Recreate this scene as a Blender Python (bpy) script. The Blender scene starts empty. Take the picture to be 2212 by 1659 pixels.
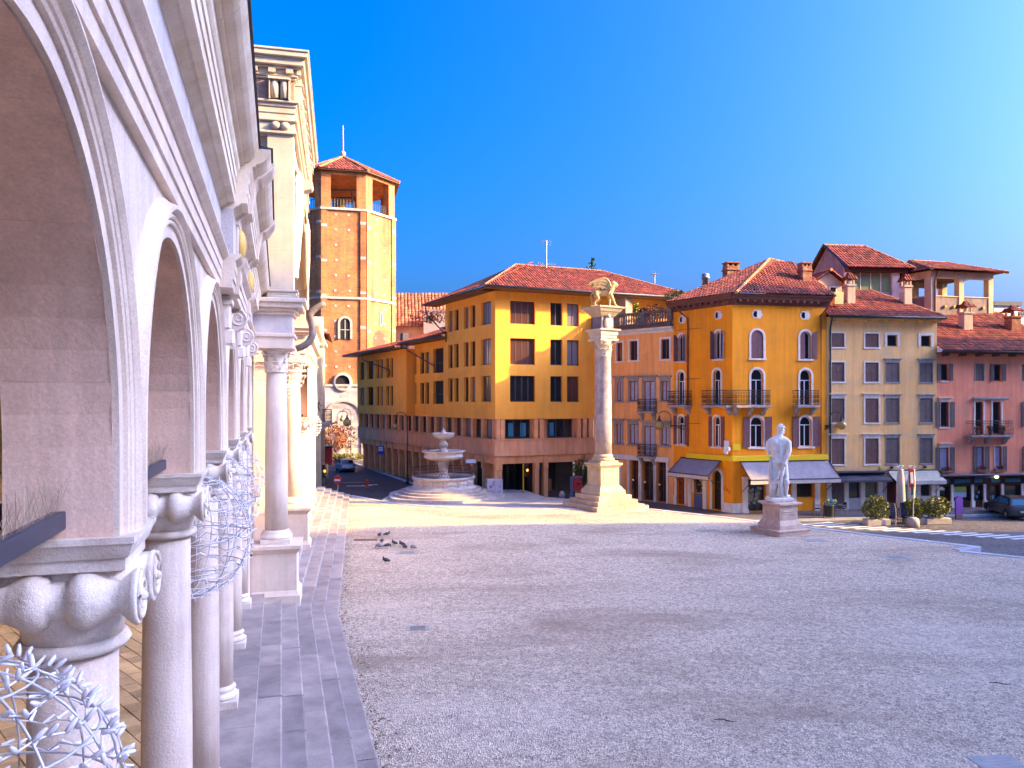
import bpy, math, random
from mathutils import Vector, Matrix
R = math.radians; PI = math.pi
sin, cos = math.sin, math.cos
random.seed(7)
SC = bpy.context.scene; COL = SC.collection
# ------------------------------------------------------------- camera, light, exposure
EYE = 7.2                      # metres above the gravel square
FPX = 1620.0                   # focal length for a picture 2212 wide
cam = bpy.data.objects.new('camera', bpy.data.cameras.new('camera')); COL.objects.link(cam)
cam.location = (0, 0, EYE); cam.rotation_euler = (R(90), 0, 0)
cam.data.sensor_width = 36; cam.data.lens = 36*FPX/2212
cam.data.shift_y = 38.5/2212; cam.data.clip_start = .1; cam.data.clip_end = 3000
SC.camera = cam
SUN_EL = R(25.0); SUN_H = Vector((1, -.14)).normalized()     # horizontal direction towards the sun
S = Vector((SUN_H.x*cos(SUN_EL), SUN_H.y*cos(SUN_EL), sin(SUN_EL)))
W = bpy.data.worlds.new('World'); SC.world = W; W.use_nodes = True
nt = W.node_tree; bg = nt.nodes['Background']
sky = nt.nodes.new('ShaderNodeTexSky'); sky.sky_type = 'NISHITA'; sky.sun_disc = False
sky.sun_elevation = SUN_EL; sky.sun_rotation = math.atan2(S.x, S.y)
sky.altitude = 100; sky.air_density = .75; sky.dust_density = 10; sky.ozone_density = 10
hs = nt.nodes.new('ShaderNodeHueSaturation'); hs.inputs['Saturation'].default_value = 1.24; hs.inputs['Hue'].default_value = .498
gm = nt.nodes.new('ShaderNodeGamma'); gm.inputs[1].default_value = 1.12      # one even tone curve for the whole sky
vm = nt.nodes.new('ShaderNodeVectorMath'); vm.operation = 'MULTIPLY'; vm.inputs[1].default_value = (1.02, .815, .80)
nt.links.new(sky.outputs[0], hs.inputs['Color']); nt.links.new(hs.outputs[0], gm.inputs[0]); nt.links.new(gm.outputs[0], vm.inputs[0]); nt.links.new(vm.outputs[0], bg.inputs[0])
bg.inputs[1].default_value = .15
sun = bpy.data.objects.new('sun', bpy.data.lights.new('sun', 'SUN')); COL.objects.link(sun)
sun.data.energy = 3.3; sun.data.angle = R(.5); sun.data.color = (1, .66, .13)
sun.rotation_euler = S.to_track_quat('Z', 'Y').to_euler()
SC.view_settings.view_transform = 'Standard'; SC.view_settings.look = 'None'
SC.view_settings.exposure = 2.35; SC.view_settings.gamma = 1; SC.view_settings.use_curve_mapping = False
# ------------------------------------------------------------- pixel <-> world helpers (2212 x 1659 picture)
def P(x, y, Y): return Vector(((x-1106)/FPX*Y, Y, EYE-(y-868)/FPX*Y))
def zs(X, Y):                   # street height
    t = max(0, min(1, (47-Y)/11)) if X > 6 else 0
    return -.7+.5*t
def G(x, y, z=0.0):
    Y = (EYE-z)*FPX/(y-868); return Vector(((x-1106)/FPX*Y, Y, z))
def GS(x, y, up=0.0):
    z = -.6
    for _ in range(8):
        p = G(x, y, z+up); z = zs(p.x, p.y)
    return Vector((p.x, p.y, z+up))
class Frame:                    # a facade: s along it, d out of it, z up
    def __init__(s, ox, oy, t):
        s.o = Vector((ox, oy)); s.t = t; s.U = Vector((cos(t), sin(t))); s.N = Vector((sin(t), -cos(t)))
    def w(s, a, d=0, z=0):
        p = s.o+s.U*a+s.N*d; return Vector((p.x, p.y, z))
    def s_at(s, x, d=0):        # s seen at picture column x
        r = (x-1106)/FPX; o = s.o+s.N*d
        return (r*o.y-o.x)/(s.U.x-r*s.U.y)
    def z_at(s, x, y, d=0):
        p = s.w(s.s_at(x, d), d); return EYE-(y-868)/FPX*p.y
# ------------------------------------------------------------- materials
def lin(c):
    return tuple(c)+(1,)
class NB:
    def __init__(s, name):
        s.m = bpy.data.materials.new(name); s.m.use_nodes = True; s.t = s.m.node_tree
        s.b = s.t.nodes['Principled BSDF']
    def n(s, k, **kw):
        a = s.t.nodes.new('ShaderNode'+k)
        for q, v in kw.items():
            if q in a.inputs: a.inputs[q].default_value = v
            else: setattr(a, q, v)
        return a
    def l(s, a, b): s.t.links.new(a, b)
    def mix(s, fac, a, b, mode='MIX'):
        m = s.t.nodes.new('ShaderNodeMix'); m.data_type = 'RGBA'; m.blend_type = mode
        for i, v in ((0, fac), (6, a), (7, b)):
            if hasattr(v, 'links'): s.l(v, m.inputs[i])
            else: m.inputs[i].default_value = v
        return m.outputs[2]
    def ramp(s, v, p0, c0, p1, c1):
        r = s.t.nodes.new('ShaderNodeValToRGB'); e = r.color_ramp.elements
        e[0].position = p0; e[0].color = c0; e[1].position = p1; e[1].color = c1
        s.l(v, r.inputs[0]); return r.outputs[0]
MATS = {}
def pm(name, col, col2=None, scale=2.0, rough=.8, bump=.15, bscale=25.0, streak=0.0, rnd=0.0, tint=False, metal=0.0,
       fine=0.12, blot=None, blot_scale=.6, blot_amt=.5, spec=.35, obj=False, emit=None):
    if name in MATS: return MATS[name]
    k = NB(name); col2 = col2 or tuple(c*.78 for c in col)
    if obj:
        tc = k.n('TexCoord'); pos = tc.outputs['Object']
    else:
        g = k.n('NewGeometry'); pos = g.outputs['Position']
    no = k.n('TexNoise', Scale=scale, Detail=7, Roughness=.62); k.l(pos, no.inputs['Vector'])
    c = k.mix(k.ramp(no.outputs[0], .34, (0, 0, 0, 1), .68, (1, 1, 1, 1)), lin(col), lin(col2))
    if blot:
        n2 = k.n('TexNoise', Scale=blot_scale, Detail=5, Roughness=.6); k.l(pos, n2.inputs['Vector'])
        f = k.ramp(n2.outputs[0], .5, (0, 0, 0, 1), .72, (blot_amt,)*3+(1,))
        c = k.mix(f, c, lin(blot))
    if streak:
        mp = k.n('Mapping'); mp.inputs['Scale'].default_value = (3.5, 3.5, .22); k.l(pos, mp.inputs['Vector'])
        n3 = k.n('TexNoise', Scale=1.0, Detail=6, Roughness=.7); k.l(mp.outputs[0], n3.inputs['Vector'])
        v = 1-streak
        c = k.mix(1.0, c, k.ramp(n3.outputs[0], .42, (1, 1, 1, 1), .75, (v, v, v*.97, 1)), 'MULTIPLY')
    if fine:
        n4 = k.n('TexNoise', Scale=bscale*2.2, Detail=3, Roughness=.7); k.l(pos, n4.inputs['Vector'])
        a, b = 1-fine, 1+fine
        c = k.mix(1.0, c, k.ramp(n4.outputs[0], .3, (a, a, a, 1), .7, (b, b, b, 1)), 'MULTIPLY')
    if rnd:
        oi = k.n('ObjectInfo'); c = k.mix(1.0, c, k.ramp(oi.outputs['Random'], 0, (1-rnd, 1-rnd, 1-rnd*.9, 1), 1, (1+rnd, 1+rnd*.95, 1+rnd*.8, 1)), 'MULTIPLY')
    if tint:
        at = k.n('Attribute'); at.attribute_name = 'tint'; c = k.mix(1.0, c, at.outputs['Color'], 'MULTIPLY')
    k.l(c, k.b.inputs['Base Color'])
    k.b.inputs['Roughness'].default_value = rough; k.b.inputs['Metallic'].default_value = metal
    k.b.inputs['Specular IOR Level'].default_value = spec
    if bump:
        n5 = k.n('TexNoise', Scale=bscale, Detail=6, Roughness=.65); k.l(pos, n5.inputs['Vector'])
        bp = k.n('Bump', Strength=bump, Distance=.04); k.l(n5.outputs[0], bp.inputs['Height']); k.l(bp.outputs[0], k.b.inputs['Normal'])
    if emit:
        k.b.inputs['Emission Color'].default_value = lin(emit[0]); k.b.inputs['Emission Strength'].default_value = emit[1]
    MATS[name] = k.m; return k.m
def plain(name, col, rough=.5, metal=0.0, spec=.5):
    if name in MATS: return MATS[name]
    k = NB(name)
    g = k.n('NewGeometry'); no = k.n('TexNoise', Scale=9, Detail=5, Roughness=.6); k.l(g.outputs['Position'], no.inputs['Vector'])
    c = k.mix(k.ramp(no.outputs[0], .35, (0, 0, 0, 1), .7, (1, 1, 1, 1)), lin(col), lin(tuple(q*.84 for q in col)))
    k.l(c, k.b.inputs['Base Color']); k.b.inputs['Roughness'].default_value = rough
    k.b.inputs['Metallic'].default_value = metal; k.b.inputs['Specular IOR Level'].default_value = spec
    MATS[name] = k.m; return k.m
# ------------------------------------------------------------- mesh builder
class MB:
    def __init__(s): s.v = []; s.f = []; s.sm = []; s.tn = []; s.cur = None; s.smooth = False
    def face(s, pts):
        i = len(s.v); s.v += [tuple(p) for p in pts]; s.f.append(tuple(range(i, i+len(pts)))); s.sm.append(s.smooth); s.tn.append(s.cur)
    def idx(s, pts, faces):
        i = len(s.v); s.v += [tuple(p) for p in pts]
        for f in faces: s.f.append(tuple(i+q for q in f)); s.sm.append(s.smooth); s.tn.append(s.cur)
    def box(s, x0, x1, y0, y1, z0, z1):
        p = [(x0,y0,z0),(x1,y0,z0),(x1,y1,z0),(x0,y1,z0),(x0,y0,z1),(x1,y0,z1),(x1,y1,z1),(x0,y1,z1)]
        s.idx(p, [(0,3,2,1),(4,5,6,7),(0,1,5,4),(1,2,6,5),(2,3,7,6),(3,0,4,7)]); return s
    def bbox(s, x0, x1, y0, y1, z0, z1, c=.01):       # box with chamfered edges
        lo = (x0, y0, z0); hi = (x1, y1, z1); V = {}; pts = []
        for a in (0, 1):
            for b in (0, 1):
                for d in (0, 1):
                    k = (a, b, d)
                    for ax in range(3):
                        q = []
                        for i in range(3):
                            e = hi[i] if k[i] else lo[i]
                            if i != ax: e += -c if k[i] else c
                            q.append(e)
                        V[k, ax] = len(pts); pts.append(q)
        F = []
        for ax in range(3):
            u, w = [(1, 2), (2, 0), (0, 1)][ax]
            for sd in (0, 1):
                def K(a, b):
                    k = [0, 0, 0]; k[ax] = sd; k[u] = a; k[w] = b; return V[tuple(k), ax]
                q = (K(0,0), K(1,0), K(1,1), K(0,1)); F.append(q if sd else q[::-1])
        for ax in range(3):
            u, w = [(1, 2), (2, 0), (0, 1)][ax]
            for a in (0, 1):
                for b in (0, 1):
                    def K2(e, al):
                        k = [0, 0, 0]; k[ax] = e; k[u] = a; k[w] = b; return V[tuple(k), al]
                    q = (K2(0, u), K2(1, u), K2(1, w), K2(0, w)); F.append(q if a == b else q[::-1])
        for k in [(a, b, d) for a in (0, 1) for b in (0, 1) for d in (0, 1)]:
            q = (V[k, 0], V[k, 1], V[k, 2]); F.append(q if sum(k) % 2 == 1 else q[::-1])
        s.idx(pts, F); return s
    def prism(s, poly, h0, h1, ax='z'):               # poly 2d extruded; ax = axis of extrusion ('y': poly is x,z ; 'x': poly is y,z)
        n = len(poly)
        mk = {'z': lambda p, h: (p[0], p[1], h), 'y': lambda p, h: (p[0], h, p[1]), 'x': lambda p, h: (h, p[0], p[1])}[ax]
        pts = [mk(p, h0) for p in poly]+[mk(p, h1) for p in poly]
        s.idx(pts, [tuple(range(n))[::-1], tuple(range(n, 2*n))]+[(i, (i+1) % n, n+(i+1) % n, n+i) for i in range(n)]); return s
    def lathe(s, prof, n=24, c=(0, 0, 0), cap=True, axis='z', sx=1.0, sy=1.0, ph=0.0):
        pts = []
        for r, z in prof:
            for i in range(n):
                a = 2*PI*i/n+ph; q = (r*cos(a)*sx, r*sin(a)*sy, z)
                if axis == 'y': q = (q[0], q[2], q[1])
                if axis == 'x': q = (q[2], q[0], q[1])
                pts.append((q[0]+c[0], q[1]+c[1], q[2]+c[2]))
        F = [(j*n+i, j*n+(i+1) % n, (j+1)*n+(i+1) % n, (j+1)*n+i) for j in range(len(prof)-1) for i in range(n)]
        if axis == 'y': F = [f[::-1] for f in F]
        s.idx(pts, F)
        if cap:
            m = len(prof)-1; k = len(s.v)-len(pts); fl = axis == 'y'
            for ring, rev in ((0, True), (m, False)):
                q = tuple(k+ring*n+i for i in range(n)); s.f.append(q[::-1] if rev != fl else q); s.sm.append(False); s.tn.append(s.cur)
        return s
    def tube(s, path, r, n=6, closed=False):
        path = [Vector(p) for p in path]; m = len(path); rings = []
        for i, p in enumerate(path):
            a = path[(i-1) % m] if (closed or i) else p; b = path[(i+1) % m] if (closed or i < m-1) else p
            t = (b-a).normalized(); u = t.cross(Vector((0, 0, 1)))
            if u.length < .05: u = t.cross(Vector((1, 0, 0)))
            u.normalize(); w = u.cross(t); rr = r[i] if isinstance(r, (list, tuple)) else r
            rings += [tuple(p+(u*cos(2*PI*j/n)+w*sin(2*PI*j/n))*rr) for j in range(n)]
        F = []
        for i in range(m if closed else m-1):
            i2 = (i+1) % m
            F += [(i*n+j, i2*n+j, i2*n+(j+1) % n, i*n+(j+1) % n) for j in range(n)]
        if not closed: F += [tuple(range(n)), tuple(range((m-1)*n, m*n))[::-1]]
        s.idx(rings, F); return s
    def ball(s, c, r, n=10, m=6, sc=(1, 1, 1)):
        prof = [(r*sin(PI*j/m)+1e-4, -r*cos(PI*j/m)) for j in range(m+1)]
        pts = []
        for q, z in prof:
            for i in range(n):
                a = 2*PI*i/n; pts.append((c[0]+q*cos(a)*sc[0], c[1]+q*sin(a)*sc[1], c[2]+z*sc[2]))
        s.idx(pts, [(j*n+i, j*n+(i+1) % n, (j+1)*n+(i+1) % n, (j+1)*n+i) for j in range(m) for i in range(n)]); return s
    def xf(s, M, start=0):
        for i in range(start, len(s.v)): s.v[i] = tuple(M @ Vector(s.v[i]))
        return s
    def mesh(s, name, mat):
        me = bpy.data.meshes.new(name); me.from_pydata(s.v, [], s.f)
        me.polygons.foreach_set('use_smooth', s.sm)
        if any(t is not None for t in s.tn):
            at = me.attributes.new('tint', 'FLOAT_COLOR', 'FACE')
            q = []
            for t in s.tn: q += list(t or (1, 1, 1))+[1]
            at.data.foreach_set('color', q)
        if mat: me.materials.append(mat)
        return me
KIDS = {}
def reg(o, parent):
    o.parent = parent; KIDS.setdefault(parent.name, []).append(o)
def obj(name, me, parent=None, loc=(0, 0, 0), rz=0.0, kind=None, label=None):
    o = bpy.data.objects.new(name, me); COL.objects.link(o)
    o.location = loc; o.rotation_euler = (0, 0, rz)
    if parent: reg(o, parent)
    if kind: o['kind'] = kind
    if label: o['label'] = label
    return o
def part(name, mb, mat, parent=None, loc=(0, 0, 0), rz=0.0, kind=None, label=None):
    return obj(name, mb.mesh(name, mat), parent, loc, rz, kind, label)
def thing(name, label, cat, loc=(0, 0, 0), rz=0.0, group=None, mb=None, mat=None):
    o = bpy.data.objects.new(name, mb.mesh(name, mat) if mb else None); COL.objects.link(o)
    o.location = loc; o.rotation_euler = (0, 0, rz); o['label'] = label; o['category'] = cat
    if group: o['group'] = group
    return o
def kids(o): return KIDS.get(o.name, [])
def dup(o, loc, rz, label, parent=None):
    c = o.copy(); COL.objects.link(c)
    if parent: reg(c, parent)
    else: c.location = loc; c.rotation_euler = (0, 0, rz); c['label'] = label
    for ch in list(kids(o)): dup(ch, None, 0, None, c)
    return c
def rel(root, p): p = Vector(p); return p-Vector(root.location)
def bez(p0, p1, p2, n=10):
    p0, p1, p2 = Vector(p0), Vector(p1), Vector(p2)
    return [p0*(1-t)**2+p1*2*t*(1-t)+p2*t*t for t in [i/n for i in range(n+1)]]
def text(s, size, name, mat, parent, loc, rot, label=None):
    cu = bpy.data.curves.new(name, 'FONT'); cu.body = s; cu.size = size; cu.align_x = 'CENTER'; cu.align_y = 'CENTER'; cu.extrude = .004
    cu.materials.append(mat)
    tmp = bpy.data.objects.new('tmp', cu); COL.objects.link(tmp); me = bpy.data.meshes.new_from_object(tmp.evaluated_get(bpy.context.evaluated_depsgraph_get())); bpy.data.objects.remove(tmp)
    o = bpy.data.objects.new(name, me); COL.objects.link(o); reg(o, parent); o.location = loc; o.rotation_euler = rot
    return o
def arc(cx, cz, r, a0, a1, n): return [(cx+r*cos(a0+(a1-a0)*i/n), cz+r*sin(a0+(a1-a0)*i/n)) for i in range(n+1)]
def wall(mb, x0, x1, z0, z1, ops, y=0.0, dep=.25, back=False, reveal=True):
    """wall sheet facing -y with openings (a, b, c, d, arched)"""
    xs = sorted({x0, x1, *[round(o[i], 4) for o in ops for i in (0, 1)]}); zz = sorted({z0, z1, *[round(o[i], 4) for o in ops for i in (2, 3)]})
    xs = [x for x in xs if x0 <= x <= x1]; zz = [z for z in zz if z0 <= z <= z1]
    for i in range(len(xs)-1):
        for j in range(len(zz)-1):
            cx, cz = (xs[i]+xs[i+1])/2, (zz[j]+zz[j+1])/2
            if any(o[0] < cx < o[1] and o[2] < cz < o[3] for o in ops): continue
            q = [(xs[i], y, zz[j]), (xs[i+1], y, zz[j]), (xs[i+1], y, zz[j+1]), (xs[i], y, zz[j+1])]
            mb.face(q)
            if back: mb.face([(p[0], y+dep, p[2]) for p in q[::-1]])
    for o in ops:
        a, b, c, d = o[:4]; ar = len(o) > 4 and o[4]
        e = d
        if ar:
            r = (b-a)/2; e = d-r; N = 16; pts = arc((a+b)/2, e, r, PI, 0, N)
            for i in range(N):
                p, q = pts[i], pts[i+1]
                mb.face([(p[0], y, p[1]), (q[0], y, q[1]), (q[0], y, d), (p[0], y, d)])
                if back: mb.face([(p[0], y+dep, d), (q[0], y+dep, d), (q[0], y+dep, q[1]), (p[0], y+dep, p[1])])
                if not reveal: continue
                sv = mb.smooth; mb.smooth = True
                mb.face([(p[0], y, p[1]), (p[0], y+dep, p[1]), (q[0], y+dep, q[1]), (q[0], y, q[1])]); mb.smooth = sv
        if not reveal: continue
        if not ar: mb.face([(a, y, d), (a, y+dep, d), (b, y+dep, d), (b, y, d)])
        mb.face([(a, y, c), (a, y+dep, c), (a, y+dep, e), (a, y, e)])
        mb.face([(b, y, e), (b, y+dep, e), (b, y+dep, c), (b, y, c)])
        if c > z0+.01: mb.face([(a, y+dep, c), (a, y, c), (b, y, c), (b, y+dep, c)])
    return mb
# sweep a closed (d, z) profile from s0 to s1 in local facade coordinates (y = -d)
def mould(mb, prof, s0, s1):
    n = len(prof); pts = [(s0, -d, z) for d, z in prof]+[(s1, -d, z) for d, z in prof]
    mb.idx(pts, [tuple(range(n))[::-1], tuple(range(n, 2*n))]+[(i, (i+1) % n, n+(i+1) % n, n+i) for i in range(n)]); return mb
# a square moulded ring (profile (half width, z)) for pedestals, plinths and abaci
def sqlathe(mb, prof, c=(0, 0, 0), sx=1.0, sy=1.0):
    q = [(r*math.sqrt(2), z) for r, z in prof]; return mb.lathe(q, 4, c, True, 'z', sx, sy, PI/4)
# barrel tiled roof slope: eave e0->e1, top r0->r1 (all Vectors)
def tiles(mb, e0, e1, r0, r1, w=.24, l=.42, thick=.07, hue=0.0):
    e0, e1, r0, r1 = map(Vector, (e0, e1, r0, r1)); ex = (e1-e0); L = ex.length; ex.normalize()
    nrm = ex.cross(((r0+r1)/2-(e0+e1)/2)); nrm.normalize()
    if nrm.z < 0: nrm = -nrm
    ev = nrm.cross(ex); ev.normalize()
    if ev.z < 0: ev = -ev
    H = (r0-e0).dot(ev); xa = (r0-e0).dot(ex); xb = (r1-e0).dot(ex)
    rows = max(1, int(H/l)); l = H/rows
    def pt(x, v, h): return e0+ex*x+ev*v+nrm*h
    mb.cur = (.55, .5, .5); mb.face([e0, e1, r1, r0] if (r1-r0).length > .01 else [e0, e1, r0])
    for j in range(rows):
        v0, v1 = j*l-.03, (j+1)*l+.02; f = (j+.5)/rows
        xl = xa*f; xr = L+(xb-L)*f; n = int((xr-xl)/w)
        for i in range(n+1):
            x = xl+(i+.5)*w+random.uniform(-.012, .012)
            if x > xr: break
            g = random.random()
            if g < .12: t = random.uniform(1.25, 1.7); c = (t, t*1.02, t*.95)
            elif g < .3: t = random.uniform(.45, .75); c = (t, t*1.0, t*1.0)
            else: t = random.uniform(.75, 1.25); c = (t, t*random.uniform(.8, 1.1), t*random.uniform(.75, 1.1))
            mb.cur = c; up = thick+random.uniform(0, .015)
            A = [(-w*.46, .012), (-w*.22, up), (w*.22, up), (w*.46, .012)]
            p0 = [pt(x+a, v0, h+.03) for a, h in A]; p1 = [pt(x+a*.85, v1, h) for a, h in A]
            mb.idx(p0+p1, [(0, 1, 5, 4), (1, 2, 6, 5), (2, 3, 7, 6), (3, 2, 1, 0)])
    mb.cur = None
    return mb
def ridge(mb, a, b, r=.13, step=.45):
    a, b = Vector(a), Vector(b); n = max(1, int((b-a).length/step))
    for i in range(n):
        p, q = a.lerp(b, i/n), a.lerp(b, (i+1.08)/n); t = random.uniform(.8, 1.2); mb.cur = (t, t, t)
        mb.tube([p, q], [r, r*.86], 8)
    mb.cur = None; return mb
def leaves(mb, c, rad, n, size, rnd, hollow=.35, up=.3):
    for _ in range(n):
        while True:
            q = Vector((rnd.uniform(-1, 1), rnd.uniform(-1, 1), rnd.uniform(-1, 1)))
            if hollow < q.length < 1: break
        p = Vector((c[0]+q.x*rad[0], c[1]+q.y*rad[1], c[2]+q.z*rad[2]))
        a = Vector((rnd.gauss(0, 1), rnd.gauss(0, 1), rnd.gauss(0, 1)+up)).normalized(); b = a.orthogonal().normalized()
        b = (b*rnd.uniform(-1, 1)+a.cross(b)*rnd.uniform(-1, 1)).normalized(); e = a.cross(b); z = size*rnd.uniform(.6, 1.3)
        t = rnd.uniform(.6, 1.35); mb.cur = (t, t*rnd.uniform(.9, 1.1), t*rnd.uniform(.7, 1.1))
        mb.face([p-b*z, p-e*z*.45, p+b*z, p+e*z*.45])
    mb.cur = None; return mb
# ============================================================= materials used all over
STONE = pm('white_stone', (.80, .65, .53), (.69, .54, .42), 1.6, .7, .25, 30, streak=.18, blot=(.40, .30, .25), blot_scale=1.1, blot_amt=.30)
STONE2 = pm('istrian_stone', (.88, .75, .66), (.76, .62, .54), 2.2, .65, .3, 40, streak=.12, blot=(.36, .30, .27), blot_scale=1.8, blot_amt=.3)
CORN = pm('cornice_stone', (.84, .72, .57), (.70, .55, .40), 1.2, .7, .25, 30, streak=.1, blot=(.50, .33, .13), blot_scale=1.6, blot_amt=.55)
INTRA = pm('old_plaster', (.88, .60, .46), (.70, .45, .33), .7, .9, .16, 22, streak=.28, rnd=.09, blot=(.58, .30, .21), blot_scale=.8, blot_amt=.6)
STEPM = pm('step_stone', (.42, .34, .30), (.26, .21, .19), 1.3, .75, .35, 35, rnd=.16, blot=(.48, .38, .31), blot_scale=2.4, blot_amt=.4)
DARK = plain('dark_void', (.012, .010, .010), .9)
IRON = plain('black_iron', (.022, .020, .022), .55)
WALLY = pm('ochre_plaster', (.52, .33, .10), (.42, .25, .07), 1.0, .9, .2, 20, streak=.15)
# ============================================================= street, square, steps
def gravel_mat():
    k = NB('gravel'); g = k.n('NewGeometry'); pos = g.outputs['Position']
    v = k.n('TexVoronoi', Scale=30.0); k.l(pos, v.inputs['Vector'])
    v2 = k.n('TexVoronoi', Scale=9.0); k.l(pos, v2.inputs['Vector'])
    n1 = k.n('TexNoise', Scale=.22, Detail=7, Roughness=.62, Distortion=.6); mp = k.n('Mapping'); mp.inputs['Scale'].default_value = (.55, 1.5, 1); k.l(pos, mp.inputs['Vector']); k.l(mp.outputs[0], n1.inputs['Vector'])
    n2 = k.n('TexNoise', Scale=1.1, Detail=6, Roughness=.65); k.l(pos, n2.inputs['Vector'])
    sep = k.n('SeparateColor'); k.l(v.outputs['Color'], sep.inputs[0])
    c = k.ramp(sep.outputs[0], .0, (.20, .145, .11, 1), 1, (.98, .78, .58, 1))
    sep2 = k.n('SeparateColor'); k.l(v2.outputs['Color'], sep2.inputs[0])
    c = k.mix(.40, c, k.ramp(sep2.outputs[1], .0, (.26, .19, .15, 1), 1, (.90, .70, .52, 1)))
    c = k.mix(k.ramp(n1.outputs[0], .50, (0, 0, 0, 1), .68, (.72, .72, .72, 1)), c, (.34, .225, .155, 1))
    c = k.mix(k.ramp(n2.outputs[0], .52, (0, 0, 0, 1), .76, (.42, .42, .42, 1)), c, (.38, .31, .26, 1))
    c = k.mix(k.ramp(n1.outputs[0], .28, (.35, .35, .35, 1), .46, (0, 0, 0, 1)), c, (.86, .69, .55, 1))
    k.l(c, k.b.inputs['Base Color']); k.b.inputs['Roughness'].default_value = .95; k.b.inputs['Specular IOR Level'].default_value = .15
    b1 = k.n('Bump', Strength=1.0, Distance=.04); k.l(v.outputs['Distance'], b1.inputs['Height'])
    b2 = k.n('Bump', Strength=.5, Distance=.12); k.l(n2.outputs[0], b2.inputs['Height']); k.l(b1.outputs[0], b2.inputs['Normal'])
    k.l(b2.outputs[0], k.b.inputs['Normal']); return k.m
def cobble_mat():
    k = NB('porphyry_setts'); g = k.n('NewGeometry'); pos = g.outputs['Position']
    v = k.n('TexVoronoi', Scale=6.5); v.inputs['Randomness'].default_value = .55; k.l(pos, v.inputs['Vector'])
    n = k.n('TexNoise', Scale=.5, Detail=6, Roughness=.6); k.l(pos, n.inputs['Vector'])
    sep = k.n('SeparateColor'); k.l(v.outputs['Color'], sep.inputs[0])
    c = k.ramp(sep.outputs[0], 0, (.10, .085, .09, 1), 1, (.21, .17, .165, 1))
    c = k.mix(k.ramp(v.outputs['Distance'], .38, (0, 0, 0, 1), .62, (1, 1, 1, 1)), c, (.03, .028, .03, 1))
    c = k.mix(k.ramp(n.outputs[0], .4, (0, 0, 0, 1), .7, (.5, .5, .5, 1)), c, (.12, .10, .10, 1))
    k.l(c, k.b.inputs['Base Color']); k.b.inputs['Roughness'].default_value = .6
    b = k.n('Bump', Strength=.6, Distance=.03); b.invert = True; k.l(v.outputs['Distance'], b.inputs['Height']); k.l(b.outputs[0], k.b.inputs['Normal'])
    return k.m
GRAVEL = gravel_mat(); SETTS = cobble_mat()
ASPH = pm('asphalt', (.085, .072, .078), (.06, .05, .056), .7, .85, .3, 60, blot=(.085, .078, .088), blot_scale=.35, blot_amt=.6)
PAVE = pm('pavement_stone', (.15, .12, .115), (.10, .078, .078), .9, .6, .25, 20, blot=(.05, .042, .045), blot_scale=.5, blot_amt=.6)
LPAVE = pm('pale_paving', (.46, .40, .36), (.36, .31, .28), .8, .8, .3, 25, blot=(.5, .47, .46), blot_scale=.7)
PAINT = pm('road_paint', (.78, .77, .75), (.55, .53, .52), 3, .7, .2, 30, blot=(.25, .23, .24), blot_scale=6, blot_amt=.5)
KERB = pm('kerb_stone', (.48, .47, .50), (.36, .35, .38), 2.0, .75, .25, 25, rnd=.10)
# street sheet (one mesh, fine near the square, out to the horizon)
mb = MB(); xs = [-700, -250, -100, -60, -30, -10, 0, 6, 8, 12, 20, 30, 40, 60, 110, 300, 700]; ys = [-700, -200, -60, -20, 10, 25, 33, 36, 38, 40, 42, 44, 46, 47, 50, 56, 70, 90, 120, 200, 400, 1200]
for i in range(len(xs)-1):
    for j in range(len(ys)-1):
        q = [(xs[i], ys[j]), (xs[i+1], ys[j]), (xs[i+1], ys[j+1]), (xs[i], ys[j+1])]
        mb.face([(x, y, zs(x, y)) for x, y in q])
part('ground', mb, ASPH, kind='structure')
# porphyry setts on the right-hand street
mb = MB(); X = [12.5, 16, 20, 24, 30, 45, 80]; YY = [20, 28, 33, 36, 38, 40, 42, 44, 46, 47, 51.5, 57]
for i in range(len(X)-1):
    for j in range(len(YY)-1):
        mb.face([(x, y, zs(x, y)+.004) for x, y in [(X[i], YY[j]), (X[i+1], YY[j]), (X[i+1], YY[j+1]), (X[i], YY[j+1])]])
part('sett_paving', mb, SETTS, kind='structure')
# gravel terrace
EDGE = [(27.5, 32), (23.7, 34.7), (21.6, 36.2), (23.2, 37.2), (19.9, 40.3), (17.2, 42.9), (14.9, 45.2), (9.3, 50.4), (3.5, 50.5), (-3.3, 51.0), (-5.3, 51.4), (-8.6, 53.5), (-9.9, 54.9), (-12.3, 57.6)]
poly = [(-45, -40), (27.5, -40)]+EDGE+[(-14.5, 61), (-45, 62)]
mb = MB(); n = len(poly); mb.face([(x, y, 0) for x, y in poly])
for i in range(n):
    a, b = poly[i], poly[(i+1) % n]; mb.face([(a[0], a[1], -1.2), (b[0], b[1], -1.2), (b[0], b[1], 0), (a[0], a[1], 0)])
part('gravel_square', mb, GRAVEL, kind='structure')
# kerb stones along the terrace edge, each a piece of the kerb
kerb = part('terrace_kerb', MB().box(27.5, 27.9, -40, 31.9, -.9, .03), KERB, kind='structure')
def kerb_run(a, b, w, zt, zb, L, parent, mat=KERB, name='kerb_stone', inset=.0):
    a, b = Vector(a), Vector(b); d = (b-a); n = max(1, round(d.length/L)); t = math.atan2(d.y, d.x); l = d.length/n
    for i in range(n):
        p = a+d*(i/n); m = MB().bbox(.004, l-.004, -w+inset, inset, zb, zt+random.uniform(-.006, .006), .012)
        part(name, m, mat, parent, (p.x, p.y, 0), t)
for a, b in zip(EDGE[:-1], EDGE[1:]):
    kerb_run(b, a, .42, .035, -.95, 1.25, kerb, inset=.08) if b[1] > a[1] else kerb_run(a, b, -.42, .035, -.95, 1.25, kerb, inset=-.34)
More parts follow.
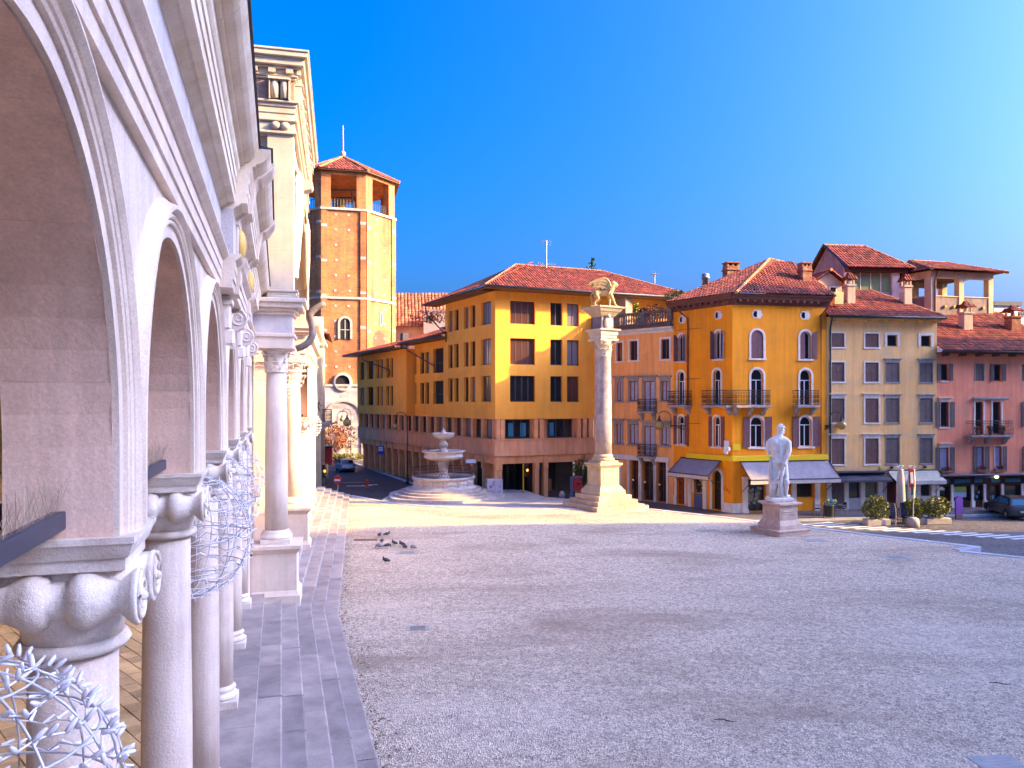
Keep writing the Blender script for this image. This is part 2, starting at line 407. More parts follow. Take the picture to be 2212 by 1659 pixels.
# pale paving apron round the fountain, one step below the gravel edge
mb = MB().prism([(-9.6, 55.2), (-5.2, 51.5), (3.4, 50.95), (9.2, 50.7), (9.6, 52.6), (2.5, 57.0), (1.0, 61.6), (-4, 62.6), (-9.5, 60.8)], -.9, -.03)
part('fountain_apron', mb, LPAVE, kind='structure')
# zebra crossing on the right street
zeb = part('zebra_crossing', MB().box(17.2, 17.3, 47.9, 47.95, -.72, -.71), PAINT, kind='structure')
for i in range(16):
    f = i/15; p = Vector((18.6, 48.0)).lerp(Vector((28.6, 41.2)), f); d = Vector((.93, .37)); nn = Vector((-.37, .93))
    m = MB(); pts = [p, p+d*2.6, p+d*2.6+nn*.36, p+nn*.36]
    for q in range(4):
        a0, a1 = p+d*2.6*q/4, p+d*2.6*(q+1)/4
        m.face([(v.x, v.y, zs(v.x, v.y)+.009) for v in (a0, a1, a1+nn*.36, a0+nn*.36)])
    part('stripe', m, PAINT, zeb)
# markings on the left street
mk = part('road_marking', MB().box(-21.5, -20.0, 95.0, 95.12, -.7, -.692), PAINT, kind='structure')
for px, py, w_, h_ in ((768, 1042, 2.4, .12), (760, 1050, 1.0, .4), (775, 1050, 1.0, .4), (792, 1049, 1.0, .35), (806, 1047, .9, .35), (726, 1015, 3.0, .12)):
    p = GS(px, py); m = MB().box(-w_/2, w_/2, -h_/2, h_/2, 0, .008); part('stripe', m, PAINT, mk, (p.x, p.y, p.z+.001), .1)
# pavements along the buildings
OR_C = (-1.32, 59.4)
mb = MB().prism([(-2.9, 57.6), (9.5, 57.2), (11.5, 53.5), (15.0, 49.2), (23, 50.4), (33, 52.0), (60, 55.8), (60, 62), (30, 60), (16, 62), (2, 75), (-18, 104), (-22.6, 101.5)], -.9, -.575)
pav = part('pavement', mb, PAVE, kind='structure')
for a, b in (((15.0, 49.2), (23, 50.4)), ((23, 50.4), (33, 52.0)), ((33, 52.0), (45, 53.7))):
    kerb_run(a, b, -.22, -.57, -.9, 1.5, pav, inset=-.22)
kerb_run((-22.6, 101.5), (-2.9, 57.6), -.25, -.57, -.9, 2.0, pav, inset=-.25)
# ------------------------------------------------------------- loggia frames
T1 = R(90)+math.atan(504/FPX); LB = -1.15
u0 = Vector((cos(T1), sin(T1))); n0 = Vector((sin(T1), -cos(T1)))
L1 = Frame(*(n0*LB), T1)                                        # near arcade: d=0 on the column line
BEND = 5.3
def EL(a, b): p = u0*a+n0*b; return Vector((p.x, p.y))
T2 = T1-R(4.3); pb = EL(25.6, .45); L2 = Frame(pb.x, pb.y, T2)  # porch front plane
FL = .96
# six steps: edges as polylines (near part, bend, far part)
EB = [-.44, 0, .46, .92, 1.36, 1.80]
T3 = T1-R(5.7); u2 = Vector((cos(T3), sin(T3)))
def edge(i):
    k = EL(25.6, EB[i]+(.10 if i else 0)); far = k+u2*33
    return [EL(-3, EB[i]), k, far]
SE = [edge(i) for i in range(6)]
steps = part('loggia_steps', MB().prism([tuple(p) for p in [EL(-3, -2.5)]+SE[4][:1]+SE[4][1:]+[SE[0][2]+L2.N*-6, EL(26, -2.5)]], -.3, .14), STEPM, kind='structure')
def lerp_edge(pl, s):           # s = metres along
    L = (pl[1]-pl[0]).length
    if s <= L: return pl[0].lerp(pl[1], s/L)
    return pl[1]+(pl[2]-pl[1]).normalized()*(s-L)
rs = random.Random(3)
for i in range(5):
    z1 = FL-.16*(i+1); s = 0
    LT = (SE[i][1]-SE[i][0]).length+33
    while s < LT-.3:
        l = rs.uniform(1.3, 2.3); e = min(LT, s+l); gap = .008
        cut = [s+gap, e-gap]; LA = (SE[i][1]-SE[i][0]).length
        if s+.25 < LA < e-.25: cut = [s+gap, LA, e-gap]
        inn = [lerp_edge(SE[i], c)-n0*.03 for c in cut]; out = [lerp_edge(SE[i+1], c) for c in cut]
        m = MB(); o = inn[0]; dz = rs.uniform(-.005, .005)
        for q in range(len(cut)-1):
            a, b, c, d = inn[q]-o, inn[q+1]-o, out[q+1]-o, out[q]-o
            e1 = (c-b).normalized()*.035; ch = .02
            m.face([(d.x-e1.x, d.y-e1.y, z1+dz), (c.x-e1.x, c.y-e1.y, z1+dz), (b.x, b.y, z1+dz), (a.x, a.y, z1+dz)])
            m.face([(d.x, d.y, z1+dz-ch), (c.x, c.y, z1+dz-ch), (c.x-e1.x, c.y-e1.y, z1+dz), (d.x-e1.x, d.y-e1.y, z1+dz)])
            m.face([(d.x, d.y, z1-.2), (c.x, c.y, z1-.2), (c.x, c.y, z1+dz-ch), (d.x, d.y, z1+dz-ch)])
        a, d = inn[0]-o, out[0]-o; m.face([(a.x, a.y, z1-.2), (d.x, d.y, z1-.2), (d.x, d.y, z1+dz-.01), (a.x, a.y, z1+dz-.01)])
        a, d = inn[-1]-o, out[-1]-o; m.face([(d.x, d.y, z1-.2), (a.x, a.y, z1-.2), (a.x, a.y, z1+dz-.01), (d.x, d.y, z1+dz-.01)])
        part('step_slab', m, STEPM, steps, (o.x, o.y, 0)); s = e
# border slabs on the floor edge between the plinths and the first step
s = 0
while s < 28:
    l = rs.uniform(1.3, 1.9); m = MB().bbox(s+.004, s+l-.004, -(EB[0]-LB), .40, FL-.25, FL+rs.uniform(.0, .004), .01)
    part('border_slab', m, STEPM, steps, (L1.o.x, L1.o.y, 0), T1); s += l
# ============================================================= the arcade on the left
SP = 3.85; A0 = 4.98; ZA = 6.45; RI = 1.60; ZS = 6.95; TH = .265
SHAFT = pm('column_stone', (.80, .65, .54), (.70, .54, .44), .9, .6, .3, 28, streak=.3, blot=(.36, .28, .24), blot_scale=1.3, blot_amt=.3)
CAP = pm('capital_stone', (.84, .73, .63), (.68, .55, .45), 3.0, .65, .35, 45, blot=(.36, .22, .14), blot_scale=2.6, blot_amt=.5)
WALLW = pm('white_wall', (.74, .61, .51), (.64, .51, .41), .9, .75, .2, 18, streak=.3, blot=(.55, .50, .44), blot_scale=1.3, blot_amt=.5)
CAPP = [(.0, .0)]
def ionic_capital():
    m = MB()
    # abacus in three mouldings
    sqlathe(m, [(.30, -.20), (.33, -.19), (.33, -.125), (.345, -.12), (.36, -.085), (.375, -.04), (.385, -.035), (.385, .0)])
    m.smooth = True
    # bolsters at both sides, running front to back (axis y)
    prof = [(.155, -.40), (.165, -.385), (.15, -.36), (.095, -.30), (.115, -.24), (.165, -.16), (.172, -.11), (.14, -.055), (.105, -.045), (.11, 0), (.105, .045), (.14, .055), (.172, .11), (.165, .16), (.115, .24), (.095, .30), (.15, .36), (.165, .385), (.155, .40)]
    for sx in (-1, 1): m.lathe(prof, 20, (sx*.26, 0, -.355), True, 'y')
    # volute spirals on the front and back
    for sx in (-1, 1):
        for sy in (-1, 1):
            pts = []
            for i in range(34):
                a = i/33*4.4*PI; r = .145*(1-i/33*.86)
                pts.append((sx*.26+sx*r*sin(a), sy*.405, -.355+r*cos(a)))
            m.tube(pts, [.017*(1-i/33*.5) for i in range(34)], 5)
            m.ball((sx*.26, sy*.41, -.355), .03, 8, 5)
    m.box(-.26, .26, -.37, .37, -.33, -.2)
    m.lathe([(.262, -.62), (.27, -.56), (.29, -.50), (.30, -.42), (.27, -.36)], 32)      # echinus
    m.lathe([(.245, -.70), (.285, -.69), (.305, -.655), (.285, -.62), (.262, -.615)], 32)   # astragal
    m.smooth = False
    return m
def attic_base():
    m = MB(); m.bbox(-.35, .35, -.35, .35, 0, .17, .01); m.smooth = True
    m.lathe([(.30, .17), (.335, .185), (.345, .22), (.335, .255), (.30, .27), (.285, .285), (.28, .315), (.29, .335), (.305, .35), (.312, .375), (.30, .40), (.27, .41), (.258, .44)], 32); return m
def shaft(h, r0=.258, r1=.235):
    m = MB(); m.smooth = True
    m.lathe([(r0, 0), (r0, h*.3), (r0*.985, h*.55), (r1*1.02, h*.8), (r1, h)], 32); return m
ME_CAP = ionic_capital().mesh('capital', CAP); ME_BASE = attic_base().mesh('column_base', CAP); ME_SH = shaft(ZA-.69-FL-.43).mesh('shaft', SHAFT)
# one bay of arched wall from column axis to column axis
def bay(sp):
    m = MB(); wall(m, -sp/2, sp/2, ZA, 8.92, [(-RI, RI, ZA, ZS+RI, True)], -TH, 2*TH, True, False)
    return m
def intrados():
    m = MB(); m.smooth = True; y0, y1 = -TH-.004, TH+.002; r = RI
    pts = [(-r, ZA)]+[(-r, ZA+(ZS-ZA)*.5)]+arc(0, ZS, r, PI, 0, 28)+[(r, ZA+(ZS-ZA)*.5), (r, ZA)]
    out = []; cut = [0, 2, 7, 11, 15, 19, 23, 28, len(pts)-1]
    for a, b in zip(cut[:-1], cut[1:]):                            # blocks with open joints
        q = [Vector(p) for p in pts[a:b+1]]; q[0] = q[0].lerp(q[1], .004); q[-1] = q[-1].lerp(q[-2], .004); m = MB(); m.smooth = True
        for p, r_ in zip(q[:-1], q[1:]): m.face([(p[0], y0, p[1]), (p[0], y1, p[1]), (r_[0], y1, r_[1]), (r_[0], y0, r_[1])])
        out.append(m.mesh('soffit_block', INTRA))
    return out
def archivolt():
    m = MB(); prof = [(.0, -.05), (.0, .035), (.10, .035), (.105, .06), (.12, .068), (.135, .06), (.14, .045), (.15, .07), (.168, .082), (.185, .07), (.19, .05), (.20, .085), (.225, .115), (.255, .11), (.27, .07), (.285, .035), (.305, .02), (.315, -.02)]
    path = [(-1, 0, ZA), (-1, 0, ZS-.02)]+[(cos(PI-PI*i/36), sin(PI-PI*i/36), ZS) for i in range(37)]+[(1, 0, ZS-.02), (1, 0, ZA)]
    m.smooth = True; rows = [[((RI+.006+r)*cx, -TH-d, z+(RI+.006+r)*sz) for r, d in prof] for cx, sz, z in path]
    for j in range(len(prof)-1):                                  # strips of their own keep the mouldings crisp
        m.idx([p for r in rows for p in (r[j], r[j+1])], [(2*i, 2*i+2, 2*i+3, 2*i+1) for i in range(len(rows)-1)])
    return m
ME_BAY = bay(SP).mesh('arch_wall', WALLW); ME_INT = intrados(); ME_AV = archivolt().mesh('archivolt', STONE)
WIREM = plain('tie_iron', (.05, .055, .085), .45, .3)
SPIKE = plain('spike_wire', (.46, .36, .25), .5, .3)
rsp = random.Random(5)
def tie_rod():
    return MB().bbox(-SP/2+.3, SP/2-.3, -.035, .035, ZA+.05, ZA+.15, .006)
def spikes():
    m = MB(); s = -SP/2+.35
    while s < SP/2-.35:
        for k in range(3):
            m.tube([(s, 0, ZA+.14), (s+rsp.uniform(-.06, .06), (k-1)*.055+rsp.uniform(-.02, .02), ZA+.14+rsp.uniform(.14, .21))], .0014, 3)
        s += .055
    return m
ME_TIE = tie_rod().mesh('tie_rod', WIREM); ME_SPK = spikes().mesh('spike_strip', SPIKE)
def arcade(fr, k0, k1, a0, label, near=True):
    root = thing('arcade', label, 'loggia', (fr.o.x, fr.o.y, 0), fr.t)
    for k in range(k0, k1+1):
        x = a0+SP*k
        c = obj('column', ME_SH, root, (x, 0, FL+.43)); obj('capital', ME_CAP, c, (0, 0, ZA-FL-.43)); obj('column_base', ME_BASE, c, (0, 0, -.43))
        if k < k1:
            w = obj('arch_wall', ME_BAY, root, (x+SP/2, 0, 0)); obj('archivolt', ME_AV, w); [obj('soffit_block', q, w) for q in ME_INT]
            t = obj('tie_rod', ME_TIE, root, (x+SP/2, 0, 0)); obj('spike_strip', ME_SPK, t, kind='stuff')
    return root
near = arcade(L1, -1, 5, A0, 'near white stone arcade of round arches on ionic columns, entablature and long cornice above')
# pieces of wall beyond the last column, and return pier against the porch
xe = A0+SP*5
part('end_pier', MB().box(xe-.1, xe+1.5, -TH, TH, FL, 8.92), STONE, near)
EPR = [(-.2, 8.88), (.33, 8.88), (.33, 9.0), (.35, 9.005), (.35, 9.14), (.365, 9.145), (.365, 9.28), (.385, 9.285), (.40, 9.30), (.43, 9.325), (.455, 9.35), (.455, 9.38), (-.2, 9.38)]
FRI = [(-.2, 9.38), (.34, 9.38), (.34, 10.04), (-.2, 10.04)]
COR = [(-.2, 10.04), (.345, 10.04), (.36, 10.06), (.39, 10.08), (.43, 10.105), (.45, 10.13), (.535, 10.135), (.535, 10.27), (.55, 10.275), (.55, 10.42), (.565, 10.425), (.565, 10.55), (.58, 10.565), (.60, 10.60), (.61, 10.68), (.66, 10.69), (.66, 10.725), (.685, 10.73), (.71, 10.74), (.76, 10.77), (.81, 10.82), (.85, 10.89), (.865, 10.93), (.87, 10.96), (-.2, 10.98)]
def off(p, d): return [(a+d if a > 0 else a, z) for a, z in p]
FRZ = pm('frieze_marble', (.68, .60, .56), (.54, .47, .45), 1.5, .6, .15, 15, streak=.2, blot=(.34, .34, .42), blot_scale=1.2, blot_amt=.5)
for s0, s1, d in ((-3, 11.75, 0), (11.75, 17.3, .17), (17.3, 25.9, 0)):
    q = 0; ss = s0
    ent = part('architrave', mould(MB(), off(EPR, d), s0, s1), STONE, near)
    part('frieze', mould(MB(), off(FRI, d), s0, s1), FRZ, near)
    L = s1-s0; n = max(1, round(L/1.45))
    for i in range(n):
        part('cornice_block', mould(MB(), off(COR, d), s0+L*i/n+.003, s0+L*(i+1)/n-.003), CORN, near)
RTILE = pm('roof_tile', (.34, .075, .042), (.20, .045, .032), 3.0, .85, .3, 20, tint=True, blot=(.10, .07, .05), blot_scale=.8, blot_amt=.5)
mb = MB(); mb.prism([(-.80, 10.962), (-.90, 10.965), (-.90, 10.985), (1.5, 11.3), (1.5, 11.1)], -3, 11.75, 'x'); mb.prism([(-.97, 10.962), (-1.07, 10.965), (-1.07, 10.985), (1.5, 11.3), (1.5, 11.1)], 11.75, 17.3, 'x'); mb.prism([(-.80, 10.962), (-.90, 10.965), (-.90, 10.985), (1.5, 11.3), (1.5, 11.1)], 17.3, 25.8, 'x')
part('roof_edge', mb, pm('lead_edge', (.07, .06, .06), None, 3, .7), near)
# ressaut pilasters, scroll keystones and gilt boss of the central bay
for k in (2, 3):
    x = A0+SP*k
    part('ressaut_block', mould(MB(), [(-.1, 8.874), (.56, 8.874), (.56, 9.0), (.585, 9.005), (.585, 9.27), (.62, 9.3), (.68, 9.39), (.68, 9.432), (-.1, 9.432)], x-.30, x+.30), STONE, near)
    part('ressaut_block', mould(MB(), [(-.1, 9.95), (.56, 9.95), (.58, 10.03), (.66, 10.12), (.75, 10.135), (.75, 10.3), (.78, 10.42), (.80, 10.6), (.84, 10.68), (.90, 10.70), (.94, 10.74), (1.06, 10.86), (1.09, 10.95), (-.1, 10.955)], x-.30, x+.30), STONE, near)
    part('frieze_panel', MB().bbox(x-.25, x+.25, -.55, -.1, 9.434, 9.948, .01), FRZ, near)
    m = MB(); m.smooth = True; m.ball((x-.02, -.56, 9.69), .24, 16, 10, (.8, .45, 1.0)); part('gilt_boss', m, pm('gilt', (.70, .46, .12), (.55, .33, .08), 3, .5), near)
def console(w=.26, h=.75, d=.34):
    m = MB(); sc_ = MB(); sc_.smooth = True; prof = []
    for i in range(22):
        a = PI*.5-i/21*3.3*PI; r = .16*(1-i/21*.8); prof.append((-d+.16+(-r*cos(a)), h-.18+r*sin(a)))
    sc_.tube([(0, y, z) for y, z in prof], .022, 5)
    body = [(0, 0), (-.10, .03), (-.13, .10), (-.10, .2), (-.12, .32), (-d+.06, .42), (-d, .55), (-d+.02, .67), (-d+.14, .74), (0, .75)]
    m.prism(body, -w/2, w/2, 'x'); return m, sc_, w
def put_console(parent, loc, mat, *a):
    key = ('console', a, mat.name)
    if key not in KEYS: m, sc_, w = console(*a); KEYS[key] = (m.mesh('keystone', mat), sc_.mesh('scroll', mat), w)
    m, sc_, w = KEYS[key]; o = obj('keystone', m, parent, loc)
    for sx in (-w/2, w/2): obj('scroll', sc_, o, (sx, 0, 0))
KEYS = {}
for k in range(2, 5): put_console(near, (A0+SP*(k+.5), -TH, 8.14), STONE2)
for k in range(2, 5):
    x = A0+SP*k
    m = MB(); m.bbox(x-.16, x+.16, -TH-.16, -TH, 8.35, 8.87, .02); m.bbox(x-.2, x+.2, -TH-.2, -TH, 8.72, 8.80, .01); m.bbox(x-.11, x+.11, -TH-.22, -TH, 8.1, 8.35, .03)
    part('bracket', m, STONE2, near)
# inside of the loggia: floor, back wall, vault, beams
flo = part('loggia_floor', MB().box(-3, 26, .24, 7.2, FL-.4, FL-.05), pm('floor_bed', (.05, .035, .025), None), None, (L1.o.x, L1.o.y, 0), T1, 'structure')
TILE = pm('floor_tile', (.66, .43, .21), (.46, .28, .13), 2.0, .7, .3, 30, rnd=.28, blot=(.55, .36, .14), blot_scale=1.5, blot_amt=.6)
tw, tl = .46, .34; ME_T = MB().bbox(-tw/2+.008, tw/2-.008, -tl/2+.008, tl/2-.008, -.05, 0, .006).mesh('floor_slab', TILE)
far_m = MB(); ca, sa = cos(R(28)), sin(R(28)); cnt = 0; rt = random.Random(4); cand = []
for i in range(-70, 70):
    for j in range(-70, 70):
        x, y = i*tw+(j % 2)*tw/2, j*tl; X, Y = 11+x*ca-y*sa, 3.5+x*sa+y*ca
        if -2.6 < X < 25.7 and .5 < Y < 7.0: cand.append((X, Y))
cand.sort(key=lambda q: abs(q[1]-.9-(q[0]-4.5)*.12)+max(0, 4-q[0])*3+max(0, q[0]-20)*1.0)
for c, (X, Y) in enumerate(cand):
    if c < 290: obj('floor_slab', ME_T, flo, (X, Y, FL+rt.uniform(-.006, .004)), R(28))
    else:
        st = len(far_m.v); far_m.bbox(-tw/2+.008, tw/2-.008, -tl/2+.008, tl/2-.008, -.05, 0, .006)
        far_m.xf(Matrix.Translation((X, Y, FL+rt.uniform(-.006, .004))) @ Matrix.Rotation(R(28), 4, 'Z'), st)
part('far_slabs', far_m, TILE, flo, kind='stuff')
part('back_wall', MB().box(-3, 26, 6.2, 6.6, FL-.3, 9.4), WALLY, near)
part('ceiling', MB().box(-3, 26, TH, 6.2, 8.95, 9.4), WALLY, near)
for k in range(-1, 6):
    x = A0+SP*k
    m = MB(); m.prism([(TH, ZA+.2)]+[(TH+3.0-2.95*cos(PI*i/16), ZA+.2+2.2*sin(PI*i/16)) for i in range(1, 16)]+[(6.2, ZA+.2), (6.2, 8.95), (TH, 8.95)], x-.22, x+.22, 'x'); part('transverse_arch', m, WALLY, near)
    part('cross_beam', MB().box(x-.06, x+.06, TH, 6.2, ZA+.02, ZA+.16), plain('dark_beam', (.03, .018, .014), .8), near)
# ============================================================= windows, shutters, balconies
def glass_mat(name, col, rough=.06):
    k = NB(name); k.b.inputs['Base Color'].default_value = lin(col); k.b.inputs['Roughness'].default_value = rough
    k.b.inputs['Specular IOR Level'].default_value = .7
    g = k.n('NewGeometry'); n = k.n('TexNoise', Scale=.7, Detail=2); k.l(g.outputs['Position'], n.inputs['Vector'])
    b = k.n('Bump', Strength=.05, Distance=.3); k.l(n.outputs[0], b.inputs['Height']); k.l(b.outputs[0], k.b.inputs['Normal']); return k.m
GLASS = glass_mat('window_glass', (.018, .014, .016)); GLASSB = glass_mat('blue_glass', (.05, .17, .26)); CURT = pm('curtained_glass', (.42, .40, .50), (.30, .28, .38), 4, .4, .1, 8)
SHOPG = glass_mat('shop_glass', (.028, .03, .03), .08)
WFRAME = plain('dark_bronze_frame', (.045, .035, .035), .5); WWHITE = plain('white_window_frame', (.70, .68, .70), .5); WRED = plain('red_wood_frame', (.16, .035, .022), .55)
SHUT_B = pm('brown_shutter', (.17, .085, .07), (.13, .065, .052), 4, .7, .2, 20); SHUT_P = pm('plum_shutter', (.19, .075, .08), (.145, .055, .06), 4, .65, .2, 20)
SHUT_G = pm('grey_shutter', (.16, .11, .10), (.12, .083, .078), 4, .7, .2, 20)
TRIM = pm('window_trim', (.84, .71, .62), (.70, .57, .49), 3, .75, .2, 30, streak=.15); TRIMG = pm('worn_trim', (.40, .34, .33), (.28, .23, .22), 3, .8, .3, 30, streak=.35)
CACHE = {}
def cached(key, fn, mat):
    if key not in CACHE: CACHE[key] = fn().mesh(key[0], mat)
    return CACHE[key]
def r2(v): return round(v*20)/20
def outline(w, h, arched, n=14):
    if not arched: return [(-w/2, 0), (-w/2, h), (w/2, h), (w/2, 0)]
    r = w/2; return [(-r, 0)]+arc(0, h-r, r, PI, 0, n)+[(r, 0)]
def ring(m, o, i, y0, y1):       # strip between two open outlines, y0 front, y1 back
    n = len(o)
    for a in range(n-1):
        b = a+1
        m.face([(o[a][0], y0, o[a][1]), (o[b][0], y0, o[b][1]), (i[b][0], y0, i[b][1]), (i[a][0], y0, i[a][1])][::-1])
        m.face([(o[a][0], y0, o[a][1]), (o[a][0], y1, o[a][1]), (o[b][0], y1, o[b][1]), (o[b][0], y0, o[b][1])])
        m.face([(i[b][0], y0, i[b][1]), (i[b][0], y1, i[b][1]), (i[a][0], y1, i[a][1]), (i[a][0], y0, i[a][1])])
    for e in (0, n-1): m.face([(o[e][0], y0, o[e][1]), (i[e][0], y0, i[e][1]), (i[e][0], y1, i[e][1]), (o[e][0], y1, o[e][1])])
def frame_mb(w, h, arched, nx, trs, fw, y):
    m = MB(); o = outline(w, h, arched); r = w/2
    i = outline(w-2*fw, h-fw, arched); ring(m, o, i, y, y+.05); m.box(-w/2+fw, w/2-fw, y, y+.05, 0, fw)
    zt = h-r if arched else h
    for t in trs: m.box(-w/2+fw*.9, w/2-fw*.9, y+.004, y+.046, h*t-fw*.5, h*t+fw*.5)
    top = (h*trs[-1] if trs and arched else (zt if not arched else h-fw))
    for k in range(1, nx):
        x = -w/2+w*k/nx; m.box(x-fw*.6, x+fw*.6, y+.007, y+.043, fw*.9, top)
    return m
def pane_mb(w, h, arched, y):
    m = MB(); o = outline(w, h, arched); m.face([(x, y+.028, z) for x, z in o][::-1]); return m
def shutter_mb(w, h, n=2):
    m = MB(); f = min(.07, w*.16); m.box(0, w, .012, .03, 0, h)
    m.box(0, f, 0, .04, 0, h); m.box(w-f, w, 0, .04, 0, h)
    zz = [h*i/n for i in range(n+1)]
    for z in zz:
        a = max(0, z-f/2); m.box(f, w-f, .001, .039, min(a, h-f), min(a, h-f)+f)
    for i in range(n):
        a, b = zz[i]+f, zz[i+1]-f; k = max(2, int((b-a)/.09))
        for q in range(k):
            z = a+(b-a)*q/k; m.face([(f, .004, z), (w-f, .004, z), (w-f, .014, z+(b-a)/k*.8), (f, .014, z+(b-a)/k*.8)])
    return m
def ashutter_mb(w, h, side):     # one leaf of an arched shutter, curve on the outer side
    m = MB(); pts = [(0, 0), (w, 0), (w, h)]+[(w-w*sin(a), h-w+w*cos(a)) for a in [PI/2*i/8 for i in range(1, 9)]]
    m.prism([(p[0], p[1]) for p in pts], 0, .04, 'y'); f = .07
    for a, b in ((.06, .45), (.5, .78)): m.box(f, w-f, -.012, .0, h*a, h*b)
    if side: m.xf(Matrix.Scale(-1, 4, (1, 0, 0))); m.f = [q[::-1] for q in m.f]
    return m
def window(root, F, x0, x1, z0, z1, frame=None, pane=None, nx=2, trs=(), fw=.06, rec=.13, arched=False, shut=None, smat=None, trim=0, tmat=None,
           sill=0, hood=0, proud=.035, sn=2, d=0, smatl=None):
    w, h = r2(x1-x0), r2(z1-z0); s = (x0+x1)/2; trs = tuple(trs)
    frame = frame or WFRAME; pane = pane or GLASS
    o = obj('window', cached(('window', w, h, arched, nx, trs, fw, rec, frame.name), lambda: frame_mb(w, h, arched, nx, trs, fw, rec), frame), root, rel(root, F.w(s, d, z0)), F.t)
    obj('pane', cached(('pane', w, h, arched, rec, pane.name), lambda: pane_mb(w, h, arched, rec), pane), o)
    if trim:
        def tr():
            m = MB(); a = outline(w+2*trim, h+trim, arched); b = outline(w, h, arched); ring(m, a, b, -proud, .03); return m
        obj('surround', cached(('surround', w, h, arched, trim, proud, (tmat or TRIM).name), tr, tmat or TRIM), o)
    if sill:
        obj('sill', cached(('sill', w, trim, sill, (tmat or TRIM).name), lambda: MB().bbox(-w/2-trim-sill*.5, w/2+trim+sill*.5, -sill, .05, -.12, -.002, .012), tmat or TRIM), o)
    if hood:
        def hd():
            m = MB(); e = w/2+trim; m.box(-e, e, -proud-.01, .02, h+trim, h+trim+.12); m.box(-e-.08, e+.08, -hood*.6, .02, h+trim+.12, h+trim+.2); m.box(-e-.14, e+.14, -hood, .02, h+trim+.2, h+trim+.26); return m
        obj('hood', cached(('hood', w, h, trim, hood, (tmat or TRIM).name), hd, tmat or TRIM), o)
    sm = smat or SHUT_B; lw = r2(w/2)
    if shut == 'closed':
        me = cached(('shutter', w/2, h, sn, sm.name), lambda: shutter_mb(w/2-.004, h-.01, sn), sm)
        for x in (-w/2, .004): obj('shutter', me, o, (x, .02, 0))
    elif shut in ('open', 'left', 'right'):
        me = cached(('shutter', lw, h, sn, sm.name), lambda: shutter_mb(lw, h, sn), sm)
        e = w/2+trim*.6
        if shut != 'right': obj('shutter', me, o, (-e-lw-.01, -.085, 0))
        if shut != 'left': obj('shutter', me, o, (e+.01, -.085, 0))
    elif shut in ('aclosed', 'aopen', 'ahalf'):
        for sd in (0, 1):
            me = cached(('shutter', w, h, 'a', sd, sm.name), lambda: ashutter_mb(w/2-.003, h, sd), sm)
            q = obj('shutter', me, o)
            if shut == 'aclosed' or (shut == 'ahalf' and sd == 0): q.location = (-w/2 if not sd else w/2, .03, 0)
            elif shut == 'ahalf': q.location = (w/2+.05, -.09, 0); q.rotation_euler = (0, 0, 0); q.scale.x = -1
            else: q.location = (-w/2-.02 if not sd else w/2+.02, -.03, 0); q.rotation_euler = (0, 0, R(-118) if not sd else R(118))
    return o
def balcony(root, F, s0, s1, z, dep=.75, h=1.0, slab=.14, brackets=2, mat=None, bulge=False, floor_mat=None):
    b = part('balcony', MB().bbox(s0, s1, -dep, 0, z-slab, z, .015), floor_mat or TRIMG, root, rel(root, F.w(0, 0, 0)), F.t)
    m = MB(); L = s1-s0
    def run(p, q):
        d = (q-p); n = max(2, round(d.length/.12))
        for i in range(n+1):
            a = p.lerp(q, i/n)
            if bulge: m.tube([a+Vector((0, 0, .02)), a+Vector((0, -.14, .25)) if abs(d.x) > abs(d.y) else a+Vector((0, 0, .25)), a+Vector((0, -.06, .6)), a+Vector((0, 0, h))], .012, 4)
            else: m.tube([a, a+Vector((0, 0, h))], .010, 4)
            if not bulge and i < n:
                c = p.lerp(q, (i+.5)/n); u = d.normalized()
                for zz in (.3, .62): m.tube([c+u*.045*cos(t)+Vector((0, 0, zz+.12*sin(t))) for t in [2*PI*j/6 for j in range(6)]], .009, 3, True)
        for zz, r in ((.06, .016), (h, .022), (h*.82, .012)): m.tube([p+Vector((0, 0, zz)), q+Vector((0, 0, zz))], r, 4)
    e = .05; A, B, C, D = Vector((s0+e, -.02, z)), Vector((s0+e, -dep+e, z)), Vector((s1-e, -dep+e, z)), Vector((s1-e, -.02, z))
    run(A, B); run(B, C); run(C, D)
    part('railing', m, mat or IRON, b)
    for i in range(brackets):
        x = s0+.25+(L-.5)*i/max(1, brackets-1)
        m = MB().prism([(0, z-slab), (-dep*.85, z-slab), (-dep*.8, z-slab-.12), (-dep*.5, z-slab-.2), (-dep*.35, z-slab-.4), (-.05, z-slab-.55), (0, z-slab-.55)], x-.11, x+.11, 'x')
        part('bracket', m, TRIMG, b)
    return b
def px(F, x0, x1, d=0): return F.s_at(x0, d), F.s_at(x1, d)
def facade(root, F, s0, s1, z0, z1, mat, wins, name='wall', d=0, dep=.3):
    m = MB(); wall(m, s0, s1, z0, z1, [(w[0], w[1], w[2], w[3], w[4].get('arched', False)) for w in wins], -d, dep)
    part(name, m, mat, root, rel(root, F.w(0, 0, 0)), F.t)
    for w in wins:
        kw = dict(w[4]); hole = kw.pop('hole', False)
        if not hole: window(root, F, w[0], w[1], w[2], w[3], d=d, **kw)
def lbox(root, F, name, mat, s0, s1, d0, d1, z0, z1, c=0.0, **kw):
    m = MB(); (m.bbox(s0, s1, -d1, -d0, z0, z1, c) if c else m.box(s0, s1, -d1, -d0, z0, z1))
    return part(name, m, mat, root, rel(root, F.w(0, 0, 0)), F.t, **kw)
def lpart(root, F, name, mb, mat, **kw): return part(name, mb, mat, root, rel(root, F.w(0, 0, 0)), F.t, **kw)
